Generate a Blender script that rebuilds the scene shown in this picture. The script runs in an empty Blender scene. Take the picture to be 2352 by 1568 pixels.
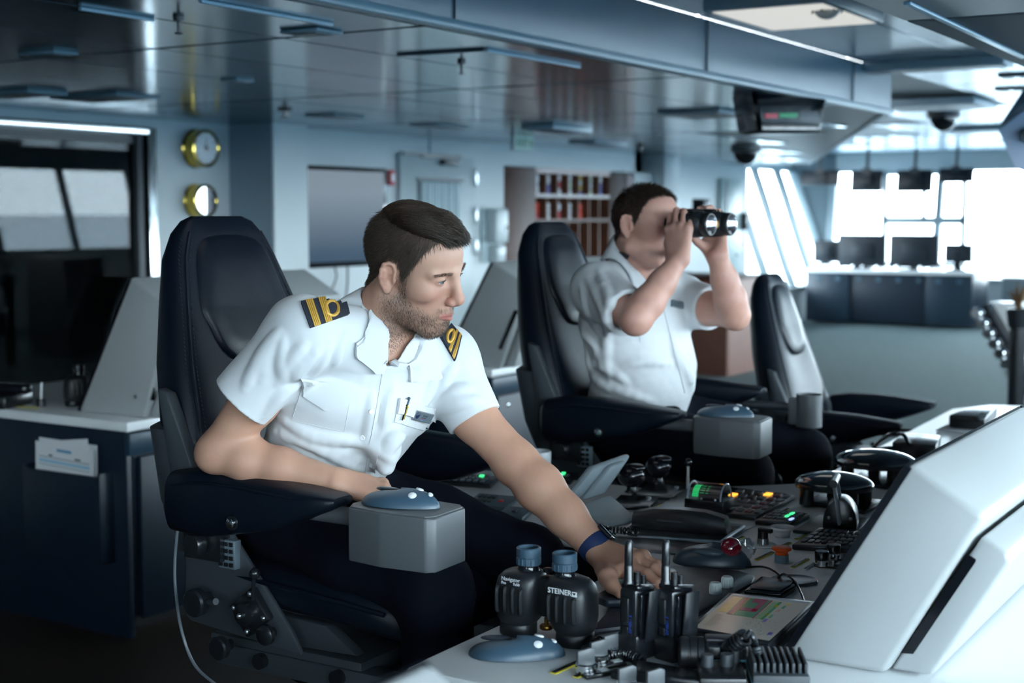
import bpy, bmesh, math, random
import numpy as np
from mathutils import Vector, Matrix
random.seed(7); np.random.seed(7)
S = bpy.context.scene
COL = S.collection
# ---------------------------------------------------------------- camera
# world axes: X runs athwartships along the consoles (away from the lens), Y runs aft, Z up
FPX, TH, CAMH = 3267.0, math.radians(31.8), 1.5
PIT = math.atan(294/FPX)
FW = np.array([math.cos(TH)*math.cos(PIT), math.sin(TH)*math.cos(PIT), -math.sin(PIT)])
RT = np.array([math.sin(TH), -math.cos(TH), 0.0]); UP = np.cross(RT, FW)
CAM = np.array([0, 0, CAMH])
def ray(px, py): return FW+RT*(px-1176)/FPX-UP*(py-784)/FPX
def at(px, py, d): return CAM+ray(px, py)*d
def onz(px, py, z): r = ray(px, py); return CAM+r*(z-CAMH)/r[2]
def onx(px, py, x): r = ray(px, py); return CAM+r*x/r[0]
def ony(px, py, y): r = ray(px, py); return CAM+r*y/r[1]
cd = bpy.data.cameras.new('camera'); cam = bpy.data.objects.new('camera', cd); COL.objects.link(cam)
R3 = np.stack([RT, UP, -FW], 1)
cam.matrix_world = Matrix(np.block([[R3, CAM[:, None]], [np.zeros((1, 3)), np.ones((1, 1))]]).tolist())
cd.sensor_width = 36; cd.lens = 36*FPX/2352; cd.clip_end = 60000; cd.clip_start = .02
cd.dof.use_dof = True; cd.dof.focus_distance = 2.74; cd.dof.aperture_fstop = 3.7
S.camera = cam
# ---------------------------------------------------------------- daylight: an overcast sky over the sea
w = bpy.data.worlds.new('overcast_sky'); S.world = w; w.use_nodes = True
nt = w.node_tree; nt.nodes.clear()
o = nt.nodes.new('ShaderNodeOutputWorld'); bg = nt.nodes.new('ShaderNodeBackground')
tc = nt.nodes.new('ShaderNodeTexCoord'); sp = nt.nodes.new('ShaderNodeSeparateXYZ'); cr = nt.nodes.new('ShaderNodeValToRGB')
nz = nt.nodes.new('ShaderNodeTexNoise'); nz.inputs['Scale'].default_value = 2.2; nz.inputs['Detail'].default_value = 5
mx = nt.nodes.new('ShaderNodeMixRGB'); mx.blend_type = 'MULTIPLY'; mx.inputs[0].default_value = .3
cr.color_ramp.elements[0].position = .0; cr.color_ramp.elements[0].color = (.90, .96, 1.0, 1)
cr.color_ramp.elements[1].position = .6; cr.color_ramp.elements[1].color = (.82, .92, 1.0, 1)
nt.links.new(tc.outputs['Generated'], sp.inputs[0]); nt.links.new(sp.outputs['Z'], cr.inputs[0])
nt.links.new(tc.outputs['Generated'], nz.inputs['Vector']); nt.links.new(cr.outputs[0], mx.inputs[1]); nt.links.new(nz.outputs[0], mx.inputs[2])
nt.links.new(mx.outputs[0], bg.inputs['Color']); nt.links.new(bg.outputs[0], o.inputs['Surface'])
bg.inputs['Strength'].default_value = 18.0
w.cycles.sampling_method = 'MANUAL'; w.cycles.sample_map_resolution = 256
S.view_settings.view_transform = 'Standard'; S.view_settings.look = 'None'
S.view_settings.gamma = 1; S.view_settings.use_curve_mapping = False
S.view_settings.exposure = 0.6
S.cycles.max_bounces = 8; S.cycles.diffuse_bounces = 4; S.cycles.transparent_max_bounces = 12
S.cycles.caustics_reflective = False; S.cycles.caustics_refractive = False; S.cycles.sample_clamp_indirect = 6

# ---------------------------------------------------------------- materials
MATS = {}
def mat(name, col=(.5, .5, .5), rough=.5, metal=0, spec=.5, bump=None, emit=None, alpha=None, coat=0, noise=None, sss=0, sheen=0):
    """bump=(scale,strength) noise relief; noise=(scale,amount) colour grain; emit=(colour,strength)"""
    if name in MATS: return MATS[name]
    m = bpy.data.materials.new(name); m.use_nodes = True; n = m.node_tree; b = n.nodes['Principled BSDF']
    b.inputs['Base Color'].default_value = (*col, 1); b.inputs['Roughness'].default_value = rough
    b.inputs['Metallic'].default_value = metal; b.inputs['Specular IOR Level'].default_value = spec
    b.inputs['Coat Weight'].default_value = coat; b.inputs['Sheen Weight'].default_value = sheen
    if sss:
        b.inputs['Subsurface Weight'].default_value = sss; b.inputs['Subsurface Radius'].default_value = (.012, .005, .003); b.inputs['Subsurface Scale'].default_value = 1
    t = None
    if bump or noise:
        t = n.nodes.new('ShaderNodeTexCoord')
    if bump:
        z = n.nodes.new('ShaderNodeTexNoise'); z.inputs['Scale'].default_value = bump[0]; z.inputs['Detail'].default_value = 4
        u = n.nodes.new('ShaderNodeBump'); u.inputs['Strength'].default_value = bump[1]; u.inputs['Distance'].default_value = bump[2] if len(bump) > 2 else .002
        n.links.new(t.outputs['Object'], z.inputs['Vector']); n.links.new(z.outputs[0], u.inputs['Height']); n.links.new(u.outputs[0], b.inputs['Normal'])
    if noise:
        z = n.nodes.new('ShaderNodeTexNoise'); z.inputs['Scale'].default_value = noise[0]; z.inputs['Detail'].default_value = 6
        r = n.nodes.new('ShaderNodeMapRange'); r.inputs['To Min'].default_value = 1-noise[1]; r.inputs['To Max'].default_value = 1+noise[1]
        h = n.nodes.new('ShaderNodeMixRGB'); h.blend_type = 'MULTIPLY'; h.inputs[0].default_value = 1; h.inputs[1].default_value = (*col, 1)
        n.links.new(t.outputs['Object'], z.inputs['Vector']); n.links.new(z.outputs[0], r.inputs[0]); n.links.new(r.outputs[0], h.inputs[2]); n.links.new(h.outputs[0], b.inputs['Base Color'])
    if emit:
        b.inputs['Emission Color'].default_value = (*emit[0], 1); b.inputs['Emission Strength'].default_value = emit[1]
    if alpha is not None: b.inputs['Alpha'].default_value = alpha
    MATS[name] = m; return m
def attr_mat(name, attr, rough=.5, spec=.4, sss=0, bump=None, sheen=0, noise=None):
    """colour comes from a vertex colour layer (the thing's own colours)"""
    m = mat(name, rough=rough, spec=spec, sss=sss, bump=bump, sheen=sheen)
    n = m.node_tree; a = n.nodes.new('ShaderNodeAttribute'); a.attribute_name = attr
    n.links.new(a.outputs['Color'], n.nodes['Principled BSDF'].inputs['Base Color']); return m
def glass_mat(name, tint=(.9, .97, 1), refl_ior=1.5, rough=0.0):
    """thin pane: mirror reflection by fresnel over clear transmission, so daylight passes through"""
    if name in MATS: return MATS[name]
    m = bpy.data.materials.new(name); m.use_nodes = True; n = m.node_tree; n.nodes.clear()
    out = n.nodes.new('ShaderNodeOutputMaterial'); mi = n.nodes.new('ShaderNodeMixShader'); f = n.nodes.new('ShaderNodeFresnel')
    t = n.nodes.new('ShaderNodeBsdfTransparent'); g = n.nodes.new('ShaderNodeBsdfGlossy')
    ge = n.nodes.new('ShaderNodeNewGeometry'); mr = n.nodes.new('ShaderNodeMapRange')  # same fresnel on the pane's back face
    mr.inputs['To Min'].default_value = refl_ior; mr.inputs['To Max'].default_value = 1/refl_ior
    n.links.new(ge.outputs['Backfacing'], mr.inputs[0]); n.links.new(mr.outputs[0], f.inputs['IOR']); t.inputs['Color'].default_value = (*tint, 1); g.inputs['Roughness'].default_value = rough
    n.links.new(f.outputs[0], mi.inputs[0]); n.links.new(t.outputs[0], mi.inputs[1]); n.links.new(g.outputs[0], mi.inputs[2]); n.links.new(mi.outputs[0], out.inputs[0])
    MATS[name] = m; return m
WHITE = mat('console_white', (.40, .42, .425), .38, bump=(900, .03))
TOP = mat('worktop_grey', (.80, .83, .84), .30, bump=(900, .03))
NAVY = mat('navy_laminate', (.0045, .0125, .026), .42, bump=(700, .05))
NAVY2 = mat('navy_trim', (.016, .042, .07), .35)
WALLM = mat('wall_panel_grey', (.50, .55, .57), .45)
WALL2 = mat('wall_panel_blue_grey', (.21, .28, .33), .45)
BLACK = mat('black_plastic', (.009, .011, .014), .27, spec=.6)
BLACKR = mat('black_rubber', (.010, .012, .015), .40, bump=(500, .12))
GLOSSB = mat('black_gloss', (.006, .007, .010), .12)
LEATHER = mat('black_leather', (.003, .006, .012), .40, spec=.26, bump=(330, .3, .001), noise=(6, .3))
GREY = mat('grey_plastic', (.085, .094, .102), .42, bump=(800, .08))
GREYD = mat('dark_grey_metal', (.036, .044, .052), .45)
STEEL = mat('brushed_steel', (.55, .58, .60), .3, metal=1)
CHROME = mat('chrome', (.75, .77, .78), .12, metal=1)
BRASS = mat('polished_brass', (.65, .46, .10), .18, metal=1)
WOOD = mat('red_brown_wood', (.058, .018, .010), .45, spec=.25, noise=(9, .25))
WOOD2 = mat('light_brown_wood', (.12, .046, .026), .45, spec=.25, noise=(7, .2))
MBLUE = mat('slate_blue_plastic', (.040, .080, .120), .36)
YELLOW = mat('label_yellow', (.72, .60, .02), .5)
PAPER = mat('paper_white', (.80, .82, .84), .6)
LEDG = mat('green_led', (.02, .2, .05), .4, emit=((.05, .9, .25), 1.2))
LEDR = mat('red_led', (.2, .01, .01), .4, emit=((1, .04, .03), 2.0))
LEDO = mat('orange_lit_button', (.6, .3, .02), .4, emit=((1, .42, .04), 1.3))
LEDB = mat('blue_white_led', (.2, .3, .6), .4, emit=((.35, .5, 1), 1.0))

# ---------------------------------------------------------------- mesh helpers
def link(name, me, m=None, parent=None, smooth=40):
    ob = bpy.data.objects.new(name, me); COL.objects.link(ob)
    if m is not None:
        for k in (m if isinstance(m, (list, tuple)) else [m]): me.materials.append(k)
    if parent is not None: ob.parent = parent
    if smooth:
        me.polygons.foreach_set('use_smooth', np.ones(len(me.polygons), bool))
        me.set_sharp_from_angle(angle=math.radians(smooth))
    return ob
def thing(name, label, cat, loc=(0, 0, 0), rz=0, group=None, rot=None):
    e = bpy.data.objects.new(name, None); COL.objects.link(e); e.empty_display_size = .05
    e.location = tuple(float(v) for v in loc); e.rotation_euler = rot if rot is not None else (0, 0, rz)
    return tag(e, label, cat, group)
def tag(ob, label, cat, group=None):
    ob['label'] = label; ob['category'] = cat
    if group: ob['group'] = group
    return ob
def struct(ob, label=None):
    ob['kind'] = 'structure'
    if label: ob['label'] = label
    return ob
def copy_tree(root, loc=None, rz=None, label=None):
    c = root.copy(); COL.objects.link(c)
    if loc is not None: c.location = tuple(float(v) for v in loc)
    if rz is not None: c.rotation_euler = (0, 0, rz)
    if label: c['label'] = label
    for ch in list(root.children):
        k = copy_tree(ch); k.parent = c; k.matrix_parent_inverse = ch.matrix_parent_inverse
    return c
class MB:
    """collects shapes into one bmesh"""
    def __init__(s): s.bm = bmesh.new(); s.mi = 0
    def _new(s, verts, faces):
        vs = [s.bm.verts.new(tuple(float(c) for c in v)) for v in verts]; out = []
        for f in faces:
            try:
                q = s.bm.faces.new([vs[i] for i in f]); q.material_index = s.mi; out.append(q)
            except ValueError: pass
        return vs, out
    def _bev(s, vs, bev, seg, edges=None):
        if bev <= 0: return
        es = edges or list({e for v in vs for e in v.link_edges})
        r = bmesh.ops.bevel(s.bm, geom=es, offset=bev, segments=seg, profile=.5, affect='EDGES', clamp_overlap=True)
        for f in r['faces']: f.material_index = s.mi
    def box(s, c, d, M=None, bev=0, seg=2, taper=1.0):
        c = np.array(c, float); h = np.array(d, float)/2; v = []
        for z in (-1, 1):
            k = taper if z > 0 else 1
            for x, y in ((-1, -1), (1, -1), (1, 1), (-1, 1)): v.append(c+h*np.array([x*k, y*k, z]))
        if M is not None: v = [M @ Vector(p) for p in v]
        vs, _ = s._new(v, [(3, 2, 1, 0), (4, 5, 6, 7), (0, 1, 5, 4), (1, 2, 6, 5), (2, 3, 7, 6), (3, 0, 4, 7)])
        s._bev(vs, bev, seg); return s
    def prism(s, poly, off, bev=0, seg=2):
        """poly: 3-D points of one face; off: extrusion vector"""
        p = [np.array(q, float) for q in poly]; n = len(p); off = np.array(off, float)
        v = p+[q+off for q in p]
        fs = [tuple(range(n))[::-1], tuple(range(n, 2*n))]+[(i, (i+1) % n, n+(i+1) % n, n+i) for i in range(n)]
        vs, fc = s._new(v, fs); bmesh.ops.recalc_face_normals(s.bm, faces=fc); s._bev(vs, bev, seg); return s
    def lathe(s, prof, c=(0, 0, 0), n=24, axis=None, sx=1, sy=1, cap=True):
        """prof: (radius,height) from bottom to top"""
        c = np.array(c, float); M = Vector((0, 0, 1)).rotation_difference(Vector(axis)).to_matrix() if axis is not None else Matrix.Identity(3)
        v = []
        for r, z in prof:
            for k in range(n):
                a = 2*math.pi*k/n; q = M @ Vector((r*math.cos(a)*sx, r*math.sin(a)*sy, z)); v.append(c+np.array(q))
        fs = []
        for i in range(len(prof)-1):
            for k in range(n): fs.append((i*n+k, i*n+(k+1) % n, (i+1)*n+(k+1) % n, (i+1)*n+k))
        if cap: fs += [tuple(range(n))[::-1], tuple(range((len(prof)-1)*n, len(prof)*n))]
        s._new(v, fs); return s
    def cyl(s, a, b, r, n=16, r2=None, bev=0):
        a = np.array(a, float); b = np.array(b, float); L = np.linalg.norm(b-a); r2 = r if r2 is None else r2
        p = [(r, 0), (r2, L)] if not bev else [(r-bev, 0), (r, bev), (r2, L-bev), (r2-bev, L)]
        return s.lathe(p, a, n, axis=(b-a)/L)
    def sphere(s, c, r, n=16, m=10, sc=(1, 1, 1), z0=-1, z1=1):
        a0, a1 = math.asin(z0), math.asin(z1); c = np.array(c, float)
        pr = [(max(1e-5, math.cos(a0+(a1-a0)*i/m)), math.sin(a0+(a1-a0)*i/m)) for i in range(m+1)]
        v = []
        for rr, zz in pr:
            for k in range(n): t = 2*math.pi*k/n; v.append(c+np.array([r*rr*math.cos(t)*sc[0], r*rr*math.sin(t)*sc[1], r*zz*sc[2]]))
        fs = [(i*n+k, i*n+(k+1) % n, (i+1)*n+(k+1) % n, (i+1)*n+k) for i in range(m) for k in range(n)]+[tuple(range(n))[::-1], tuple(range(m*n, (m+1)*n))]
        s._new(v, fs); return s
    def tube(s, path, r, n=8, closed=False, sq=1.0):
        P = [np.array(p, float) for p in path]; N = len(P); v = []
        rs = r if hasattr(r, '__len__') else [r]*N
        T = [P[min(i+1, N-1)]-P[max(i-1, 0)] if not closed else P[(i+1) % N]-P[i-1] for i in range(N)]
        T = [t/max(1e-9, np.linalg.norm(t)) for t in T]
        u = np.cross(T[0], [0, 0, 1]); u = u/np.linalg.norm(u) if np.linalg.norm(u) > 1e-3 else np.array([1., 0, 0])
        for i in range(N):
            u = u-T[i]*np.dot(u, T[i]); u = u/max(1e-9, np.linalg.norm(u)); w_ = np.cross(T[i], u)
            for k in range(n): a = 2*math.pi*k/n; v.append(P[i]+(u*math.cos(a)+w_*math.sin(a)*sq)*rs[i])
        R = N if closed else N-1
        fs = [(i*n+k, i*n+(k+1) % n, ((i+1) % N)*n+(k+1) % n, ((i+1) % N)*n+k) for i in range(R) for k in range(n)]
        if not closed: fs += [tuple(range(n))[::-1], tuple(range((N-1)*n, N*n))]
        s._new(v, fs); return s
    def loft(s, rings, cap=True):
        n = len(rings[0]); v = [p for r in rings for p in r]
        fs = [(i*n+k, i*n+(k+1) % n, (i+1)*n+(k+1) % n, (i+1)*n+k) for i in range(len(rings)-1) for k in range(n)]
        if cap: fs += [tuple(range(n))[::-1], tuple(range((len(rings)-1)*n, len(rings)*n))]
        vs, fc = s._new(v, fs); bmesh.ops.recalc_face_normals(s.bm, faces=fc); return s
    def quad(s, *p): s._new(p, [tuple(range(len(p)))]); return s
    def build(s, name, m=None, parent=None, smooth=40):
        me = bpy.data.meshes.new(name); s.bm.to_mesh(me); s.bm.free(); return link(name, me, m, parent, smooth)
def B(name, c, d, m, parent=None, bev=0, seg=2, M=None): return MB().box(c, d, M, bev, seg).build(name, m, parent)
def spline(pts, n=8):
    """smooth curve through points"""
    P = [np.array(p, float) for p in pts]; P = [2*P[0]-P[1]]+P+[2*P[-1]-P[-2]]; out = []
    for i in range(1, len(P)-2):
        for k in range(n):
            t = k/n; a, b, c, d = P[i-1:i+3]
            out.append(.5*((2*b)+(-a+c)*t+(2*a-5*b+4*c-d)*t*t+(-a+3*b-3*c+d)*t**3))
    return out+[P[-2]]
def coil(path, R, r, turns, name, m, parent=None, n=6, per=12):
    P = spline(path, 12); P = np.array(P); d = np.r_[0, np.cumsum(np.linalg.norm(np.diff(P, axis=0), axis=1))]
    s = np.linspace(0, d[-1], int(turns*per)); Q = np.stack([np.interp(s, d, P[:, k]) for k in range(3)], 1)
    T = np.gradient(Q, axis=0); T /= np.linalg.norm(T, axis=1)[:, None]
    u = np.cross(T, [0, 0, 1.0]); bad = np.linalg.norm(u, axis=1) < 1e-3; u[bad] = (1, 0, 0); u /= np.linalg.norm(u, axis=1)[:, None]; v = np.cross(T, u)
    a = np.arange(len(s))*2*math.pi/per
    H = Q+R*(u*np.cos(a)[:, None]+v*np.sin(a)[:, None])
    return MB().tube(list(H), r, n).build(name, m, parent)
def text(name, body, size, loc, xdir, ydir, m, parent=None, extrude=.0002, align='LEFT', shear=0, bold=0):
    c = bpy.data.curves.new(name, 'FONT'); c.body = body; c.size = size; c.extrude = extrude; c.align_x = align; c.shear = shear; c.offset = bold; c.resolution_u = 3
    ob = bpy.data.objects.new(name, c); COL.objects.link(ob)
    x = Vector(xdir).normalized(); z = x.cross(Vector(ydir)).normalized(); y = z.cross(x)
    ob.matrix_basis = Matrix([[x[i], y[i], z[i], float(loc[i])] for i in range(3)]+[[0, 0, 0, 1]])
    c.materials.append(m); mw = ob.matrix_basis.copy(); me = bpy.data.meshes.new_from_object(ob); bpy.data.objects.remove(ob)
    ob = bpy.data.objects.new(name, me); COL.objects.link(ob); ob.matrix_basis = mw
    if parent is not None: ob.parent = parent
    return ob
def rbox(w, d, r, n=6):
    """rounded rectangle outline, centred, list of (x,y)"""
    out = []
    for cx, cy, a0 in ((w/2-r, d/2-r, 0), (-w/2+r, d/2-r, 90), (-w/2+r, -d/2+r, 180), (w/2-r, -d/2+r, 270)):
        for k in range(n+1): a = math.radians(a0+90*k/n); out.append((cx+r*math.cos(a), cy+r*math.sin(a)))
    return out
# ================================================================ the wheelhouse shell
CARPET = mat('carpet_teal_grey', (.19, .245, .25), .9, bump=(160, .6, .004), noise=(14, .18), spec=.15)
VINYL_SHADE = mat('brown_vinyl_and_shade', (.030, .020, .013), .5, noise=(3, .35))
CEILM = mat('lacquered_ceiling_panel', (.10, .155, .20), .15, metal=.6, spec=.6)
CEILH = mat('high_ceiling_panel', (.20, .26, .31), .25, metal=.25, spec=.45)
STEPM = mat('ceiling_step_face', (.125, .19, .245), .4)
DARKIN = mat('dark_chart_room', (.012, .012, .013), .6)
MULL = mat('window_mullion_grey', (.20, .26, .29), .4)
GLASS = glass_mat('clear_window_glass')
GLASSD = glass_mat('partition_glass', (.55, .6, .62), 1.34)
SEA = mat('sea_water', (.10, .17, .22), .25, bump=(.05, .4, 1.0))
HL, HH, XS = 2.10, 2.36, 8.62
struct(B('floor', (5.5, 3.2, -.05), (31, 13, .1), CARPET), 'teal grey carpet')
struct(B('floor', (1.6, 4.5, .004), (5.8, 4.6, .008), VINYL_SHADE), 'brown floor aft of the near console, spread over carpet as painted shade')  # brown flooring, extended over carpet so its dark colour paints the deep shade
# ceilings: a dropped one aft (its step runs along Y=2.65) and a higher one over the consoles
def slabpoly(name, pts, z, th, m): return MB().prism([(x, y, z) for x, y in pts], (0, 0, th)).build(name, m, None, 0)
low = struct(slabpoly('ceiling', [(-10, 2.67), (XS-.02, 2.67), (17, 6.2), (17, 9.2), (-10, 9.2)], HL+.012, .1, GREYD))
high = struct(slabpoly('ceiling', [(-11, -2.8), (21.5, -2.8), (21.5, 9.2), (17, 9.2), (17, 6.2), (XS+.02, 2.66), (-11, 2.66)], HH+.012, .1, GREYD))
pm = None
def panels(par, z, x0, x1, y0, y1, ok, m=None):
    global pm
    for i in range(int(round((x1-x0)/2.0))):
        for j in range(int(round((y1-y0)/.6))):
            x, y = x0+2*i+1, y0+.6*j+.3
            if not ok(x, y): continue
            if pm is None:
                p = B('panel', (0, 0, 0), (1.968, .590, .012), m or CEILM, par, .003, 1); pm = p.data
            else: p = link('panel', pm, None, par, 0)
            p.location = (x, y, z+.006); p.parent = par
panels(low, HL, -10.2, 15.8, 2.69, 6.89, lambda x, y: x < 7.7 or (y-.3-2.65)*8.4 > (x+1-XS)*3.55)
pm = None
panels(high, HH, -10.2, 19.8, -1.55, 2.65, lambda x, y: True, CEILH)
panels(high, HH, 9.8, 19.8, 2.65, 7.45, lambda x, y: (y+.3-2.65)*8.4 < (x-1-XS)*3.55 or x > 17.2)
st = struct(B('trim_1', (-.69, 2.655, 2.235), (18.62, .03, .25), STEPM, None, .004))
B('edge_strip', (-.69, 2.645, 2.112), (18.62, .05, .03), mat('ceiling_edge_strip', (.24, .34, .40), .35), st, .006)
MB().prism([(XS, 2.655, 2.1), (17, 6.2, 2.1), (17, 6.2, 2.36), (XS, 2.655, 2.36)], (-.012, .03, 0)).build('return_face', STEPM, st)
for x in (1.9, 3.9, 5.9, 7.9): B('joint', (x, 2.637, 2.235), (.004, .006, .24), GREYD, st)
# ---- aft wall with its jogs
def wallbox(name, x0, x1, y0, y1, z0, z1, m, lab=None): return struct(B(name, ((x0+x1)/2, (y0+y1)/2, (z0+z1)/2), (x1-x0, y1-y0, z1-z0), m), lab)
wallbox('wall_back', 6.60, 7.45, 6.80, 6.95, 0, 2.2, WALLM, 'pale wall panel with the two brass clocks')
wallbox('wall_back', -10.0, 6.60, 6.80, 6.95, 2.045, 2.2, WALLM, 'strip of wall above the partition glass')
wallbox('wall_back', 7.30, 7.66, 6.42, 6.80, 0, 2.11, WALL2, 'blue grey pilaster')
B('pilaster_front', (7.48, 6.413, 1.05), (.35, .014, 2.1), WALLM, bpy.data.objects['wall_back.002'])
LX0, LX1, CX1, LZ = float(ony(1157, 450, 6.62)[0]), float(ony(1441, 450, 6.62)[0]), float(ony(1574, 450, 6.62)[0]), float(ony(1157, 380, 6.62)[2])
wb = wallbox('wall_back', 7.66, LX0, 6.62, 6.75, 0, 2.2, WALLM, 'pale wall behind the television'); wallbox('wall_back', LX0, 13.2, 6.62, 6.75, LZ, 2.2, WALLM, 'pale wall above the flag locker'); wallbox('wall_back', CX1, 13.2, 6.62, 6.75, 0, LZ, WALLM); wallbox('wall_back', LX0, CX1+.1, 7.0, 7.05, 0, 2.1, WALL2, 'back of the locker recess')
for x in (9.42, ): B('joint', (x, 6.617, 1.05), (.012, .008, 2.1), WALL2, wb)
wallbox('wall_back', 13.2, 17.06, 7.05, 7.2, 0, 2.4, WALLM)
wallbox('wall_back', 13.05, 13.2, 6.62, 7.2, 0, 2.4, WALLM)
struct(B('wall_left', (-10.05, 4.9, 1.2), (.1, 8.6, 2.6), WALL2))
# ---- partition glass to the chart room: chrome frame on the right
w1 = struct(MB().build('window_1', CHROME)); 
B('pane', (-1.7, 6.83, 1.02), (16.4, .012, 2.04), GLASSD, w1)
B('frame', (6.555, 6.80, 1.02), (.07, .09, 2.04), CHROME, w1, .006); B('frame', (6.47, 6.81, 1.02), (.05, .06, 2.04), GREYD, w1, .004)
B('frame', (-1.7, 6.80, 2.02), (16.5, .09, .05), CHROME, w1, .006); B('inner_frame', (-1.7, 6.83, 1.965), (16.4, .05, .05), GREYD, w1)
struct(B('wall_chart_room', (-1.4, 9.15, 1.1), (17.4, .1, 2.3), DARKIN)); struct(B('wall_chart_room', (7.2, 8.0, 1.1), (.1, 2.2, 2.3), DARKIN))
# ---- front wall: sill, slanted panes leaning outward, mullions
def window_band(idx, p0, p1, out, z0, z1, pitch, tilt, first=0.0, mull=.07, sill_mat=WALLM, ztop=2.5):
    """a run of slanted windows from p0 to p1; out = outward unit vector"""
    p0 = np.array([*p0, 0.]); p1 = np.array([*p1, 0.]); o_ = np.array([*out, 0.]); L = np.linalg.norm(p1-p0); d = (p1-p0)/L
    k = math.tan(tilt); up = lambda z: np.array([0, 0, z])+o_*(z-z0)*k
    root = struct(MB().build('window_%d' % idx, MULL))
    MB().prism([p0, p1, p1+up(z0), p0+up(z0)] if False else [p0+[0, 0, 0], p1+[0, 0, 0], p1+[0, 0, z0], p0+[0, 0, z0]], o_*.1).build('sill_wall', sill_mat, root, 0)
    MB().prism([p0+[0, 0, z0], p1+[0, 0, z0], p1+[0, 0, z0-.03], p0+[0, 0, z0-.03]], -o_*.12, .01).build('sill', sill_mat, root)
    MB().prism([p0+up(z1), p1+up(z1), p1+[0, 0, ztop]+o_*(z1-z0)*k, p0+[0, 0, ztop]+o_*(z1-z0)*k], o_*.1).build('header', sill_mat, root, 0)
    n = int(L/pitch)+1; xs = [0]+[first+pitch*i for i in range(n+1) if 0.1 < first+pitch*i < L-.1]+[L]
    pane = None
    for i, x in enumerate(xs):
        a = p0+d*x
        MB().prism([a-d*mull/2+up(z0), a+d*mull/2+up(z0), a+d*mull/2+up(z1), a-d*mull/2+up(z1)], -o_*.10, .008).build('mullion', MULL, root)
        if i < len(xs)-1:
            b = p0+d*xs[i+1]
            MB().prism([a+up(z0)+o_*.03, b+up(z0)+o_*.03, b+up(z1)+o_*.03, a+up(z1)+o_*.03], o_*.01).build('pane', GLASS, root, 0)
    return root
window_band(5, (-10, -1.75), (-10, .6), (-1, 0), .95, 2.06, 1.3, math.radians(10), .65)
window_band(2, (-10, -1.75), (20.3, -1.75), (0, -1), 1.02, 2.10, 1.25, math.radians(17), 8.03+.42)
window_band(3, (20.3, 7.1), (20.3, -1.75), (1, 0), .60, 2.10, 1.35, math.radians(10), 1.57, .10)
window_band(4, (17.06, 7.1), (20.3, 7.1), (0, 1), .50, 2.12, .85, math.radians(20), .80, .12)
# door-like inner frame with two small panes at the wing end
w3 = bpy.data.objects['window_3']
def wingframe():
    a, b = ony(2018, 610, 0) if False else onx(2024, 610, 20.22), onx(2216, 610, 20.22); zb, zm, zt = .78, 1.40, 2.08
    for (y0, y1, z0, z1) in ((a[1], a[1]-.07, zb, zt), (b[1], b[1]+.07, zb, zt), (a[1], b[1], zm-.05, zm+.05), ((a[1]+b[1])/2+.03, (a[1]+b[1])/2-.03, zm, zt), (a[1], b[1], zt-.04, zt+.02), (a[1], b[1], zb-.03, zb+.03)):
        B('door_frame', (20.22, (y0+y1)/2, (z0+z1)/2), (.05, abs(y1-y0), z1-z0), MULL, w3, .008)
wingframe()
sea = struct(B('sea', (0, 0, -23.5), (30000, 30000, 1), SEA))
MB().prism([(20.25, 7.05, .45), (20.25, 7.86, 2.5), (20.68, 7.05, 2.5)], (.06, .06, 0)).build('corner_post', MULL, w3, 0)
# ================================================================ forward console (desk top at z = DZ)
DZ = .7808   # things rest a hair above the worktop (top face at .780)
def clipz(poly, z0):
    out = []
    for i, a in enumerate(poly):
        b = poly[(i+1) % len(poly)]
        if a[1] >= z0: out.append(a)
        if (a[1] >= z0) != (b[1] >= z0): f = (z0-a[1])/(b[1]-a[1]); out.append((a[0]+(b[0]-a[0])*f, z0))
    return out
def dp(px, py, z=DZ): return onz(px, py, z)
def deskthing(name, label, cat, px, py, rz=0, group=None, z=DZ): return thing(name, label, cat, dp(px, py, z), rz, group)
desk = thing('bridge_console', 'long white-topped navy control console running forward of the swivel chairs', 'console')
top = [(1.79, -.35), (5.25, -.35), (5.62, .9), (5.49, 1.28), (5.3, 1.37), (3.62, 1.31), (3.44, 1.5), (3.33, 1.62), (3.33, 2.28), (2.76, 2.28), (2.76, 1.31), (1.79, 1.31)]
MB().prism([(x, y, .745) for x, y in top], (0, 0, .035), .006).build('worktop', TOP, desk)
ins = [(1.87, -.3), (5.2, -.3), (5.52, .9), (5.4, 1.15), (3.5, 1.15), (3.28, 1.5), (3.28, 2.2), (2.82, 2.2), (2.82, 1.15), (1.87, 1.15)]
MB().prism([(x, y, .1) for x, y in ins], (0, 0, .645), 0).build('base', NAVY, desk, 0)
MB().prism([(x, y, 0) for x, y in [(2, -.2), (5.1, -.2), (5.3, 1.0), (3.2, 1.0), (3.2, 2.1), (2.9, 2.1), (2.9, 1.0), (2, 1.0)]], (0, 0, .1)).build('plinth', BLACK, desk, 0)
for (a, b, c_, d_) in ((1.8, 1.25, 5.3, 1.25),): pass
for p, q, w_ in (((1403, 1199), (1579, 1126), .012), ((1250, 1205), (1403, 1203), .01), ((1700, 1221), (1860, 1150), .008), ((2006, 1026), (2060, 1030), .008)):
    a, b = dp(*p), dp(*q); d = (b-a)/np.linalg.norm(b-a); nrm = np.array([-d[1], d[0], 0])*w_/2
    MB().prism([a-nrm, b-nrm, b+nrm, a+nrm], (0, 0, .0006), 0).build('joint_strip', mat('aluminium_strip', (.5, .54, .56), .35, metal=.7), desk)

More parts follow.
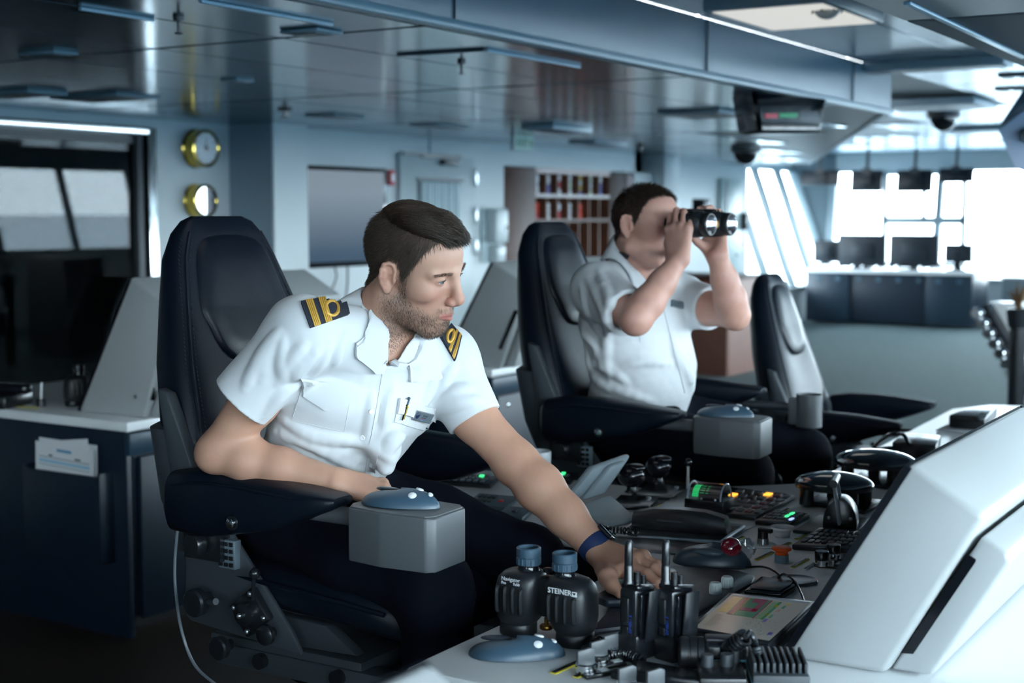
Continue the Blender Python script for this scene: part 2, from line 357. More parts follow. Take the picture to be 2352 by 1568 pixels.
# ---- monitor housings: a slanted slab with a chamfered top, a second shell forward of it with a black slot
def housing(label, x0, x1, prof, name='monitor_housing', fwd=None, slot=None, screen=True, group='slanted white monitor housings'):
    A, Bq, Cq, D = prof; cx, cy = x0, (A[0]+D[0])/2
    t = thing(name, label, 'console', (cx, cy, DZ), 0); L = lambda y, z, x=0: (x, y-cy, z-DZ)
    MB().prism([L(*A), L(*Bq), L(*Cq), L(*D)], (x1-x0, 0, 0), .012, 3).build('shell', WHITE, t)
    a, b = np.array(A), np.array(Bq); n = np.array([b[1]-a[1], -(b[0]-a[0])]); n /= np.linalg.norm(n); n *= (1 if n[0] > 0 else -1)
    if screen:
        s = MB().prism([L(*(a+n*.004+(b-a)*.012), x=-.004), L(*(b+n*.004-(b-a)*.02), x=-.004), L(*(b+n*.004-(b-a)*.02), x=x1-x0+.004), L(*(a+n*.004+(b-a)*.012), x=x1-x0+.004)], (0, -n[0]*.012, -n[1]*.012)).build('bezel', GLOSSB, t, 0)
    if fwd:
        MB().prism([L(*p, x=.02) for p in fwd], (x1-x0-.04, 0, 0), .016, 3).build('back_shell', WHITE, t)
    if slot:
        MB().prism([L(*p, x=.0185) for p in slot], (.004, 0, 0)).build('slot', GLOSSB, t, 0)
    return t
def yz(px, py, x): p = onx(px, py, x); return (float(p[1]), float(p[2]))
PF = [yz(1795, 1502, 2.15), yz(2090, 1060, 2.15), yz(2265, 1185, 2.15), yz(2013, 1578, 2.15)]
PF[0] = (PF[0][0], DZ); PF[3] = (PF[3][0]+(PF[2][0]-PF[3][0])*(DZ-PF[3][1])/(PF[2][1]-PF[3][1]), DZ)
FWDP = [yz(2258, 1228, 2.17), yz(2313, 1268, 2.17), yz(2320, 1292, 2.17), yz(2142, 1550, 2.17), yz(2034, 1552, 2.17)]
FWDP = clipz(FWDP, DZ+.004)
SLOT = [yz(2224, 1273, 2.17), yz(2242, 1284, 2.17), yz(2241, 1290, 2.17), yz(2098, 1501, 2.17), yz(2070, 1499, 2.17)]
xe = float(onz(2316, 926, PF[1][1])[0])
housing('large white slanted monitor housing with a black slot nearest the lens', 2.15, xe, PF, fwd=FWDP, slot=SLOT)
housing('white slanted monitor housing showing its corner at the right edge beyond the large one', xe+.02, xe+1.25, PF, fwd=FWDP)
hz = onz(985, 1508, PF[1][1])
t = housing('blurred white monitor housing poking up at the bottom edge', -.4, float(hz[0]), [(y+hz[1]-PF[1][0], z) for y, z in PF], fwd=None)
B('stand', (.7, -.05, -.39), (1.3, .5, .78), NAVY, t)

# ---- binoculars standing on the desk corner
def binoculars(label, loc, rz, m_body=BLACKR, cups=MBLUE, lettering=True, rot=None):
    t = thing('binoculars', label, 'binoculars', loc, rz, rot=rot)
    def ring(cx, cy, z, wx, wy, p=2.6, n=28):
        out = []
        for k in range(n):
            a = 2*math.pi*k/n; c, s_ = math.cos(a), math.sin(a); out.append((cx+wx*math.copysign(abs(c)**(2/p), c), cy+wy*math.copysign(abs(s_)**(2/p), s_), z))
        return out
    for sg in (-1, 1):
        b = MB()
        b.loft([ring(sg*.057, 0, 0, .030, .030, 2), ring(sg*.057, 0, .003, .0325, .0325, 2), ring(sg*.057, 0, .020, .0325, .0325, 2), ring(sg*.057, 0, .023, .030, .030, 2)])
        b.build('objective_rim', m_body, t)
        b = MB()
        b.loft([ring(sg*.056, 0, .020, .030, .030, 2), ring(sg*.055, 0, .030, .037, .035, 2.4), ring(sg*.052, 0, .05, .041, .037, 3), ring(sg*.050, 0, .085, .0415, .037, 3.2), ring(sg*.048, 0, .100, .040, .035, 3), ring(sg*.045, 0, .110, .034, .030, 2.6), ring(sg*.040, 0, .115, .022, .022, 2.2)])
        body = b.build('barrel', m_body, t)
        for k in range(4):
            x = sg*.052+(-.024+.016*k); b = MB(); b.tube(spline([(x, -.034, .045), (x, -.0385, .05), (x, -.0385, .082), (x, -.034, .087)], 4), .0035, 8); b.build('grip_rib', m_body, body)
        b = MB(); b.lathe([(.020, .113), (.0175, .118), (.0175, .124), (.019, .125)], (sg*.036, 0, 0), 24); b.build('eyepiece_tube', GLOSSB, t)
        b = MB(); b.lathe([(.019, .123), (.0205, .124), (.0205, .136), (.0195, .137), (.021, .138), (.021, .152), (.0195, .1535), (.0165, .153), (.0165, .142), (.001, .142)], (sg*.036, 0, 0), 32)
        ec = b.build('eyecup', cups, t)
        b = MB()
        for k in range(16):
            a = 2*math.pi*k/16; b.cyl((sg*.036+.0205*math.cos(a), .0205*math.sin(a), .1255), (sg*.036+.0205*math.cos(a), .0205*math.sin(a), .1350), .0014, 6)
        b.build('grip_ribs', cups, ec)
        MB().lathe([(.0001, .1421), (.0155, .1423), (.0155, .1428), (.0001, .143)], (sg*.036, 0, 0), 20).build('lens', GLOSSB, ec)
    MB().box((0, .006, .072), (.03, .03, .07), None, .008).build('bridge', m_body, t)
    MB().cyl((0, 0, .022), (0, 0, .036), .004, 10).lathe([(.010, .016), (.0115, .018), (.0115, .022), (.010, .024)], (0, 0, 0), 20).build('hinge_knob', mat('dark_brass', (.25, .13, .03), .3, metal=1), t)
    MB().lathe([(.003, .112), (.008, .114), (.008, .120), (.006, .121)], (0, .004, 0), 14).build('hinge_cap', GLOSSB, t)
    if lettering:
        W = mat('white_print', (.75, .78, .8), .5)
        text('lettering', 'STEINER', .0125, (.026, -.0375, .0925), (1, 0, .0), (0, 0, 1), W, t, bold=.0002)
        MB().prism([(.0735, -.0385, .092), (.0825, -.038, .092), (.0825, -.038, .100), (.0735, -.0385, .100)], (0, .001, 0)).build('logo', W, t, 0)
        MB().prism([(.0745, -.039, .0985), (.0815, -.0388, .0985), (.078, -.0388, .0945)], (0, .001, 0)).build('logo_arrow', BLACK, t, 0)
        text('lettering', 'Navigator', .0095, (-.067, -.0378, .1000), (1, 0, 0), (0, 0, 1), W, t)
        text('lettering', 'Pro        7x50', .0065, (-.067, -.0378, .0935), (1, 0, 0), (0, 0, 1), W, t, bold=.0001)
    return t
bn = binoculars('black binoculars with blue eyecups standing on the near desk corner', (2.040, 1.196, DZ), math.radians(-92))

# ---- blue ball mice: one on the desk, one on each armrest box
def dome_body(L_, W_, H_, tail=.55, n=26, m=10, dent=None):
    rings = []; b = MB(); V = []; 
    for i in range(m+1):
        f = i/m; ph = f*math.pi/2; row = []
        for k in range(n):
            a = 2*math.pi*k/n; x = math.cos(a); y = math.sin(a)
            wx = L_/2*math.cos(ph)**.8*x; wy = W_/2*math.cos(ph)**.8*y*(1-.28*x if tail else 1)
            z = H_*math.sin(ph)*(1+.12*x)
            if dent:
                d2 = ((wx-dent[0])/dent[2])**2+((wy-dent[1])/dent[3])**2; z -= dent[4]*math.exp(-d2)*(f > .1)
            row.append((wx, wy, max(.001, z)))
        rings.append(row)
    b.loft(rings); return b
def ball_mouse(label, loc, rz, group=None, sc=1.0):
    t = thing('trackball', label, 'trackball', loc, rz, group)
    dome_body(.160*sc, .085*sc, .030*sc, dent=(-.018*sc, .020*sc, .040*sc, .014*sc, .012*sc)).build('body', MBLUE, t, 60)
    MB().sphere((-.035*sc, .012*sc, .0235*sc), .012*sc, 16, 8, (2.2, .8, .35)).build('ball_cover', mat('dark_slate', (.02, .027, .036), .3), t)
    def dz(x, y):
        c_ = x/math.hypot(x, y*L_/W_) if x or y else 0; r_ = math.hypot(x/(L_/2), y/(W_/2*(1-.28*c_))); return H_*math.sin(math.acos(min(1, r_**1.25)))*(1+.12*c_)
    L_, W_, H_ = .160*sc, .085*sc, .030*sc
    for (x, y, a, b_) in ((.036, .006, .0095, .0068), (.036, -.020, .0080, .0070), (.060, .004, .0085, .0050)):
        n_ = Vector((-(dz(x+.002, y)-dz(x-.002, y))/.004, -(dz(x, y+.002)-dz(x, y-.002))/.004, 1)).normalized(); M = Matrix.Translation((x, y, dz(x, y))) @ n_.to_track_quat('Z', 'Y').to_matrix().to_4x4() @ Matrix.Diagonal((a, b_, .0085, 1))
        b = MB().lathe([(1, -.3), (.95, .10), (.8, .2), (.01, .24)], (0, 0, 0), 18).build('button', mat('button_white', (.72, .75, .77), .4), t); b.data.transform(M)
    return t
m0, m1 = dp(1078, 1500), dp(1297, 1505)
ball_mouse('slate blue trackball with white buttons on the desk below the binoculars', (m0+m1)/2, math.atan2(*(m1-m0)[[1, 0]]))

# ---- two handheld radios
def hand_radio(label, loc, rz, hgt=.118):
    t = thing('handheld_radio', label, 'radio', loc, rz, 'handheld radios on the desk')
    b = MB().box((0, 0, .022), (.054, .044, .044), None, .006).box((0, 0, .07), (.052, .036, .096), None, .007); b.build('body', BLACK, t)
    MB().prism([(-.020, -.018, hgt-.004), (.024, -.018, hgt-.012), (.024, .018, hgt-.012), (-.020, .018, hgt-.004)], (0, 0, .010), .003).build('top_plate', GLOSSB, t)
    b = MB(); b.lathe([(.0085, 0), (.0085, .012), (.0075, .014), (.0072, .036), (.0064, .038), (.0070, .040), (.0066, .074), (.0040, .079)], (-.012, .009, hgt-.003), 14); b.build('antenna', BLACK, t)
    for k, (x, y, r, h) in enumerate(((.008, .008, .0065, .020), (.019, .004, .005, .014))):
        b = MB().cyl((x, y, hgt-.006), (x, y, hgt+h), r, 12, r*.92)
        b.build('knob', BLACK, t)
    MB().box((0, -.0215, .075), (.042, .010, .075), None, .0045).build('battery', GLOSSB, t)
    MB().prism([(-.018, -.030, .035), (.018, -.030, .035), (.016, -.036, .118), (-.016, -.036, .118)], (0, -.0035, 0), .001).build('belt_clip', BLACK, t)
    MB().box((-.0275, .002, .083), (.004, .014, .040), None, .0018).build('talk_button', BLACKR, t)
    MB().box((-.0275, .002, .050), (.003, .012, .012), None, .0012).build('side_button', BLACKR, t)
    text('lettering', 'MOTOROLA', .0062, (-.0085, -.0175, hgt+.0060), (.97, 0, -.16), (.1, 1, .1), mat('white_print', (.75, .78, .8), .5), t, .0001)
    text('lettering', 'DP4801 E', .0075, (-.0263, -.010, .046), (0, 0, 1), (0, 1, 0), mat('blue_print', (.02, .06, .35), .5), t, .0003)
    return t
hand_radio('black handheld radio nearest the binoculars, its antenna before the reaching hand', dp(1463, 1508), math.radians(-14))
hand_radio('scuffed black handheld radio with bent top antenna, beside the tablet', dp(1548, 1512), math.radians(-16), .120)
coil([dp(1385, 1470, .80), dp(1345, 1497, .79), dp(1372, 1510, .79), dp(1430, 1500, .79), dp(1475, 1518, .79)], .0085, .0022, 26, 'coiled_cord', BLACK)
tag(COL.objects[-1], 'black coiled cord lying between the binoculars and the radios', 'cord')

# ---- tape labels: dark strip on a yellow backing
def tape(label, a, b, w_=.010, m2=None, z=DZ):
    a, b = np.array(a), np.array(b); c = (a+b)/2; d = b-a; L_ = np.linalg.norm(d)
    t = thing('tape_label', label, 'label', c, math.atan2(d[1], d[0]), 'dark tape labels with yellow edges')
    B('backing', (0, 0, .0008), (L_, w_, .0016), m2 or YELLOW, t); B('tape', (0, w_*.06, .0019), (L_*.97, w_*.72, .0012), BLACK, t)
for lab, p, q in (('tape label just right of the slate blue desk trackball', (1270, 1547), (1348, 1512)), ('short tape label tucked behind the first selector knob', (1322, 1556), (1345, 1545)),
                  ('tape label left of the orange push button', (1737, 1286), (1775, 1268)), ('tape label right of the orange push button', (1820, 1303), (1855, 1284)),
                  ('tape label between orange button and key switch', (1782, 1260), (1815, 1247)), ('tape label in front of the flush black keypad', (1828, 1239), (1862, 1222)),
                  ('tape label left of the key switch', (1672, 1247), (1708, 1233)), ('tape label behind the desk telephone, before the orange lit panel', (1490, 1169), (1525, 1155)),
                  ('tape label at the foot of the clear dome control', (1557, 1139), (1577, 1135)), ('tape label near the red trackball', (1655, 1256), (1668, 1250)),
                  ('tape label right of the orange lit panel', (1790, 1180), (1812, 1168))):
    tape(lab, dp(*p), dp(*q), .011 if p[1] > 1500 else .009)
tape('brown and white tape label beside the black push knob', dp(1850, 1308), dp(1872, 1294), .008, PAPER)

# ---- selector switches with grey paddles
def selector(label, px, py, hgt=.030):
    t = deskthing('selector_switch', label, 'switch', px, py, math.radians(-30), 'grey paddle selector switches')
    B('plate', (.012, -.008, .003), (.050, .036, .006), BLACK, t, .001); MB().box((.026, -.012, .0065), (.016, .012, .002)).build('legend_plate', mat('legend_grey', (.45, .5, .52), .4), t)
    MB().lathe([(.0155, .004), (.0165, .006), (.0165, .017), (.0145, .019)], (0, 0, 0), 24).build('collar', CHROME, t)
    MB().prism([(-.0155, -.003, .017), (.0155, -.003, .017), (.0155, -.003, .038), (.008, -.003, .0415), (-.0155, -.003, .039)], (0, .006, 0), .0012).build('paddle', MBLUE if False else GREY, t)
selector('nearest chrome selector switch with a grey paddle, beside the tape label', 1345, 1548)
selector('middle grey paddle selector switch of the row of three', 1375, 1527)
selector('farthest grey paddle selector switch of the row, under the coiled cord', 1405, 1512)
selector('grey paddle selector switch in front of the flat black panel, left one', 1440, 1590)
selector('grey paddle selector switch in front of the flat black panel, right one', 1505, 1597)
q = [dp(1400, 1560), dp(1612, 1586), dp(1612, 1562), dp(1470, 1536)]
MB().prism(q, (0, 0, .016), .004).build('control_unit', BLACK); tag(COL.objects[-1], 'flat black control unit beside the selector switches', 'control unit')

# ---- radar keyboard
def quadthing(name, label, cat, pts, h, m, bev=.003, z=DZ, part='panel', group=None):
    P = [dp(*p, z) for p in pts]; c = sum(P)/len(P); t = thing(name, label, cat, c, 0, group)
    MB().prism([p-c for p in P], (0, 0, h), bev).build(part, m, t); return t, [p-c for p in P]
PANELM = mat('keyboard_slate', (.022, .026, .038), .35)
t, K = quadthing('radar_keyboard', 'dark slate radar keyboard with three pale knobs beneath the reaching hand', 'keyboard', ((1352, 1462), (1495, 1306), (1700, 1322), (1735, 1334), (1728, 1350), (1582, 1432)), .012, PANELM, .006)
for px, py in ((1540, 1332), (1643, 1362), (1670, 1348)):
    c = dp(px, py, DZ+.012)-np.array(t.location); b = MB(); b.lathe([(.0115, 0), (.0110, .018), (.009, .021)], c, 20)
    kb = b.build('knob', mat('knob_pale_grey', (.62, .70, .69), .45), t); b = MB()
    for k in range(14): a = 2*math.pi*k/14; b.cyl(c+np.array([.0112*math.cos(a), .0112*math.sin(a), .001]), c+np.array([.0108*math.cos(a), .0108*math.sin(a), .0175]), .0011, 5)
    b.build('knob_ribs', MATS['knob_pale_grey'], kb)
LEG = mat('legend_print', (.16, .18, .21), .5); b = MB(); random.seed(3)
for i in range(9):
    for j in range(7):
        if random.random() < .25: continue
        u, v = .10+.8*i/9+random.uniform(-.01, .01), .12+.75*j/7
        A0, A1, B0, B1 = np.array(K[0]), np.array(K[1]), np.array(K[5]), np.array(K[3])
        f = lambda u, v: (A0*(1-u)+A1*u)*(1-v)+(B0*(1-u)+B1*u)*v+np.array([0, 0, .0123])
        du, dv = .030+.03*random.random(), .06
        for (p, q_) in (((u, v), (u+du, v)), ((u, v+dv), (u+du, v+dv)), ((u, v), (u, v+dv)), ((u+du, v), (u+du, v+dv))):
            P0, P1 = f(*p), f(*q_); d = (P1-P0); d /= np.linalg.norm(d); n_ = np.array([-d[1], d[0], 0])*.00035
            b.quad(P0-n_, P1-n_, P1+n_, P0+n_)
b.build('legend', LEG, t, 0)
t, _ = quadthing('wrist_pad', 'black wedge pad at the left corner of the radar keyboard', 'pad', ((1362, 1385), (1432, 1348), (1455, 1372), (1450, 1396), (1392, 1397)), .016, mat('pad_dark', (.012, .018, .028), .3), .006, DZ+.012)
t, _ = quadthing('paper_sheet', 'white paper sheet lying beyond the reaching hand', 'paper', ((1448, 1278), (1475, 1268), (1572, 1281), (1560, 1312), (1470, 1320)), .0015, PAPER, 0)
# ---- tablet with a spreadsheet on its screen
TL, TR, BR, BL = [dp(*p, DZ+.034) for p in ((1675, 1360), (1868, 1381), (1766, 1474), (1585, 1441))]
c = (TL+TR+BR+BL)/4; tb = thing('tablet', 'black tablet computer showing a coloured spreadsheet, lying by the monitor housing', 'tablet', (c[0], c[1], DZ))
loc = lambda u, v, h=0: TL*(1-u)*(1-v)+TR*u*(1-v)+BR*u*v+BL*(1-u)*v-np.array([c[0], c[1], DZ-h])
MB().prism([loc(-.01, -.02, -.008), loc(1.01, -.02, -.008), loc(1.01, 1.02, -.008), loc(-.01, 1.02, -.008)], (0, 0, .0075), .002).build('case', BLACK, tb)
MB().prism([loc(.02, .02, -.033), loc(1.0, .02, -.033), loc(1.0, 1, -.033), loc(.02, 1, -.033)], (0, 0, .024), .004).build('stand', BLACK, tb)
def scr(col, k=.075): return mat('screen_%d_%d_%d' % tuple(int(c*100) for c in col), tuple(c*.2 for c in col), .12, emit=(col, k))
def cell(u0, v0, u1, v1, col, h=.0004, n='screen_cell'):
    return MB().quad(loc(u0, v0, h), loc(u1, v0, h), loc(u1, v1, h), loc(u0, v1, h))._new([], []) if False else MB().prism([loc(u0, v0, h-.0006), loc(u1, v0, h-.0006), loc(u1, v1, h-.0006), loc(u0, v1, h-.0006)], (0, 0, .0006)).build(n, scr(col), screen, 0)
screen = MB().prism([loc(.05, .03, -.0005), loc(.985, .03, -.0005), loc(.985, .97, -.0005), loc(.05, .97, -.0005)], (0, 0, .0008)).build('screen', scr((.60, .62, .55)), tb, 0)
for r in ((.10, .10, .22, .52, (.75, .62, .20)), (.23, .10, .56, .56, (.04, .33, .13)), (.245, .10, .29, .56, (.45, .05, .10)), (.295, .10, .306, .56, (.8, .5, .05)), (.36, .10, .52, .20, (.42, .03, .10)), (.46, .2, .52, .42, (.42, .03, .10)), (.32, .36, .52, .43, (.42, .03, .10)), (.56, .10, .575, .58, (.42, .03, .10)), (.59, .12, .65, .58, (.30, .52, .22)), (.655, .12, .69, .58, (.05, .35, .12)), (.66, .20, .69, .26, (.7, .6, .05)), (.66, .42, .69, .48, (.7, .6, .05)), (.70, .55, .74, .62, (.25, .2, .7)), (.72, .44, .75, .52, (.08, .45, .2)), (.73, .30, .76, .36, (.7, .4, .3)), (.75, .2, .78, .27, (.08, .45, .2)), (.76, .12, .79, .18, (.75, .6, .1)), (.07, .04, .97, .085, (.45, .55, .66)), (.90, .82, .95, .87, (.12, .08, .55))):
    cell(*r[:4], r[4], .0008 if r[4][0] in (.04, .75) else .0013)
b = MB(); random.seed(5)
for i in range(60):
    u, v = random.uniform(.55, .93), random.uniform(.55, .9); b.quad(*[loc(u+a_, v+b_, .0006) for a_, b_ in ((0, 0), (.012, 0), (.012, .006), (0, .006))])
for i in range(14):
    v = .60+.022*i; b.quad(*[loc(u, v_, .0006) for u, v_ in ((.12, v), (.12+.25*random.random()+.05, v), (.2, v+.004), (.12, v+.004))])
b.build('screen_text', scr((.10, .11, .12), .05), screen, 0)

# ---- dark ball mouse with a red ball, its cable, plastic wrap, grommet, tray
n0, n1 = dp(1557, 1288), dp(1715, 1302); c = (n0+n1)/2
t = thing('red_ball_trackball', 'dark slate trackball with a shiny red ball right of the paper sheet', 'trackball', c, math.atan2(*(n1-n0)[[1, 0]]))
dome_body(.165, .090, .042).build('body', mat('dark_slate_blue', (.028, .043, .060), .33), t, 60)
MB().sphere((.040, -.006, .038), .0225, 24, 16).build('ball', mat('ruby_red', (.16, .004, .016), .08, coat=1), t)
MB().sphere((-.002, -.024, .030), .03, 20, 10, (1.1, .52, .30)).build('button', mat('slate_button', (.05, .078, .105), .35), t)
cable = spline([dp(1713, 1302, DZ+.006), dp(1755, 1302, DZ+.004), dp(1785, 1316, DZ+.006), dp(1798, 1338, DZ+.006), dp(1790, 1345, DZ+.004), dp(1786, 1330, DZ+.012), dp(1800, 1318, DZ+.022), dp(1825, 1335, DZ+.015), dp(1840, 1362, DZ+.008), dp(1850, 1390, DZ+.006)], 8)
MB().tube(cable, .0022, 7).build('mouse_cable', BLACK, t); COL.objects[-1].matrix_parent_inverse = t.matrix_basis.inverted()
random.seed(11); b = MB(); b.sphere((0, 0, .022), .022, 14, 10)
for v in b.bm.verts: v.co *= random.uniform(.72, 1.15)
t = b.build('plastic_wrap', glass_mat('clear_film', (.8, .85, .86), 1.9, .1)); t.location = dp(1712, 1284); tag(t, 'crumpled ball of clear plastic film behind the red ball', 'wrapper')
t = deskthing('cable_grommet', 'oval blue-grey cable port with a bright rim under the trackball cable', 'grommet', 1824, 1336, math.radians(-60))
MB().lathe([(.034, 0), (.037, .003), (.036, .006), (.032, .004)], (0, 0, 0), 32, sx=1.25, sy=1).build('rim', STEEL, t); MB().lathe([(.001, .001), (.033, .001), (.033, .003), (.001, .003)], (0, 0, 0), 32, sx=1.25, sy=1).build('cover', MBLUE, t)
t, K = quadthing('black_tray', 'small glossy black tray next to the cable port', 'tray', ((1708, 1372), (1746, 1338), (1832, 1350), (1826, 1360), (1795, 1380)), .014, GLOSSB, .004)
MB().prism([k*.8+np.array([0, 0, .0145]) for k in K], (0, 0, .002), .001).build('lid', BLACK, t)
# ---- microphone handset, coiled cord with its plug, finned transceiver
t = thing('microphone', 'black handset microphone with a pale blue stripe lying before the radios', 'microphone', dp(1590, 1536), math.atan2(*(dp(1690, 1538)-dp(1590, 1536))[[1, 0]]))
b = MB(); b.lathe([(.022, -.022), (.026, -.019), (.026, -.008), (.0245, -.007), (.0245, -.005), (.026, -.004), (.026, .006), (.0245, .007), (.026, .008), (.026, .017), (.022, .020)], (0, 0, .0265), 28, axis=(1, 0, 0)); b.build('head', BLACKR, t)
MB().box((.052, 0, .027), (.072, .046, .046), None, .010, 3).build('body', BLACK, t); MB().box((.054, -.003, .022), (.072, .0455, .0035), None, .001).build('stripe', mat('pale_blue_trim', (.14, .42, .55), .4), t)
MB().box((.045, .0, .051), (.05, .03, .006), None, .002).build('keypad', mat('keypad_dark', (.02, .02, .03), .4), t)
coil([dp(1668, 1498, .815), dp(1690, 1478, .835), dp(1712, 1462, .85)], .0115, .0032, 8, 'coiled_cord', BLACK, t); COL.objects[-1].matrix_parent_inverse = t.matrix_basis.inverted()
b = MB(); P = spline([dp(1712, 1462, .86), dp(1722, 1452, .862), dp(1733, 1470, .85), dp(1738, 1490, .83)], 8); b.tube(P, .0045, 8).build('cord_end', BLACK, t); COL.objects[-1].matrix_parent_inverse = t.matrix_basis.inverted()
tr = thing('transceiver', 'finned dark grey radio transceiver with knobs at the bottom edge of the desk', 'transceiver', dp(1785, 1580), math.radians(-62))
MB().box((.0, 0, .018), (.085, .10, .036), None, .004).build('case', GREYD, tr)
for k in range(9): B('fin', (-.038+.0095*k, .004, .043), (.0045, .085, .016), GREYD, tr, .001)
MB().box((.0, .0, .022), (.0865, .1015, .003)).build('trim_line', MATS['pale_blue_trim'], tr)
MB().box((-.085, 0, .014), (.07, .09, .028), None, .003).build('front_panel', BLACK, tr)
for x, y, r in ((-.075, .02, .011), (-.06, .036, .007), (-.105, .015, .010)): MB().cyl((x, y, .028), (x, y, .046), r, 16, r*.9).build('knob', GREYD, tr)
b = MB(); P0, P1 = dp(1737, 1486, .838), dp(1750, 1545, .80)
b.tube([P0, P0*.7+P1*.3, P0*.4+P1*.6, P1], [.006, .0085, .0105, .0105], 12); tt = b.build('cord_plug', GREYD, tr); tt.matrix_parent_inverse = tr.matrix_basis.inverted()
b = MB()
for k in range(6): f = .12+.09*k; c_ = P0*(1-f)+P1*f; b.lathe([(.008+.004*f, -.001), (.0095+.004*f, 0), (.008+.004*f, .001)], c_, 12, axis=P1-P0)
tt = b.build('plug_rings', GREYD, tr); tt.matrix_parent_inverse = tr.matrix_basis.inverted()

# ---- telephone in its tray
q = [dp(*p) for p in ((1418, 1236), (1475, 1193), (1708, 1216), (1655, 1252))]; c = sum(q)/4; c[2] = DZ
ph = thing('telephone', 'black handset telephone in a steel-edged desk tray behind the radios', 'telephone', c)
MB().prism([p-c for p in q], (0, 0, .006), .002).build('tray', mat('tray_dark', (.04, .05, .06), .4), ph)
for i in range(4):
    a, b_ = q[i]-c, q[(i+1) % 4]-c; b = MB(); b.tube([a+[0, 0, .007], b_+[0, 0, .007]], .0045, 8); b.build('tray_edge', STEEL, ph)
ax = (q[2]+q[3])/2-(q[0]+q[1])/2; L_ = np.linalg.norm(ax); ang = math.atan2(ax[1], ax[0])
M = Matrix.Rotation(ang, 4, 'Z'); prof = [(-.112, .012, .012), (-.108, .042, .02), (-.06, .054, .022), (0, .057, .022), (.06, .055, .022), (.105, .044, .023), (.112, .014, .020)]
rings = []
for x, zt, hw in prof: rings.append([tuple(M @ Vector((x, y, z))) for y, z in ((-hw, .008), (hw, .008), (hw*1.05, zt*.8), (hw*.7, zt), (-hw*.7, zt), (-hw*1.05, zt*.8))])
MB().loft(rings).build('handset', BLACK, ph, 50)
MB().box((-.02, -.0235, .030), (.06, .002, .004), M, .001).build('sound_slot', GREYD, ph)
tt = coil([dp(1462, 1222, .80), dp(1430, 1219, .797), dp(1390, 1216, .795), dp(1340, 1206, .795), dp(1325, 1192, .795)], .0075, .0022, 24, 'coiled_cord', BLACK, ph); tt.matrix_parent_inverse = ph.matrix_basis.inverted()
t, _ = quadthing('document_folder', 'grey printed card in a clear sleeve in front of the telephone', 'document', ((1350, 1245), (1420, 1228), (1650, 1258), (1612, 1278), (1440, 1268)), .004, mat('sleeve_grey', (.09, .11, .13), .3), .001)
# ---- grey display panel on its foot, seen from behind
fz = thing('display_panel', 'grey desk display on a sloping foot, turned away, left of the dome control', 'display', dp(1375, 1180))
F0 = np.array(fz.location)
q = [at(1316, 1166, 3.36), at(1402, 1134, 3.44), at(1462, 1188, 3.32), at(1400, 1198, 3.27)]
MB().prism([p-F0 for p in q], (0, 0, -.014), .005).build('foot', mat('display_grey', (.34, .40, .43), .4), fz)
q = [at(1302, 1152, 3.42), at(1400, 1122, 3.50), at(1452, 1046, 3.52), at(1362, 1078, 3.44)]
n_ = np.cross(q[1]-q[0], q[3]-q[0]); n_ /= np.linalg.norm(n_)
MB().prism([p-F0 for p in q], n_*.022*(1 if n_@FW > 0 else -1), .008).build('panel', mat('display_grey_dark', (.24, .29, .32), .4), fz)
q2 = [q[0]*.7+q[1]*.3, q[1]*.8+q[0]*.2, q[2]*.75+q[3]*.25, q[3]*.65+q[2]*.35]
MB().prism([p-F0 for p in q2], -n_*.016*(1 if n_@FW > 0 else -1), .006).build('back_bulge', MATS['display_grey_dark'], fz)
# ---- rounded black joystick heads on black panels
for lab, px, py, d_, pn in (('rounded black joystick head just right of the grey desk display', 1450, 1092, 3.62, ((1395, 1172), (1425, 1146), (1512, 1152), (1490, 1172))), ('rounded black joystick head below the second armrest box', 1512, 1072, 3.74, ((1450, 1146), (1490, 1118), (1578, 1128), (1545, 1150)))):
    t, K = quadthing('joystick', lab, 'joystick', pn, .012, BLACK, .003, part='base_panel'); L0 = np.array(t.location); c = at(px, py, d_)-L0
    MB().lathe([(.018, .012), (.012, .02), (.011, max(.03, c[2]-.02))], (c[0], c[1], 0), 16).build('stem', BLACK, t)
    b = MB(); b.sphere(c, .036, 20, 14, (.9, 1.0, .85)); b.sphere(c+np.array([0, -.012, .022]), .022, 16, 10, (1, 1.2, .5)); b.build('head', GLOSSB, t)
    MB().lathe([(.006, 0), (.006, .004)], K[2]*.6+np.array([0, 0, .012]), 12).build('button', STEEL, t)
t = deskthing('control_lever', 'slim steel lever with a black ball knob beside the clear dome', 'lever', 1579, 1130)
MB().cyl((0, 0, 0), (0, 0, .008), .012, 16).build('base', BLACK, t); MB().cyl((0, 0, .006), (.002, 0, .072), .0042, 10).build('rod', STEEL, t); MB().sphere((.002, 0, .078), .011, 16, 10).build('knob', GLOSSB, t)
# ---- clear dome over a green scale
c = dp(1618, 1185); t = thing('dome_indicator', 'clear half-round dome over a glowing green scale on a black box', 'indicator', c, math.radians(-88))
B('base', (.0, .03, .02), (.10, .075, .04), BLACK, t, .003); AX = lambda r, a, x: (x, .03+r*math.cos(a), .04+r*math.sin(a))
b = MB(); R_ = .036; ring = lambda x, r: [AX(r, math.pi*k/16, x) for k in range(17)]
for k in range(16):
    a, b2 = math.pi*k/16, math.pi*(k+1)/16; b.quad(AX(R_, a, -.042), AX(R_, b2, -.042), AX(R_, b2, .042), AX(R_, a, .042))
b.quad(*ring(-.042, R_)); b.quad(*ring(.042, R_)); b.build('dome', glass_mat('clear_acrylic', (.88, .92, .95), 1.6), t, 60)
b = MB()
for x in (-.042, .042): b.tube([AX(R_, math.pi*k/16, x) for k in range(17)], .0022, 6)
b.build('dome_rim', mat('acrylic_edge', (.35, .42, .5), .15), t)
b = MB()
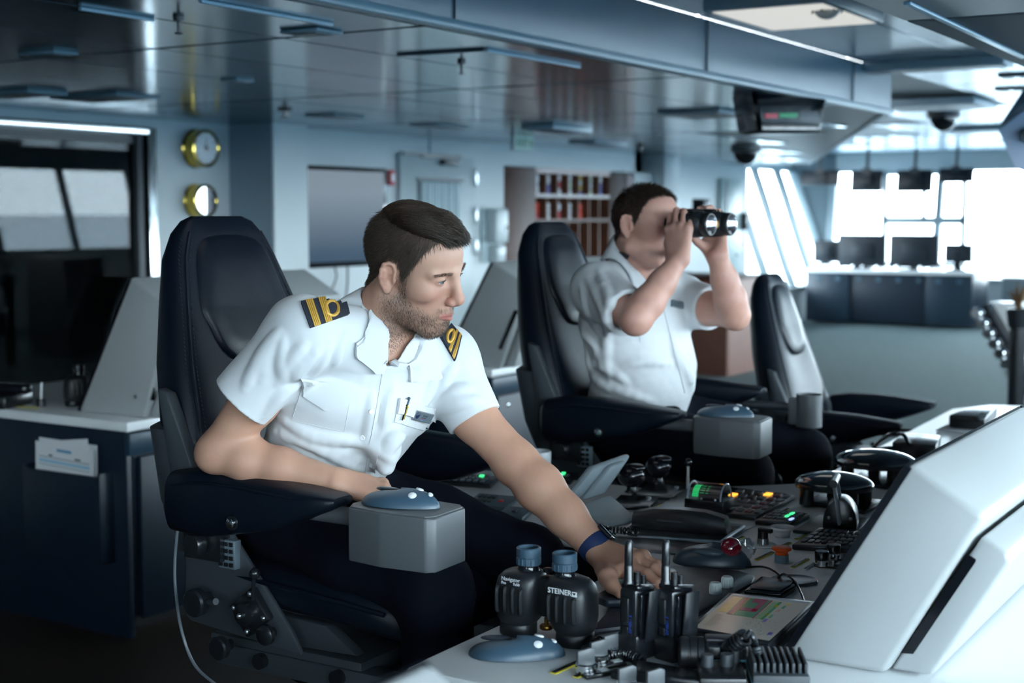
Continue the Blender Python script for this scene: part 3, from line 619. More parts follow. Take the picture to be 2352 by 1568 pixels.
for k in range(14):
    a, b2 = math.pi*(.35+.6*k/14), math.pi*(.35+.6*(k+1)/14); b.quad(AX(.028, a, -.034), AX(.028, b2, -.034), AX(.028, b2, -.018), AX(.028, a, -.018))
b.build('scale_band', mat('scale_green', (.0, .12, .04), .4, emit=((.02, .8, .2), .35)), t, 0); b = MB()
for k in range(14):
    a, b2 = math.pi*(.05+.92*k/14), math.pi*(.05+.92*(k+1)/14); b.quad(AX(.0275, a, -.038), AX(.0275, b2, -.038), AX(.0275, b2, .036), AX(.0275, a, .036))
b.build('scale_drum', BLACK, t, 0); b = MB()
for k in range(6):
    a = math.pi*(.42+.08*k)
    for x0, x1 in ((-.015, -.004), (.0, .006)): b.quad(AX(.0282, a, x0), AX(.0282, a+.06, x0), AX(.0282, a+.06, x1), AX(.0282, a, x1))
b.build('scale_marks', mat('green_marks', (.0, .12, .04), .5, emit=((.03, .5, .15), .35)), t, 0)
for x in (-.04, -.005, .03): MB().sphere((x, -.0085, .043), .003, 8, 6).build('screw', STEEL, t)
# ---- button panels
def button_panel(name, label, pts, rows, m=BLACK, h=.012, lit=()):
    t, K = quadthing(name, label, 'control panel', pts, h, m, .003)
    f = lambda u, v: (K[0]*(1-u)+K[1]*u)*(1-v)+(K[3]*(1-u)+K[2]*u)*v
    for (u, v, w_, d_, mm) in rows:
        q = [f(u-w_, v-d_), f(u+w_, v-d_), f(u+w_, v+d_), f(u-w_, v+d_)]
        MB().prism([p+np.array([0, 0, h]) for p in q], (0, 0, .003), .0006).build('button', mm, t)
    return t
KG = mat('key_grey', (.09, .10, .12), .4); KR = mat('key_dark_red', (.14, .012, .025), .4); KD = mat('key_dark', (.03, .034, .04), .4)
rows = []
for i in range(5):
    for j in range(6):
        u, v = .50+.095*j, .14+.18*i; r = (i*7+j*3) % 5
        rows.append((u, v, .032, .05, KR if j == 4 else (KG if r in (0, 2) else KD)))
lit = {(1, 0), (2, 0), (3, 0)}
rows = [(u, v, w_, d_, LEDO if (k // 6, k % 6) in {(1, 0), (2, 0), (3, 0), (0, 3)} else m_) for k, (u, v, w_, d_, m_) in enumerate(rows)]
button_panel('alarm_panel', 'black panel with four glowing orange buttons, before the second officer', ((1600, 1118), (1826, 1146), (1736, 1196), (1512, 1172)), rows)
rows = [(.15+.12*j, .25+.25*i, .04, .08, LEDG if (i, j) in ((0, 4), (1, 4)) else (LEDB if (i, j) == (2, 6) else KG)) for i in range(3) for j in range(7)]
button_panel('keypad_panel', 'small black keypad with two green lights beyond the white ring button', ((1778, 1181), (1860, 1189), (1818, 1211), (1733, 1205)), rows)
rows = [(.12+.11*j, .2+.2*i, .038, .06, KG if (i+j) % 3 else KD) for i in range(4) for j in range(8)]
button_panel('flush_keypad', 'flush black keypad panel in front of the throttle lever', ((1880, 1222), (2010, 1232), (1962, 1272), (1818, 1262)), rows)
rows = [(.1+.12*j, .2+.3*i, .035, .09, LEDG if (i, j) == (0, 5) else KG) for i in range(3) for j in range(7)]
button_panel('side_keypad', 'black keypad with a green light, left of the reaching arm', ((1020, 1095), (1150, 1102), (1126, 1122), (1000, 1112)), rows)
rows = [(.3, .3, .06, .1, LEDB), (.3, .6, .06, .1, LEDG), (.55, .3, .06, .1, LEDG), (.55, .62, .06, .1, LEDB), (.75, .5, .05, .1, KG)]
button_panel('lit_keypad', 'small black keypad with green and blue lights behind the forearm', ((1262, 1090), (1330, 1094), (1310, 1114), (1240, 1108)), rows)
rows = [(.75, .55, .05, .07, mat('red_button', (.5, .02, .02), .3))]+[(.15+.12*j, .3+.35*i, .04, .1, KD) for i in range(2) for j in range(4)]
button_panel('slate_panel', 'slate grey panel with one red button left of the forearm', ((1100, 1142), (1190, 1150), (1160, 1176), (1068, 1166)), rows, mat('slate_panel', (.05, .075, .09), .4))
button_panel('lower_unit', 'plain dark panel with one round switch under the forearm', ((1165, 1172), (1225, 1178), (1200, 1200), (1140, 1192)), [(.5, .5, .08, .12, KD)], mat('slate_panel', (.05, .075, .09), .4))
# ---- key switch, push buttons and knobs
t = deskthing('key_switch', 'black turn knob on a silver collar and round white dial plate', 'switch', 1752, 1252, math.radians(-100))
MB().lathe([(.030, 0), (.031, .001), (.029, .003)], (0, 0, 0), 32).build('dial_plate', mat('dial_grey', (.70, .74, .76), .4), t); MB().lathe([(.013, .002), (.0125, .016)], (0, 0, 0), 20).build('collar', STEEL, t)
MB().lathe([(.0115, .016), (.011, .032)], (0, 0, 0), 18).build('knob', BLACK, t); MB().box((.006, 0, .034), (.034, .012, .010), None, .003).build('pointer', BLACK, t)
t = deskthing('push_button', 'pale ring-shaped push button behind the key switch', 'button', 1797, 1231); MB().lathe([(.017, 0), (.019, .012), (.027, .018), (.027, .022), (.019, .021), (.017, .014)], (0, 0, 0), 28).build('ring', mat('ring_cream', (.75, .72, .72), .45), t); MB().lathe([(.016, .014), (.001, .016)], (0, 0, 0), 20).build('lens', mat('slate_button', (.05, .078, .105), .35), t)
t = deskthing('emergency_button', 'orange mushroom push button on a blue-grey collar', 'button', 1795, 1290); MB().lathe([(.015, 0), (.0145, .016)], (0, 0, 0), 24).build('collar', mat('collar_blue_grey', (.18, .28, .34), .4), t)
MB().lathe([(.013, .016), (.013, .022), (.0205, .026), (.0205, .030), (.017, .032), (.001, .032)], (0, 0, 0), 28).build('cap', mat('signal_orange', (.85, .10, .008), .35), t)
for lab, px, py in (('black push knob on a chrome collar, nearer of two by the housing edge', 1887, 1300), ('black push knob on a chrome collar, farther of two by the housing edge', 1914, 1284)):
    t = deskthing('push_switch', lab, 'knob', px, py, 0, 'black push switches'); B('plate', (.018, -.012, .002), (.05, .05, .004), BLACK, t); MB().box((.025, -.028, .0045), (.016, .010, .002)).build('legend_plate', MATS['legend_grey'], t)
    MB().lathe([(.0135, .002), (.0135, .014)], (0, 0, 0), 22).build('collar', CHROME, t); MB().lathe([(.0145, .014), (.0145, .030), (.013, .032)], (0, 0, 0), 22).build('cap', BLACK, t)
# ---- throttle with two grey levers
t, K = quadthing('throttle', 'black half-round throttle with two grey levers and a black grip', 'throttle', ((1880, 1190), (2000, 1196), (1960, 1236), (1820, 1224)), .008, mat('throttle_plate', (.02, .03, .038), .35), .002, part='base_plate'); L0 = np.array(t.location)
c = dp(1928, 1222)-L0; b = MB(); pr = [(.05*math.cos(math.pi*k/14), .055*math.sin(math.pi*k/14)) for k in range(15)]
ux = np.array([.25, -.97, 0]); vx = np.array([.97, .25, 0])
b.prism([c+ux*x*.75+np.array([0, 0, .008+z+.012]) for x, z in pr]+[c+ux*-.0375+np.array([0, 0, .006]), c+ux*.0375+np.array([0, 0, .006])], vx*.075, .002).build('drum', BLACK, t)
for k, o_ in enumerate((-.006, .072)):
    p0 = c+vx*o_+np.array([0, 0, .024]); p1 = p0+np.array([-.002, .006, .045]); p2 = p0+np.array([-.004, .014, .088]); b = MB(); b.tube([p0-[0, 0, .006], p0, p1, p2, p2+[0, 0, .004]], [.005, .009, .0085, .007, .004], 10, sq=.45); b.build('lever', mat('lever_grey', (.62, .68, .70), .4), t)
g0 = c+np.array([-.004, .014, .112]); MB().cyl(g0+vx*-.014, g0+vx*.082, .0095, 14).build('grip', BLACK, t)
for o_ in (-.024, .024): MB().sphere(c+ux*o_-vx*.001+np.array([0, 0, .032]), .004, 10, 6).build('screw', STEEL, t)
# ---- dark dome controls farther along
for lab, pn, px, py, r in (('black control with a clear domed cover just beyond the throttle', ((1842, 1158), (1880, 1142), (2030, 1156), (1985, 1182)), 1915, 1160, .085), ('farther black control with a clear domed cover beside the housing', ((1945, 1112), (1990, 1082), (2090, 1092), (2060, 1128)), 2010, 1105, .095)):
    t, K = quadthing('domed_control', lab, 'control', pn, .010, BLACK, .002, part='base_plate'); c = dp(px, py)-np.array(t.location)
    MB().sphere(c+np.array([0, 0, .055]), r, 28, 8, (1, 1.15, .33), 0, 1).build('cover', mat('smoked_cover', (.015, .024, .032), .08, coat=1), t)
    MB().lathe([(r*.98, .045), (r, .05), (r, .056), (r*.97, .058)], c, 28, sy=1.15).build('rim', BLACK, t)
    for a in (.3, 2.4, 4.0, 5.2): MB().cyl(c+np.array([r*.8*math.cos(a), r*.9*math.sin(a), .006]), c+np.array([r*.8*math.cos(a), r*.9*math.sin(a), .05]), .018, 12).build('post', BLACK, t)
# ---- far end of the desk
t, K = quadthing('junction_box', 'black box with a looped cable on the far desk edge', 'box', ((2048, 1052), (2075, 1028), (2160, 1036), (2150, 1062)), .05, BLACK, .006, part='case'); L0 = np.array(t.location)
tt = MB().tube(spline([dp(2005, 1030, .79), dp(2022, 1012, .82), dp(2045, 998, .85), dp(2075, 998, .85), dp(2088, 1020, .83)], 6), .006, 8).build('cable', BLACK, t); tt.matrix_parent_inverse = t.matrix_basis.inverted()
tt = MB().tube(spline([dp(1990, 1038, .792), dp(2030, 1033, .792), dp(2068, 1030, .80)], 6), .01, 8).build('plug', BLACK, t); tt.matrix_parent_inverse = t.matrix_basis.inverted()
t, K = quadthing('dark_device', 'dark wedge device on a pale mat at the far desk end', 'device', ((2150, 990), (2200, 966), (2290, 968), (2260, 996)), .006, mat('mat_grey', (.30, .32, .34), .5), .001, part='mat'); L0 = np.array(t.location)
MB().prism([dp(*p, DZ+.006)-L0 for p in ((2178, 982), (2215, 966), (2290, 960), (2262, 990))], (0, 0, .045), .008).build('body', BLACK, t); MB().cyl(dp(2250, 962, .82)-L0, dp(2256, 955, .85)-L0, .012, 10).build('knob', GREYD, t)
t, _ = quadthing('cable_tray', 'low dark panel between the far dome control and the black box', 'panel', ((2070, 1062), (2130, 1055), (2120, 1090), (2060, 1085)), .01, BLACK, .002)
t = deskthing('mug', 'pale mug rim showing behind the forearm on the centre console', 'mug', 1234, 1100); b = MB(); b.lathe([(.034, 0), (.036, .003), (.038, .075), (.036, .078), (.034, .074), (.032, .01), (.001, .008)], (0, 0, 0), 28); b.build('body', mat('mug_grey', (.45, .48, .5), .3), t); b = MB(); b.tube([(0, .036+.018*math.sin(math.pi*k/8), .015+.045*k/8) for k in range(9)], .005, 8).build('handle', MATS['mug_grey'], t)
# ================================================================ aft row of consoles
def aft_console(label, x0, x1, yf, depth, label_group='navy aft consoles with white tops'):
    t = thing('aft_console', label, 'console', (x0, yf, 0), 0, label_group); L_ = x1-x0
    MB().prism([(0, 0, .745), (L_, 0, .745), (L_, depth, .745), (0, depth, .745)], (0, 0, .035), .006).build('worktop', TOP, t)
    # end panels taper towards the floor on the aft side
    for x in (.012, L_-.037):
        MB().prism([(x, .02, 0), (x, .02, .745), (x, depth-.02, .745), (x, depth-.05, .62), (x, depth*.62, .0)], (.025, 0, 0), .004).build('end_panel', NAVY, t)
    MB().prism([(.05, .03, .08), (.05, .03, .745), (.05, depth-.06, .745), (.05, depth*.6, .08)], (L_-.1, 0, 0)).build('carcass', NAVY, t)
    B('plinth', (L_/2, depth*.3, .04), (L_-.14, depth*.45, .08), BLACK, t)
    n = max(1, int(L_/.55)); w_ = (L_-.12)/n
    for i in range(n):
        d = B('door', (.06+w_*(i+.5), .017, .36), (w_-.012, .022, .58), NAVY, t, .005)
        MB().lathe([(.009, 0), (.010, .004), (.007, .006), (.001, .006)], (.06+w_*i+.09, .006, .60), 16, axis=(0, -1, 0)).build('lock', CHROME, d)
    B('top_rail', (L_/2, .014, .70), (L_-.02, .03, .08), NAVY2, t, .006)
    return t
YA = 3.70
a1 = aft_console('navy aft console at left with a paper pocket on its end panel', 3.44, 5.05, YA, 1.18)
a2 = aft_console('navy aft console seen between the two officers', 5.50, 7.20, 3.52, 1.15)
PA = [(4.057, DZ), (3.771, 1.279), (3.574, 1.174), (3.722, DZ)]
FA = [(3.60, 1.10), (3.52, 1.06), (3.52, 1.02), (3.655, DZ+.003), (3.715, DZ+.003)]
SA = [(3.60, .99), (3.588, .985), (3.665, .86), (3.682, .86)]
def aft_housing(label, x0, x1, dy, slot=True):
    sh = lambda P: [(y+dy, z) for y, z in P]
    return housing(label, x0, x1, sh(PA), fwd=sh([(3.56, 1.13), (3.54, 1.12), (3.66, DZ+.003), (3.72, DZ+.003)]) , slot=None, group='white housings on the aft consoles')
h1 = aft_housing('white slanted housing left of the first chair, on the aft console', 3.54, 4.48, 0)
B('slot', (.012, -.20, .115), (.006, .018, .10), GLOSSB, h1, 0, M=Matrix.Translation((0, 0, 0)) @ Matrix.Rotation(0, 4, 'X'))
MB().cyl((-.006, -.13, .075), (0, -.13, .075), .007, 12).build('screw', STEEL, h1)
h2 = aft_housing('white slanted housing with a blue sticker, behind the first officer\'s left shoulder', 5.60, 6.75, -.19)
B('sticker', (-.003, .09, .06), (.003, .085, .085), mat('sticker_blue', (.05, .12, .25), .5), h2)
MB().prism([(.03, -.262, .27), (.03, -.245, .275), (.03, -.155, .09), (.03, -.172, .085)], (-.035, 0, 0)).build('slot', GLOSSB, h2, 0)
t = thing('gooseneck_lamp', 'grey gooseneck lamp curving beside the second white housing', 'lamp', (5.63, 3.95, DZ))
MB().tube(spline([(0, .12, 0), (0, .14, .12), (.0, .10, .27), (0, .02, .30), (0, -.03, .27)], 8), .011, 8).build('neck', GREY, t); MB().cyl((0, .125, .0), (0, .125, .1), .014, 10).build('grip', BLACK, t)
binoculars('dark binoculars standing on the aft console left of the slanted housing', (3.68, 4.155, DZ), math.radians(-35), cups=BLACK, lettering=False)
t = thing('telephone', 'black desk telephone at the left edge on the aft console', 'telephone', (3.47, 4.43, DZ), .3)
MB().prism([(-.08, -.10, 0), (.10, -.10, 0), (.10, .12, 0), (-.08, .12, 0)], (0, 0, .05), .01).build('body', BLACK, t); MB().box((.0, -.05, .07), (.05, .2, .04), None, .014, 3).build('handset', GLOSSB, t)
t = thing('pen_stand', 'short dark pen stand with a pale pen on the aft console', 'pen', (3.56, 4.28, DZ)); MB().cyl((0, 0, 0), (0, 0, .03), .018, 14).build('holder', BLACK, t); MB().cyl((0, 0, .03), (.004, 0, .09), .004, 8).build('pen', PAPER, t)
t = thing('tape_label', 'yellow edged tape label on the aft console at left', 'label', onz(60, 935, DZ), math.radians(-80)); B('backing', (0, 0, .001), (.10, .012, .002), YELLOW, t); B('tape', (0, .002, .0025), (.09, .008, .001), BLACK, t)
# paper pocket with sheets on the near end panel
pk = [onx(78, 1060, 3.44), onx(255, 1088, 3.44), onx(258, 1285, 3.44), onx(98, 1262, 3.44)]
ys = [p[1] for p in pk]; z0, z1 = .62-.27, .665; y0, y1 = min(ys)+.0, max(ys)-.02
zt = float(onx(170, 1072, 3.44)[2]); zb = float(onx(170, 1275, 3.44)[2]); ya, yb = float(pk[1][1]), float(pk[0][1])
t = thing('paper_pocket', 'navy document pocket screwed to the end of the left aft console', 'holder', (3.4515, (ya+yb)/2, zb)); hw = (yb-ya)/2; hh = zt-zb
B('front', (-.062, 0, hh*.48), (.006, 2*hw, hh*.96), NAVY, t, .002); B('side', (-.032, hw-.003, hh/2), (.064, .006, hh), NAVY, t, .002); B('side', (-.032, -hw+.003, hh/2), (.064, .006, hh), NAVY, t, .002); B('bottom', (-.032, 0, .003), (.064, 2*hw, .006), NAVY, t)
def sheet(label, dy, dz, lean, col=PAPER, pr=True, w_=.30, x=-.03):
    s = thing('paper_sheet', label, 'paper', (3.4515+x, (ya+yb)/2+dy, zb+.008), 0, 'papers in the pocket', rot=(lean, 0, 0))
    B('sheet', (0, 0, hh*.5+dz/2), (.0016, w_, hh+dz), col, s)
    if pr:
        BL = mat('print_blue', (.10, .32, .55), .6); GR = mat('print_grey', (.35, .4, .45), .6); top_ = hh+dz
        for (y, z, w2, h2, m_) in ((.0, -.022, .075, .010, BL), (0, -.052, .26, .004, GR), (.0, -.066, .26, .011, mat('print_pale_blue', (.35, .6, .75), .6)), (.07, -.044, .02, .005, BLACK), (-.07, -.044, .03, .005, BLACK), (0, -.080, .26, .003, GR)):
            B('print', (-.0012, y, top_+z), (.0008, w2, h2), m_, s)
sheet('front printed sheet with blue lines in the pocket', .005, .075, math.radians(2), x=-.05)
sheet('blank sheet tilted behind the printed one in the pocket', -.03, .092, math.radians(-7), pr=False, w_=.27, x=-.036)
sheet('rear sheet in the pocket, behind the tilted blank one', .012, .085, math.radians(1), pr=False, x=-.022)
# ---- low pale cupboard and black stool at the left edge
t = thing('low_cupboard', 'low pale grey cupboard at the left edge beyond the aft console', 'cupboard', (3.3, 5.75, .01)); B('body', (0, 0, .30), (1.3, .5, .42), mat('cupboard_grey', (.35, .42, .45), .45), t, .01); B('plinth', (0, 0, .045), (1.24, .44, .09), GREYD, t); B('top_edge', (0, 0, .525), (1.34, .54, .03), MATS['cupboard_grey'], t, .008)
p = at(-60, 1060, 6.0); t = thing('stool', 'black cushioned stool at the left edge in front of the low cupboard', 'stool', (p[0], p[1], .009))
MB().box((0, 0, p[2]-.009), (.42, .42, .12), None, .05, 4).build('seat', LEATHER, t); MB().cyl((0, 0, .05), (0, 0, p[2]-.06), .035, 14).build('post', GREYD, t); MB().lathe([(.22, 0), (.22, .03), (.05, .06)], (0, 0, 0), 24).build('base', BLACK, t)
# ---- inside the dark chart room
RKX = float(ony(256, 590, 8.395)[0])+.05
t = thing('equipment_rack', 'dark equipment rack with red lights behind the partition glass', 'rack', (RKX, 8.7, 0)); B('cabinet', (0, 0, 1.0), (.80, .6, 2.0), mat('rack_black', (.010, .010, .012), .5), t, .01)
for k in range(4):
    MB().sphere((0, 0, 0), .016, 12, 8, (1, .5, 1)).build('red_light', LEDR, t); q = ony(256, 562+18*k, 8.395); COL.objects[-1].location = (q[0]-RKX, q[1]-8.7, q[2])
SWX = float(ony(22, 620, 8.94)[0])-.10; RKX = float(ony(256, 590, 8.395)[0])+.05
t = thing('switchboard', 'black switchboard with grey knobs at the far left behind the glass', 'switchboard', (SWX, 9.0, 0)); B('board', (0, 0, 1.1), (.5, .1, .6), GLOSSB, t, .01); B('post', (0, 0, .4), (.4, .08, .8), DARKIN, t)
for px, py in ((5, 580), (38, 582), (22, 607), (6, 640), (24, 668)):
    q = ony(px, py, 8.94); MB().lathe([(.025, 0), (.022, .02), (.001, .022)], (q[0]-SWX, q[1]-9.0, q[2]), 14, axis=(0, -1, 0)).build('knob', GREY, t)
t = thing('chart_room_panel', 'dim yellow-brown panel behind the partition glass', 'panel', (SWX+.58, 9.02, 0)); B('board', (0, 0, 1.0), (.55, .05, 2.0), mat('ochre_panel', (.10, .065, .012), .5), t); B('trim', (.12, -.03, 1.0), (.3, .02, 2.0), mat('olive_panel', (.035, .033, .016), .5), t)
# ================================================================ swivel bridge chairs (face -y in their own frame)
def sel(cx, cy, z, hx, hy, p=3.2, n=40, bow=0.0):
    out = []
    for k in range(n):
        a = 2*math.pi*k/n; c, s_ = math.cos(a), math.sin(a)
        x = hx*math.copysign(abs(c)**(2/p), c); y = hy*math.copysign(abs(s_)**(2/p), s_)
        out.append((cx+x, cy+y-bow*(x/hx)**2, z))
    return out
def bridge_chair(label, xy, rz, lift=0.0, box=True, cup=False, tilt=0.0):
    t = thing('bridge_chair', label, 'chair', (xy[0], xy[1], 0), rz, 'black leather bridge chairs'); l = lift
    # backrest: padded shell, bolsters curl forward, inset head pad
    prof = [(.775, .225, .20, .040), (.80, .232, .236, .070), (.90, .258, .256, .090), (1.05, .294, .248, .090), (1.18, .331, .224, .080), (1.30, .361, .190, .066), (1.40, .376, .158, .054), (1.455, .382, .130, .042), (1.483, .384, .102, .030), (1.494, .385, .076, .014)]
    bk = MB().loft([sel(0, y, z+l, hx, hy, 3.0, 40, .030 if z < 1.35 else .018) for z, y, hx, hy in prof]).build('backrest', LEATHER, t, 60)
    def front(x, z, o=0.0):
        zs = [p[0] for p in prof]; y = np.interp(z, zs, [p[1] for p in prof]); hx = np.interp(z, zs, [p[2] for p in prof]); hy = np.interp(z, zs, [p[3] for p in prof])
        u = min(.999, abs(x)/hx); return np.array([x, y-hy*(1-u**3.0)**(1/3.0)-np.interp(z, [1.3, 1.4], [.030, .018])*u*u-o, z+l])
    # head pad: trapezoid raised from the shell
    out = [(-.138, 1.285), (-.085, 1.185), (.085, 1.185), (.138, 1.285), (.132, 1.34), (.108, 1.42), (.06, 1.452), (-.06, 1.452), (-.108, 1.42), (-.132, 1.34)]
    oc = spline(out+[out[0]], 4)[:-1]; cen = np.array([0, 1.30]); rings = []
    for f, h in ((1.0, -.010), (.97, .006), (.90, .013), (.6, .017), (.25, .018)): rings.append([tuple(front(cen[0]+(q[0]-cen[0])*f, cen[1]+(q[1]-cen[1])*f, h)) for q in oc])
    MB().loft(rings).build('head_pad', LEATHER, bk, 60)
    for sg in (-1, 1):
        P = [front(sg*min(.90*np.interp(z, [p[0] for p in prof], [p[2] for p in prof]), 1), z, .001) for z in np.linspace(.84, 1.46, 24)]
        MB().tube(P, .0035, 6).build('piping', LEATHER, bk); b = MB(); d = MB()
        for off in (-.010, .010):
            for i in range(70):
                z = .85+.6*i/70; hx = np.interp(z, [p[0] for p in prof], [p[2] for p in prof]); x = sg*(.90*hx+off); a_, b_ = front(x, z, .0006), front(x, z+.005, .0006); b.tube([a_, b_], .0008, 3)
        b.build('stitching', mat('stitch_thread', (.035, .045, .055), .5), bk)
        MB().tube(spline([front(sg*.225, 1.03, .002), front(sg*.17, 1.0, .003), front(sg*.15, .92, .002), front(sg*.14, .84, .001)], 6), .003, 6).build('seam', LEATHER, bk)
    MB().loft([sel(0, y+.026, z+l, hx*1.02, hy*.85, 3.0, 32, .02) for z, y, hx, hy in [(.74, .24, .21, .04)]+prof[1:4]+[(1.085, .29, .15, .05)]]).build('back_shell', GREYD, t, 60)
    for sg in (-1, 1): MB().prism([(sg*.268, .292, 1.14+l), (sg*.268, .262, 1.13+l), (sg*.268, .18, .95+l), (sg*.268, .17, .80+l), (sg*.268, .25, .80+l), (sg*.268, .26, .97+l)], (-sg*.03, 0, 0), .006).build('side_wing', GREYD, t)
    # seat
    rings = []
    for y, z, hx, hz in ((.20, .750, .20, .035), (.18, .755, .235, .055), (.05, .748, .250, .058), (-.12, .742, .256, .058), (-.24, .732, .252, .058), (-.305, .715, .235, .050), (-.335, .700, .20, .03)):
        rings.append([(x, y, z+l+zz) for x, zz in [(hx*math.copysign(abs(math.cos(a))**.55, math.cos(a)), hz*math.copysign(abs(math.sin(a))**.6, math.sin(a))) for a in [2*math.pi*k/32 for k in range(32)]]])
    MB().loft(rings).build('seat', LEATHER, t, 60)
    for sg in (-1, 1):
        MB().tube(spline([(sg*.253, .15, .772+l), (sg*.262, 0, .765+l), (sg*.266, -.15, .757+l), (sg*.25, -.28, .74+l)], 6), .005, 6).build('seat_piping', LEATHER, t)
        MB().prism([(sg*.20, .14, .70+l), (sg*.20, -.12, .69+l), (sg*.20, -.20, .64+l), (sg*.20, -.05, .635+l), (sg*.20, .12, .66+l)], (sg*.03, 0, 0), .005).build('seat_pan', GREYD, t)
        # slanted side plate with its knobs
        sp_ = MB().prism([(sg*.262, .225, .86+l), (sg*.262, .10, .86+l), (sg*.262, -.06, .675+l), (sg*.262, -.085, .632+l), (sg*.262, .215, .656+l), (sg*.262, .23, .67+l)], (sg*-.012, 0, 0), .004).build('side_plate', GREYD, t)
        for y, z, r, L_ in ((.155, .834, .024, .055), (.160, .712, .029, .050), (.105, .625, .024, .04), (-.012, .668, .021, .03)):
            b = MB(); x0 = sg*.262; b.lathe([(r*.5, 0), (r*.5, L_*.35), (r*.75, L_*.4), (r*.8, L_*.55), (r, L_*.6), (r, L_*.92), (r*.85, L_)], (x0, y, z+l), 20, axis=(sg, 0, 0)); b.build('knob', BLACK, sp_)
        MB().cyl((sg*.285, .15, .712+l), (sg*.30, .105, .722+l), .007, 10).build('pin', GREYD, sp_)
        M = Matrix.Translation((sg*.272, .035, .705+l)) @ Matrix.Rotation(math.radians(52), 4, 'X'); mp = MB().box((0, 0, 0), (.02, .075, .075), M, .004).build('mount_plate', BLACK, sp_)
        for a in (-1, 1):
            for c_ in (-1, 1): q = M @ Vector((sg*.011, a*.028, c_*.028)); MB().sphere(q, .0055, 10, 6, (.6, 1, 1)).build('bolt', STEEL, mp)
        MB().lathe([(.024, 0), (.022, .018), (.010, .02), (.008, .026), (.001, .026)], (sg*.282, .035, .705+l), 18, axis=(sg, 0, 0)).build('hub', BLACK, mp); MB().sphere((sg*.308, .035, .705+l), .006, 10, 6).build('hub_bolt', STEEL, mp)
        b = MB(); b.cyl((sg*.285, .02, .735+l), (sg*.288, .012, .785+l), .004, 8); b.sphere((sg*.288, .011, .79+l), .012, 12, 8); b.build('lever', BLACK, sp_)
        # armrest: padded, deep at the rear, thin at the front
        rings = []
        for y, zt, zb, hx in ((.205, .966, .885, .030), (.19, .985, .862, .040), (.11, .997, .858, .044), (.02, .997, .874, .045), (-.08, .992, .894, .044), (-.16, .984, .924, .042), (-.215, .978, .947, .038), (-.232, .974, .957, .028)):
            c = (zt+zb)/2; h = (zt-zb)/2
            rings.append([(sg*.31+hx*math.copysign(abs(math.cos(a))**.6, math.cos(a)), y, c+l+h*math.copysign(abs(math.sin(a))**.65, math.sin(a))) for a in [2*math.pi*k/28 for k in range(28)]])
        ar = MB().loft(rings).build('armrest', LEATHER, t, 60)
        b = MB(); b.tube(spline([(sg*.352, .17, .962+l), (sg*.355, .1, .974+l), (sg*.356, 0, .975+l), (sg*.352, -.12, .968+l), (sg*.343, -.21, .964+l)], 6), .0028, 6); b.build('arm_piping', LEATHER, ar)
        b = MB(); b.lathe([(.013, 0), (.015, .004), (.014, .008)], (sg*.352, .005, .905+l), 18, axis=(sg, 0, 0)); b.build('arm_knob_base', BLACK, ar); MB().lathe([(.009, .008), (.010, .011), (.006, .013), (.001, .013)], (sg*.352, .005, .905+l), 18, axis=(sg, 0, 0)).build('arm_knob', CHROME, ar)
        MB().prism([(sg*.29, .20, .86+l), (sg*.29, .10, .86+l), (sg*.29, .10, .80+l), (sg*.29, .20, .80+l)], (-sg*.03, 0, 0)).build('arm_bracket', BLACK, t)
    if True:
        sg = -1
        MB().cyl((-.31, -.12, .938+l), (-.31, -.30, .938+l), .017, 14).build('arm_bar', GREY, t)
        out = [(-.372, -.292), (-.345, -.277), (-.268, -.280), (-.248, -.294), (-.238, -.37), (-.246, -.458), (-.262, -.474), (-.36, -.478), (-.374, -.464), (-.382, -.37)]
        if box:
            bx = MB().prism([(x, y, .872+l) for x, y in out], (0, 0, .098), .004, 2).build('control_box', GREY, t)
            MB().prism([(-.31+(x+.31)*.94, -.36+(y+.36)*.96, .9695+l) for x, y in out], (0, 0, .003), .001).build('box_lid', GREY, bx)
    if cup:
        MB().cyl((.31, -.12, .92+l), (.31, -.33, .92+l), .014, 12).build('arm_bar', GREYD, t)
        b = MB(); b.lathe([(.040, 0), (.040, .10), (.037, .10), (.037, .006), (.001, .006)], (.31, -.38, .865+l), 24); b.build('cup_holder', GREY, t); B('cup_bracket', (.31, -.335, .91+l), (.05, .03, .08), GREY, t, .004)
    # keypad handset clipped under the near arm
    kp = MB().box((-.268, .095, .815+l), (.02, .045, .06), None, .003).build('keypad', mat('keypad_steel', (.25, .32, .37), .35, metal=.6), t)
    for i in range(3):
        for j in range(4): B('key', (-.2795, .081+.014*i, .795+l+.014*j), (.004, .009, .008), BLACK, kp)
    # under-frame, column and foot
    B('swivel_frame', (0, .0, .60+l), (.44, .40, .05), GREYD, t, .006); B('rail', (-.20, -.05, .585+l), (.05, .46, .045), GREYD, t, .004); B('rail', (.20, -.05, .585+l), (.05, .46, .045), GREYD, t, .004)
    for x in (-.15, .05): MB().cyl((-.226, x, .59+l), (-.24, x, .59+l), .016, 14).build('frame_bolt', BLACK, t)
    MB().lathe([(.14, .52+l), (.14, .57+l)], (0, 0, 0), 24).build('swivel_ring', BLACK, t)
    MB().lathe([(.105, .03), (.10, .53+l)], (0, 0, 0), 28).build('column', mat('column_grey', (.06, .075, .09), .4), t); MB().lathe([(.28, .0), (.28, .02), (.12, .05)], (0, 0, 0), 32).build('foot', GREYD, t)
    return t
CH1 = (2.37, 1.88); c1 = bridge_chair('black leather bridge chair under the officer in front, grey box on its arm', CH1, 0)
q = at(1396, 960, 4.05); R2 = math.radians(1); CH2 = (q[0]+.31*math.cos(R2), q[1]+.31*math.sin(R2)); c2 = bridge_chair('black leather bridge chair under the officer looking through binoculars', CH2, R2, -.02, cup=True)
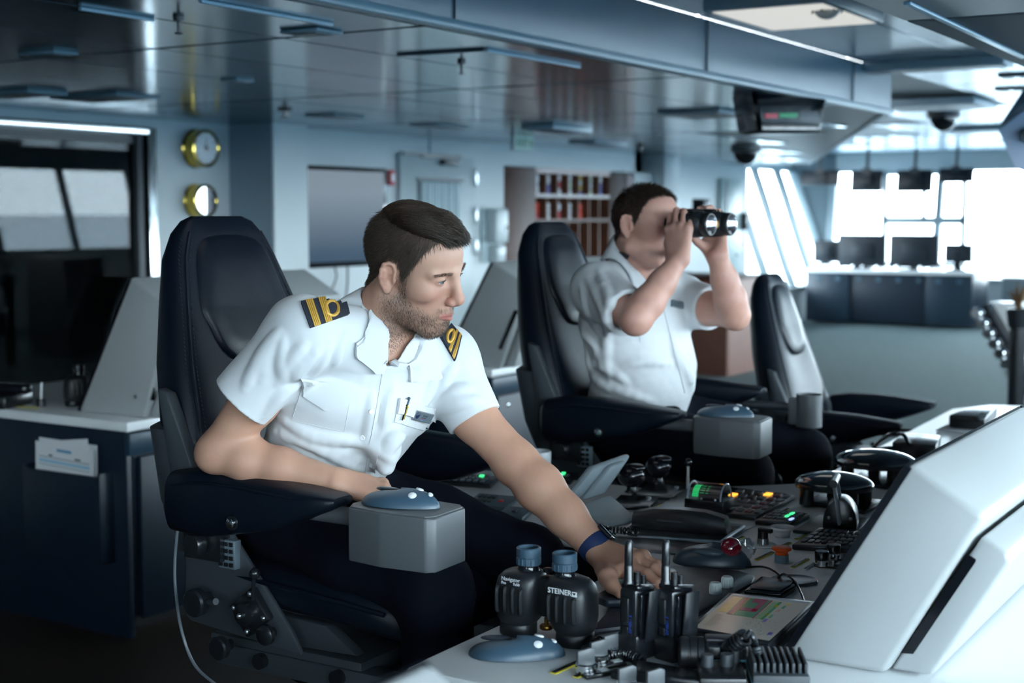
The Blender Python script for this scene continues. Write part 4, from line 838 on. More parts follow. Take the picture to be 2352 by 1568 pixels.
q = at(1925, 966, 5.3); R3_ = math.radians(4); CH3 = (q[0]+.31*math.cos(R3_)+.0, q[1]+.31*math.sin(R3_)); c3 = bridge_chair('empty black bridge chair set low beyond the second officer', CH3, R3_, -.235, box=False)
ball_mouse('slate blue trackball on the grey armrest box in front of the first officer', (CH1[0]-.31, CH1[1]-.366, .9730), math.radians(-86))
rot2 = lambda c, r, x, y: (c[0]+x*math.cos(r)-y*math.sin(r), c[1]+x*math.sin(r)+y*math.cos(r))
ball_mouse('slate blue trackball on the grey armrest box of the second officer', (*rot2(CH2, R2, -.31, -.358), .9530), R2+math.radians(-86))
b = MB(); b.tube(spline([onx(410, 1195, 2.06), onx(402, 1290, 2.08), onx(404, 1360, 2.1), onx(418, 1450, 2.12), onx(450, 1530, 2.12), onx(520, 1590, 2.1)], 10), .0032, 6)
tag(b.build('loose_cable', mat('cord_grey', (.18, .21, .24), .3)), 'thin grey cord hanging from the first armrest', 'cord')
# ================================================================ things on the aft wall
def wallq(px, py, Y): return ony(px, py, Y)
# brass clock and barometer
for lab, nm, px, py, tilt in (('polished brass wall clock, the upper of the two round instruments', 'clock', 455, 341, 0), ('polished brass barometer, the lower of the two round instruments', 'barometer', 455, 461, 0)):
    q = wallq(px-6, py, 6.795); t = thing(nm, lab, nm, q); R_ = .128 if nm == 'clock' else .112; ax = (0, -1, 0)
    MB().lathe([(R_*1.0, 0), (R_*1.02, .01), (R_*.94, .02), (R_*.92, .075), (R_*.98, .085), (R_*.98, .098), (R_*.86, .105), (R_*.80, .098)], (0, 0, 0), 40, axis=ax, cap=False).build('case', BRASS, t, 50)
    if nm == 'clock':
        MB().lathe([(R_*.82, .094), (.001, .0945)], (0, 0, 0), 36, axis=ax).build('dial', PAPER, t)
        MB().lathe([(R_*.17, .0955), (.001, .0965)], (0, 0, 0), 20, axis=ax).build('centre_disc', BLACK, t); b = MB(); b.box((0, -.0965, .035), (.006, .001, .06)); b.box((.022, -.0965, -.008), (.05, .001, .006)); b.build('hands', BLACK, t)
        b = MB()
        for k in range(12): a = 2*math.pi*k/12; b.box((R_*.68*math.sin(a), -.0962, R_*.68*math.cos(a)), (.007, .001, .012))
        b.build('hour_marks', BLACK, t)
    else:
        MB().lathe([(R_*.82, .094), (.001, .0945)], (0, 0, 0), 36, axis=ax).build('dial', mat('dial_silver', (.6, .62, .65), .12, metal=1), t)
        b = MB(); pr = [(R_*.8*math.cos(math.radians(a)), R_*.8*math.sin(math.radians(a))) for a in range(-90, 91, 12)]; b.prism([(x+.005, -.0952, z) for x, z in pr], (0, -.001, 0)); b.build('dial_sector', mat('dial_navy', (.01, .02, .05), .2), t, 0)
# television
q0, q1 = wallq(700, 376, 6.50), wallq(889, 612, 6.50); zt, zb = float(wallq(800, 383, 6.5)[2]), float(wallq(800, 612, 6.5)[2]); x0, x1 = 7.45, float(q1[0])
t = thing('television', 'large wall-mounted flat television with a window reflection painted on its screen as glow', 'television', ((x0+x1)/2, 6.50, (zt+zb)/2)); W_, H_ = x1-x0, zt-zb
MB().box((0, .02, 0), (W_, .05, H_), None, .006).build('frame', GLOSSB, t); MB().box((0, -.006, .004), (W_-.09, .002, H_-.07)).build('screen', mat('television_painted_reflection', (.02, .03, .04), .5, spec=.12, emit=((.42, .55, .68), .32)), t)
ms = MATS['television_painted_reflection'].node_tree; tcn = ms.nodes.new('ShaderNodeTexCoord'); spn = ms.nodes.new('ShaderNodeSeparateXYZ'); rmp = ms.nodes.new('ShaderNodeValToRGB'); rmp.color_ramp.elements[0].color = (.03, .08, .16, 1); rmp.color_ramp.elements[0].position = .08; rmp.color_ramp.elements[1].color = (.42, .52, .62, 1); rmp.color_ramp.elements[1].position = .75
ms.links.new(tcn.outputs['Generated'], spn.inputs[0]); ms.links.new(spn.outputs['Z'], rmp.inputs[0]); ms.links.new(rmp.outputs[0], ms.nodes['Principled BSDF'].inputs['Emission Color']); ms.nodes['Principled BSDF'].inputs['Emission Strength'].default_value = .30  # vertical emission ramp imitates daylight windows mirrored in the screen
B('bracket', (0, .075, 0), (.3, .05, .3), GREYD, t); b = MB(); b.tube(spline([(.05, .05, -H_/2), (.08, .06, -H_/2-.08), (.02, .07, -H_/2-.2), (.0, .08, -H_/2-.35)], 6), .008, 6); b.tube(spline([(.2, .05, -H_/2), (.21, .06, -H_/2-.12), (.2, .08, -H_/2-.3)], 6), .008, 6); b.build('cables', GREY, t)
q = wallq(893, 408, 6.615); t = thing('fire_call_point', 'small red fire call point on the wall beside the television', 'alarm', q); B('box', (0, -.02, 0), (.07, .04, .12), mat('alarm_red', (.45, .03, .04), .4), t, .006); B('face', (0, -.041, 0), (.04, .002, .06), PAPER, t)
# door with a curtained window, closer arm, hinges
dx0, dx1 = float(wallq(915, 400, 6.6)[0]), float(wallq(1084, 400, 6.6)[0])
def door(name, loc, w_, h_, m_, lab):
    e = bpy.data.objects.new(name, None); COL.objects.link(e); e.location = loc; struct(e, lab); B('door_leaf', (0, 0, 0), (w_, .04, h_), m_, e, .006); return e
d = door('door_1', ((dx0+dx1)/2, 6.60, 1.0), dx1-dx0, 1.92, mat('door_pale', (.42, .48, .5), .4), 'pale wheelhouse door with a curtained window')
wx0, wx1 = float(wallq(955, 430, 6.57)[0]), float(wallq(1052, 430, 6.57)[0]); B('window_frame', (0, -.024, .42), (wx1-wx0, .012, .72), mat('frame_dark', (.10, .14, .16), .4), d, .004)
b = MB(); 
for k in range(18): x = -(wx1-wx0)/2+.05+(wx1-wx0-.08)*k/17; b.cyl((x, -.036+.008*math.sin(k*1.9), .09), (x, -.036+.008*math.sin(k*1.9), .75), .016, 6)
b.build('curtain', mat('curtain_grey', (.50, .60, .63), .8), d); B('curtain_rail', (0, -.045, .77), (wx1-wx0+.06, .02, .02), GREYD, d)
B('door_closer', (.12, -.05, .91), (.22, .05, .05), GREYD, d, .006); B('closer_arm', (0, -.05, .945), (.55, .02, .018), GREY, d); B('track', (-.1, -.03, .965), (.8, .02, .02), GREY, d)
for z in (.22, .48, .80): B('hinge', ((dx1-dx0)/2+.02, -.03, z), (.035, .02, .15), STEEL, d, .008)
# exit sign
q = at(1204, 327, 11.2); q[2] = float(q[2]); t = thing('exit_sign', 'green and white EXIT sign hanging under the ceiling', 'sign', q, 0)
B('body', (0, .02, 0), (.30, .03, .135), mat('sign_case', (.4, .46, .47), .4), t, .004); B('face', (0, .0035, 0), (.285, .003, .12), mat('sign_pale_green', (.50, .66, .58), .4), t)
text('lettering', 'EXIT', .085, (-.115, -.002, -.032), (1, 0, 0), (0, 0, 1), mat('sign_green', (.01, .16, .06), .5), t, bold=.002); B('hanger', (0, .02, .085), (.02, .02, .06), GREYD, t)
B('arrow', (.105, -.001, 0), (.04, .002, .05), MATS['sign_green'], t)
# dispenser
q = wallq(1128, 545, 6.615); t = thing('paper_dispenser', 'pale wall dispenser beside the wooden flag locker', 'dispenser', q); B('body', (0, -.06, .10), (.20, .12, .30), mat('dispenser_white', (.47, .53, .55), .3), t, .025, 4); B('lower_tray', (.02, -.05, -.14), (.14, .10, .16), MATS['dispenser_white'], t, .02, 3); B('backing', (-.02, -.006, .02), (.30, .012, .46), mat('backing_grey', (.38, .47, .5), .4), t); B('button', (.05, -.122, .08), (.03, .006, .05), BLACK, t)
# ---- wooden flag locker with rolled signal flags
fx0, fx1 = LX0+.004, LX1; fz1 = LZ-.004; YL = 6.635
t = thing('flag_locker', 'red-brown wooden signal flag locker with rows of pigeonholes', 'locker', ((fx0+fx1)/2, YL, 0)); W_ = fx1-fx0; sx = float(wallq(1231, 450, YL)[0])-fx0; rx = float(wallq(1400, 450, YL)[0])-fx0
X_ = lambda x: x-W_/2
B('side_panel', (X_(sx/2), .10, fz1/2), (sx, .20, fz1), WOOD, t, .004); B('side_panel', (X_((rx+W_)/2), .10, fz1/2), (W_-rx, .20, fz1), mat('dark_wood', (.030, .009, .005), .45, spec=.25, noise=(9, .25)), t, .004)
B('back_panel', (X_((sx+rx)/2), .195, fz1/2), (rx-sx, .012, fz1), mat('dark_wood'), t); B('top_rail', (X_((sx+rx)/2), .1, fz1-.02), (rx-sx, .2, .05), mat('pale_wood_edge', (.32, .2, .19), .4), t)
zs = [float(wallq(1300, y, YL)[2]) for y in (450, 506)]
for k, z in enumerate(zs): B('shelf', (X_((sx+rx)/2), .1, z), (rx-sx, .2, .03), mat('shelf_edge_pale', (.40, .33, .33), .4) if k == 0 else WOOD, t)
NC = 7; cw = (rx-sx)/NC
for i in range(NC+1): B('divider', (X_(sx+cw*i), .1, fz1/2), (.018, .19, fz1-.02), WOOD2, t)
FC = [(.75, .72, .74), (.45, .03, .05), (.70, .70, .74), (.10, .10, .35), (.62, .42, .06), (.70, .04, .02), (.65, .70, .55), (.05, .10, .40)]
random.seed(21)
def flag(label, x, z, cols, hgt):
    f = thing('signal_flag', label, 'flag', ((fx0+fx1)/2+x, YL+.09, z), 0, 'rolled signal flags in the locker'); n = len(cols)
    for k, c_ in enumerate(cols):
        b = MB(); b.lathe([(.045, hgt*k/n), (.052, hgt*(k+.3)/n), (.050, hgt*(k+.7)/n), (.043, hgt*(k+1)/n-.004)], (0, 0, 0), 10); b.build('stripe', mat('flag_%d' % FC.index(c_), c_, .8), f)
orde = ['first', 'second', 'third', 'fourth', 'fifth', 'sixth', 'seventh']
sets = [[0, 2], [3, 0], [0, 1, 0], [2, 6, 0], [3, 4, 2, 4], [6, 2, 6], [7, 3, 0]]; sets2 = [[1, 5, 5], [0, 2, 0], [1, 2], [0, 2, 2], [5, 5]]
nm = lambda cs: {0: 'white', 1: 'dark red', 2: 'pale grey', 3: 'dark blue', 4: 'yellow', 5: 'bright red', 6: 'pale green', 7: 'blue'}[cs]
for i in range(NC):
    flag('rolled signal flag in the %s upper pigeonhole from the left' % orde[i], X_(sx+cw*(i+.5)), zs[0]+.0152, [FC[k] for k in sets[i]], .185)
for i in range(5): flag('rolled signal flag in the %s lower pigeonhole from the left' % orde[i], X_(sx+cw*(i+.5)), zs[1]+.0152, [FC[k] for k in sets2[i]], .15)
# ---- pinkish cabinet with glazed doors, white columns, far door, wooden desk
cx0, cx1 = LX1+.01, CX1-.01; t = thing('glazed_cabinet', 'pale pinkish cabinet with two glazed doors behind the second officer', 'cabinet', ((cx0+cx1)/2, 6.635, 0)); W_ = cx1-cx0; PK = mat('cabinet_pink', (.42, .33, .33), .4); zt = LZ-.02
B('body', (0, .13, zt/2), (W_-.02, .22, zt), PK, t, .006)
for s_ in (-1, 1):
    dr = B('door', (s_*W_/4, .008, zt/2), (W_/2-.02, .02, zt-.04), PK, t, .004); MB().box((0, -.012, .30), (W_/2-.16, .006, 1.0), None, .002).build('pane', mat('cabinet_glass', (.45, .52, .55), .06, spec=1), dr)
    MB().prism([(.1, -.018, .55), (.14, -.018, .55), (.22, -.018, .1), (.18, -.018, .1)], (0, .002, 0)).build('handle', GREYD, dr)
struct(B('trim_2', (13.62, 6.62, 1.05), (.36, .30, 2.1), mat('column_white', (.5, .55, .57), .4), None, .01), 'white column past the pink cabinet')
d = door('door_2', (float(wallq(1674, 500, 7.03)[0]), 7.02, .98), .62, 1.9, mat('door_grey_green', (.32, .42, .43), .4), 'grey green door near the wing windows')
B('leaf_joint', (-.16, -.03, 0), (.03, .01, 1.85), GREY, d); B('handle', (.2, -.05, 0), (.1, .04, .02), STEEL, d)
q = at(1610, 490, 14.6); t = thing('wall_speaker', 'black box speaker on the white column above the raised binoculars', 'speaker', (q[0], q[1], q[2])); B('body', (0, 0, 0), (.15, .14, .30), BLACK, t, .01); B('bracket', (0, .10, 0), (.04, .12, .06), GREYD, t)
q = wallq(1706, 508, 7.03); t = thing('wall_phone', 'small dark wall telephone left of the slanted wing windows', 'telephone', (q[0]-.04, 7.0, q[2])); B('body', (0, 0, 0), (.16, .06, .22), GREYD, t, .01); B('handset', (-.03, -.045, 0), (.05, .04, .20), BLACK, t, .012)
q = wallq(1706, 556, 7.03); t = thing('wall_notice', 'small white notice with a red mark below the wall telephone', 'notice', (q[0]-.04, 7.04, q[2])); B('sheet', (0, 0, 0), (.16, .004, .2), PAPER, t); B('mark', (.0, -.003, -.03), (.09, .002, .06), mat('mark_red', (.6, .25, .28), .6), t)
q = onz(1612, 866, 0); t = thing('wooden_desk', 'red-brown wooden desk end beyond the second officer', 'desk', (12.57, 5.37, 0)); B('top', (0, .3, .90), (.9, 1.0, .03), WOOD, t, .004); B('end_panel', (-.43, .3, .44), (.03, .96, .88), mat('desk_wood', (.20, .080, .052), .45, noise=(7, .2)), t); B('front_panel', (0.0, -.17, .44), (.84, .03, .88), MATS['desk_wood'], t); B('side_panel', (.42, .3, .44), (.03, .96, .88), WOOD, t)
# ================================================================ the wing end: console with four screens, hanging displays
fc = thing('wing_console', 'dark navy console with a white top at the far end of the bridge', 'console', (18.75, 5.73, 0)); wy = 1.13
MB().prism([(0, -wy, .04), (0, wy, .04), (0, wy, .70), (0, -wy, .70)], (.75, 0, 0), .01).build('body', NAVY, fc)
for y in (-.82, .82): B('end_unit', (-.02, y, .37), (.06, .60, .66), mat('navy_lighter', (.010, .026, .044), .4), fc, .006)
MB().prism([(-.05, -wy-.02, .70), (-.05, wy+.02, .70), (.8, wy+.02, .70), (.8, -wy-.02, .70)], (0, 0, .05), .01).build('worktop', TOP, fc)
for k in range(8): MB().lathe([(.035, 0), (.035, .004), (.028, .005)], (-.052 if abs(-.95+.27*k) > .52 else -.002, -.95+.27*k, .62), 16, axis=(-1, 0, 0)).build('switch_ring', mat('ring_navy', (.05, .10, .14), .4), fc)
def monitor(label, px, py, w_, h_, X_, grp, hang=False, tilt=0.0):
    q = onx(px, py, X_); m = thing('monitor' if not hang else 'hanging_display', label, 'monitor', (q[0], q[1], q[2]), 0, grp, rot=(0, tilt, 0))
    B('housing', (.02, 0, 0), (.05, w_, h_), mat('monitor_back', (.006, .012, .020), .45), m, .008); B('back_cover', (-.025, 0, -.02*h_), (.05, w_*.45, h_*.5), MATS['monitor_back'], m, .01); B('screen', (.047, 0, 0), (.004, w_-.04, h_-.04), GLOSSB, m)
    if hang: MB().cyl((0, 0, h_/2), (0, 0, h_/2+.28), .022, 10).build('hanger', GREYD, m); B('bracket', (-.01, 0, h_/2-.03), (.05, .12, .10), GREYD, m)
    else: B('stand', (.0, 0, (-h_/2+.7715-float(q[2]))/2), (.05, .10, max(.02, -h_/2-(.7715-float(q[2])))), BLACK, m); B('foot', (.0, 0, .7515-float(q[2])+.0105), (.2, .26, .02), BLACK, m)
for lab, px, py, w_, h_ in (('small left monitor on the far wing console', 1898, 577, .36, .30), ('large monitor on the far wing console, left of the middle', 1979, 576, .66, .44), ('large monitor on the far wing console, right of the middle', 2099, 577, .66, .44), ('small right monitor on the far wing console', 2201, 582, .36, .24)):
    monitor(lab, px, py, w_, h_, 18.95, 'screens on the wing console')
for lab, px, py, w_, h_ in (('hanging display at the far end, leftmost of the four', 1882, 408, .52, .20), ('hanging display at the far end, second from the left', 1990, 415, .42, .28), ('hanging display at the far end, third from the left', 2100, 415, .46, .28), ('hanging display at the far end, rightmost of the four', 2196, 402, .43, .18)):
    monitor(lab, px, py, w_, h_, 18.4, 'displays hanging above the wing console', True, math.radians(8))
random.seed(8)
for k in range(14):   # bright knobs and handles on the far console top
    y = -1.0+2.0*k/13+random.uniform(-.05, .05); r = random.uniform(.025, .045); b = MB(); b.lathe([(r, 0), (r, r*1.2), (r*.7, r*1.6)], (.10+.12*random.random(), y, .75), 10); b.build('control_knob', mat('bright_chrome', (.9, .9, .9), .06, metal=1), fc)
t = thing('wing_cabinet', 'low grey cabinet under the wing windows right of the far console', 'cabinet', (19.7, 3.95, 0)); B('body', (0, 0, .33), (.6, .9, .62), mat('cabinet_mid_grey', (.20, .26, .29), .5), t, .01); B('plinth', (0, 0, .02), (.56, .86, .04), GREYD, t); B('top', (0, 0, .652), (.64, .94, .025), WALLM, t, .005)
# right edge: sloping panel with a row of bright keys
q = onx(2330, 780, 10.0); t = thing('sloping_keyboard', 'sloping dark panel with a row of bright keys at the right edge', 'keyboard', (10.0, 2.2, 0)); P = [onx(2245, 712, 10.0), onx(2262, 697, 10.0), onx(2352, 850, 10.0), onx(2352, 895, 10.0)]
Pl = [p-np.array([10.0, 2.2, 0]) for p in P]; MB().prism(Pl, (.5, 0, 0), .01).build('panel', BLACK, t)
for k in range(8):
    f = (k+.3)/8; c = Pl[0]*(1-f)+Pl[3]*f; MB().cyl(c+np.array([-.02, .0, -.0]), c+np.array([-.09, .0, .0]), .045, 14, .04, .01).build('key', mat('bright_chrome', (.9, .9, .9), .06, metal=1), t)
P2 = [onx(2262, 697, 10.2), onx(2330, 697, 10.2), onx(2352, 720, 10.2), onx(2352, 850, 10.2)]; MB().prism([p-np.array([10.0, 2.2, 0]) for p in P2], (.3, 0, 0), .01).build('top_sheet', mat('sheet_white', (.8, .8, .8), .25), t)
B('pedestal', (.35, -.55, .52), (.5, .6, 1.04), NAVY, t); b = MB(); b.tube(spline([Pl[3]+np.array([.1, .02, 0]), Pl[3]+np.array([.1, .03, -.15]), Pl[3]+np.array([.1, -.02, -.5])], 6), .015, 8); b.build('cable', BLACK, t)
q = at(2340, 690, 9.6); q = at(2340, 690, 9.0); t = thing('desk_plant', 'brownish tufted plant in a dark pot at the right edge', 'plant', (q[0], q[1], 0)); random.seed(4)
MB().lathe([(.06, q[2]-.17), (.075, q[2]-.05), (.065, q[2]-.05), (.05, q[2]-.15)], (0, 0, 0), 18).build('pot', BLACK, t); MB().cyl((0, 0, 0), (0, 0, q[2]-.16), .05, 10).build('stand', BLACK, t)
for k in range(16):
    a, r = random.uniform(0, 6.28), random.uniform(.02, .09); b = MB(); b.tube([(0, 0, q[2]-.06), (r*.5*math.cos(a), r*.5*math.sin(a), q[2]+.03), (r*math.cos(a), r*math.sin(a), q[2]+random.uniform(.05, .13))], [.010, .009, .002], 5); b.build('frond', mat('frond_brown', (.12, .06, .02), .7), t)
# ================================================================ on the ceilings
def fixture(label, x, y, w_, d_, h_=.045, z=HL, m1=None, name='ceiling_light', cat='light', grp='ceiling light fixtures'):
    t = thing(name, label, cat, (x, y, z-.0005), 0, grp); a = mat('fixture_rim', (.30, .40, .46), .35); b_ = m1 or mat('fixture_diffuser', (.30, .34, .35), .5)
    MB().box((0, 0, -h_/2), (w_, d_, h_), None, .006).build('frame', a, t); MB().box((0, 0, -h_-.001), (w_-.06, d_-.06, .004)).build('diffuser', b_, t); return t
def cz(px, py, z=HL): return onz(px, py, z)
LIT = mat('lit_diffuser', (.6, .6, .56), .5, emit=((1.0, .97, .90), .42))
for lab, x in (('large square ceiling light over the consoles, top right', 5.72), ('added unseen ceiling light above the first officer, brightening the desk', 2.20), ('added unseen ceiling light nearest the left wing, brightening the desk', -1.20)): fixture(lab, x, 2.16 if x > 5 else 1.95, .72, .52 if x > 5 else 1.0, .05, HH, LIT)  # first fixture is in view; the other two are added to brighten the desk
dk = mat('vent_dark', (.05, .075, .10), .4)
for k, (lab, px, py, w_, d_, h_) in enumerate((('small dark ceiling vent near the ceiling step, left of centre', 715, 70, .14, .16, .012), ('long ceiling fixture beside the EXIT sign', 1280, 290, .55, .26, .035), ('long ceiling fixture farther right of the EXIT sign', 1375, 327, .6, .26, .02),
        ('flat ceiling fixture above the television', 770, 265, .3, .24, .012), ('flat ceiling fixture left of the EXIT sign', 1010, 288, .4, .24, .012), ('ceiling fixture near the overhead indicator, left', 1620, 258, .5, .4, .02), ('flat ceiling fixture above the partition glass', 40, 213, .25, .45, .015), ('flat dark ceiling fixture right of the one above the partition', 240, 222, .3, .5, .012), ('small ceiling fixture above the clocks', 545, 182, .12, .10, .01))):
    q = cz(px, py); fixture(lab, q[0], q[1], w_, d_, h_, HL, dk)
for lab, px, py in (('low flat panel on the ceiling edge, upper left', 110, 120),): q = cz(px, py); fixture(lab, q[0], q[1], .12, .2, .012, HL, dk)
for k, (p, q_) in enumerate((((440, 0), (783, 50)), ((1113, 112), (1336, 150)), ((191, 14), (345, 42)))):
    a, b_ = cz(*p), cz(*q_); t = thing('curtain_track', ['long bright curtain track on the ceiling, top left', 'bright curtain track on the ceiling above the first officer', 'faint curtain track on the ceiling, far top left'][k], 'track', (a+b_)/2); L_ = np.linalg.norm(b_-a); B('rail', (0, 0, -.006), (L_, .014, .011), mat('track_pale', (.40, .55, .65), .3), t, .003)
for p, q_, lab in (((914, 124), (1112, 112), 'slim dark track across the ceiling, left of the bright one'),): a, b_ = cz(*p), cz(*q_); d_ = b_-a; t = thing('ceiling_track', lab, 'track', (a+b_)/2, math.atan2(d_[1], d_[0])); B('rail', (0, 0, -.005), (np.linalg.norm(d_), .02, .009), dk, t)
def sprinkler(label, px, py, z=HL, r=.03, blk=False):
    q = cz(px, py, z); t = thing('sprinkler', label, 'sprinkler', (q[0], q[1], z), 0, 'ceiling sprinklers'); MB().lathe([(r, -.012), (r*1.1, -.004), (r*1.1, 0)], (0, 0, 0), 16).build('rose', GREYD if blk else STEEL, t); MB().lathe([(r*.3, -.05), (r*.35, -.012)], (0, 0, 0), 10).build('stem', STEEL if not blk else BLACK, t); MB().lathe([(.001, -.055), (r*.8, -.052), (r*.8, -.049), (.001, -.047)], (0, 0, 0), 14).build('deflector', GREYD, t)
for lab, px, py, b_ in (('sprinkler head on the ceiling at upper left', 410, 38, 0), ('dark sprinkler head above the pilaster', 655, 250, 1), ('sprinkler head near the bright curtain track', 1060, 140, 0), ('sprinkler head right of the fixtures by the EXIT sign', 1473, 333, 1)): sprinkler(lab, px, py, r=.04 if b_ else .016, blk=True)
def dome_camera(label, x, y, z, r, m, grp='ceiling dome cameras', nm='dome_camera', cat='camera'):
    t = thing(nm, label, cat, (x, y, z), 0, grp); MB().lathe([(r*.9, -.35*r), (r, -.3*r), (r, 0)], (0, 0, 0), 24).build('base', m, t); MB().sphere((0, 0, -.35*r), r*.8, 20, 8, (1, 1, 1), -1, 0).build('dome', m if cat == 'detector' else GLOSSB, t); return t
q = onz(1900, 12, 2.33); dc = dome_camera('white smoke detector on the high ceiling at top right', q[0], q[1], HH, .075, mat('detector_white', (.62, .64, .64), .4), None, 'smoke_detector', 'detector')
for k in range(8): a = 2*math.pi*k/8; B('vent_slot', (.062*math.cos(a), .062*math.sin(a), -.05), (.006, .006, .02), GREYD, dc)
for lab, px, py, z in (('dark dome camera on the ceiling before the hanging displays', 2167, 258, HH), ('dark dome camera on the ceiling above the wing door', 1713, 338, HL)):
    q = onz(px, py, z); dome_camera(lab, q[0], q[1], z, .14, GREYD)
for k, (lab, px, py, w_, d_) in enumerate((('wide dark ceiling panel before the dome camera', 2150, 232, .7, .75), ('dark ceiling panel right of the dome camera', 2260, 292, .6, .7), ('long dark ceiling panel behind the ceiling step end', 2130, 140, .25, .9), ('flat dark ceiling panel over the wing console, left', 1850, 315, 1.0, .8), ('flat dark ceiling panel beside the wing door camera', 1660, 350, .8, .6))):
    q = onz(px, py, HH); fixture(lab, min(q[0], 19.0), q[1], w_, d_, .05, HH, mat('vent_dark', (.05, .075, .10), .4))
for k in range(4):
    q = onz((2290, 2310, 2325, 2337)[k], (300, 322, 203, 172)[k], HH); t = thing('ceiling_grille', ['small grille on the high ceiling near the right edge, lowest', 'small grille on the high ceiling, second lowest at right', 'small grille on the high ceiling, third from below at right', 'small grille on the high ceiling, highest at right'][k], 'grille', (q[0], q[1], HH), 0, 'small ceiling grilles'); B('plate', (0, 0, -.008), (.2, .2, .016), dk, t, .003); B('slot', (0, 0, -.017), (.14, .03, .002), BLACK, t)
# overhead indicator with red and green figures, hung from the dropped ceiling just aft of the step
c = at(1818, 255, 7.25); c[2] = HL; oi = thing('overhead_indicator', 'black overhead indicator with red and green readouts hung below the ceiling step', 'indicator', c)
loc = lambda px, py, d: at(px, py, d)-c
dd = lambda px: 7.02+.42*(px-1735)/165
OA, OB, OC, OD_ = loc(1737, 205, dd(1737)+.02), loc(1899, 205, dd(1899)+.02), loc(1884, 299, dd(1884)-.02), loc(1752, 300, dd(1752)-.02); OA[2] = OB[2] = -.001; bk_ = np.array([.16, .20, 0])
MB().prism([OA, OB, OC, OD_], bk_, .008).build('case', GLOSSB, oi)
MB().prism([OD_+[0, 0, -.0], OC+[0, 0, -.0], OC+[.02, -.03, -.012], OD_+[.02, -.03, -.012]], bk_*.9, .003).build('lower_lip', mat('hood_dark', (.010, .017, .03), .3), oi)
def lbox(px, py, w_, h_, m, nme): MB().prism([loc(x, y, dd(x)-.012) for x, y in ((px-w_, py-h_), (px+w_, py-h_), (px+w_, py+h_), (px-w_, py+h_))], np.array([.006, .008, 0])).build(nme, m, oi, 0)
lbox(1772, 266, 14, 5, mat('readout_red', (.15, .01, .02), .4, emit=((.55, .01, .04), .25)), 'red_readout'); lbox(1812, 265, 20, 5, mat('readout_green', (.0, .1, .04), .4, emit=((.0, .35, .12), .3)), 'green_readout'); lbox(1798, 287, 36, 5, mat('readout_blue', (.02, .04, .08), .4, emit=((.05, .12, .22), .3)), 'heading_readout')
# overhead console above the forward desk, and the pale panel at the right edge
oc = thing('overhead_console', 'dark slate overhead console with a bright trim strip, top right', 'console', (6.0, .3, 2.36)); OD = mat('overhead_slate', (.032, .05, .07), .45, bump=(600, .1))
ex = lambda px, py: onz(px, py, 2.0); e0, e1 = ex(1960, 0), ex(2352, 160); yE = float((e0[1]+e1[1])/2)
for k, (x0, x1) in enumerate(((1.0, 3.75), (3.77, 7.0))): MB().prism([(x0-6, yE-.3, -.36), (x1-6, yE-.3, -.36), (x1-6, -1.2-.3, -.36), (x0-6, -1.2-.3, -.36)], (0, 0, .358), .01).build('panel', OD, oc)
a, b_ = onz(2075, 4, 1.999), onz(2346, 130, 1.999); MB().prism([a-[6, .3, 2.36], b_-[6, .3, 2.36], b_-[6, .318, 2.36], a-[6, .318, 2.36]], (0, 0, -.008), .002).build('trim_strip', mat('trim_pale', (.30, .42, .50), .3), oc)
q = at(2330, 330, 8.0); hp = thing('overhead_plate', 'pale lavender overhead panel with a dark handle at the right edge', 'panel', (q[0], q[1], q[2])); lo = lambda px, py, d=8.0: at(px, py, d)-q
MB().prism([lo(2291, 298), lo(2356, 248), lo(2420, 260), lo(2420, 420), lo(2330, 386)], np.array([.25, -.02, .02]), .01).build('plate', mat('panel_lavender', (.50, .54, .66), .4), hp); MB().prism([lo(2291, 292, 8.02), lo(2352, 200, 8.02), lo(2420, 180, 8.02), lo(2420, 262, 8.02), lo(2354, 250, 8.02)], np.array([.25, -.02, .02]), .01).build('hood', dk, hp); MB().prism([lo(2342, 300, 7.95), lo(2390, 280, 7.95), lo(2390, 330, 7.95), lo(2346, 325, 7.95)], np.array([.03, 0, 0]), .01).build('handle', GREYD, hp); MB().cyl((.1, -.1, .1), (.1, -.1, 2.36-q[2]), .02, 8).build('hanger', GREYD, hp)
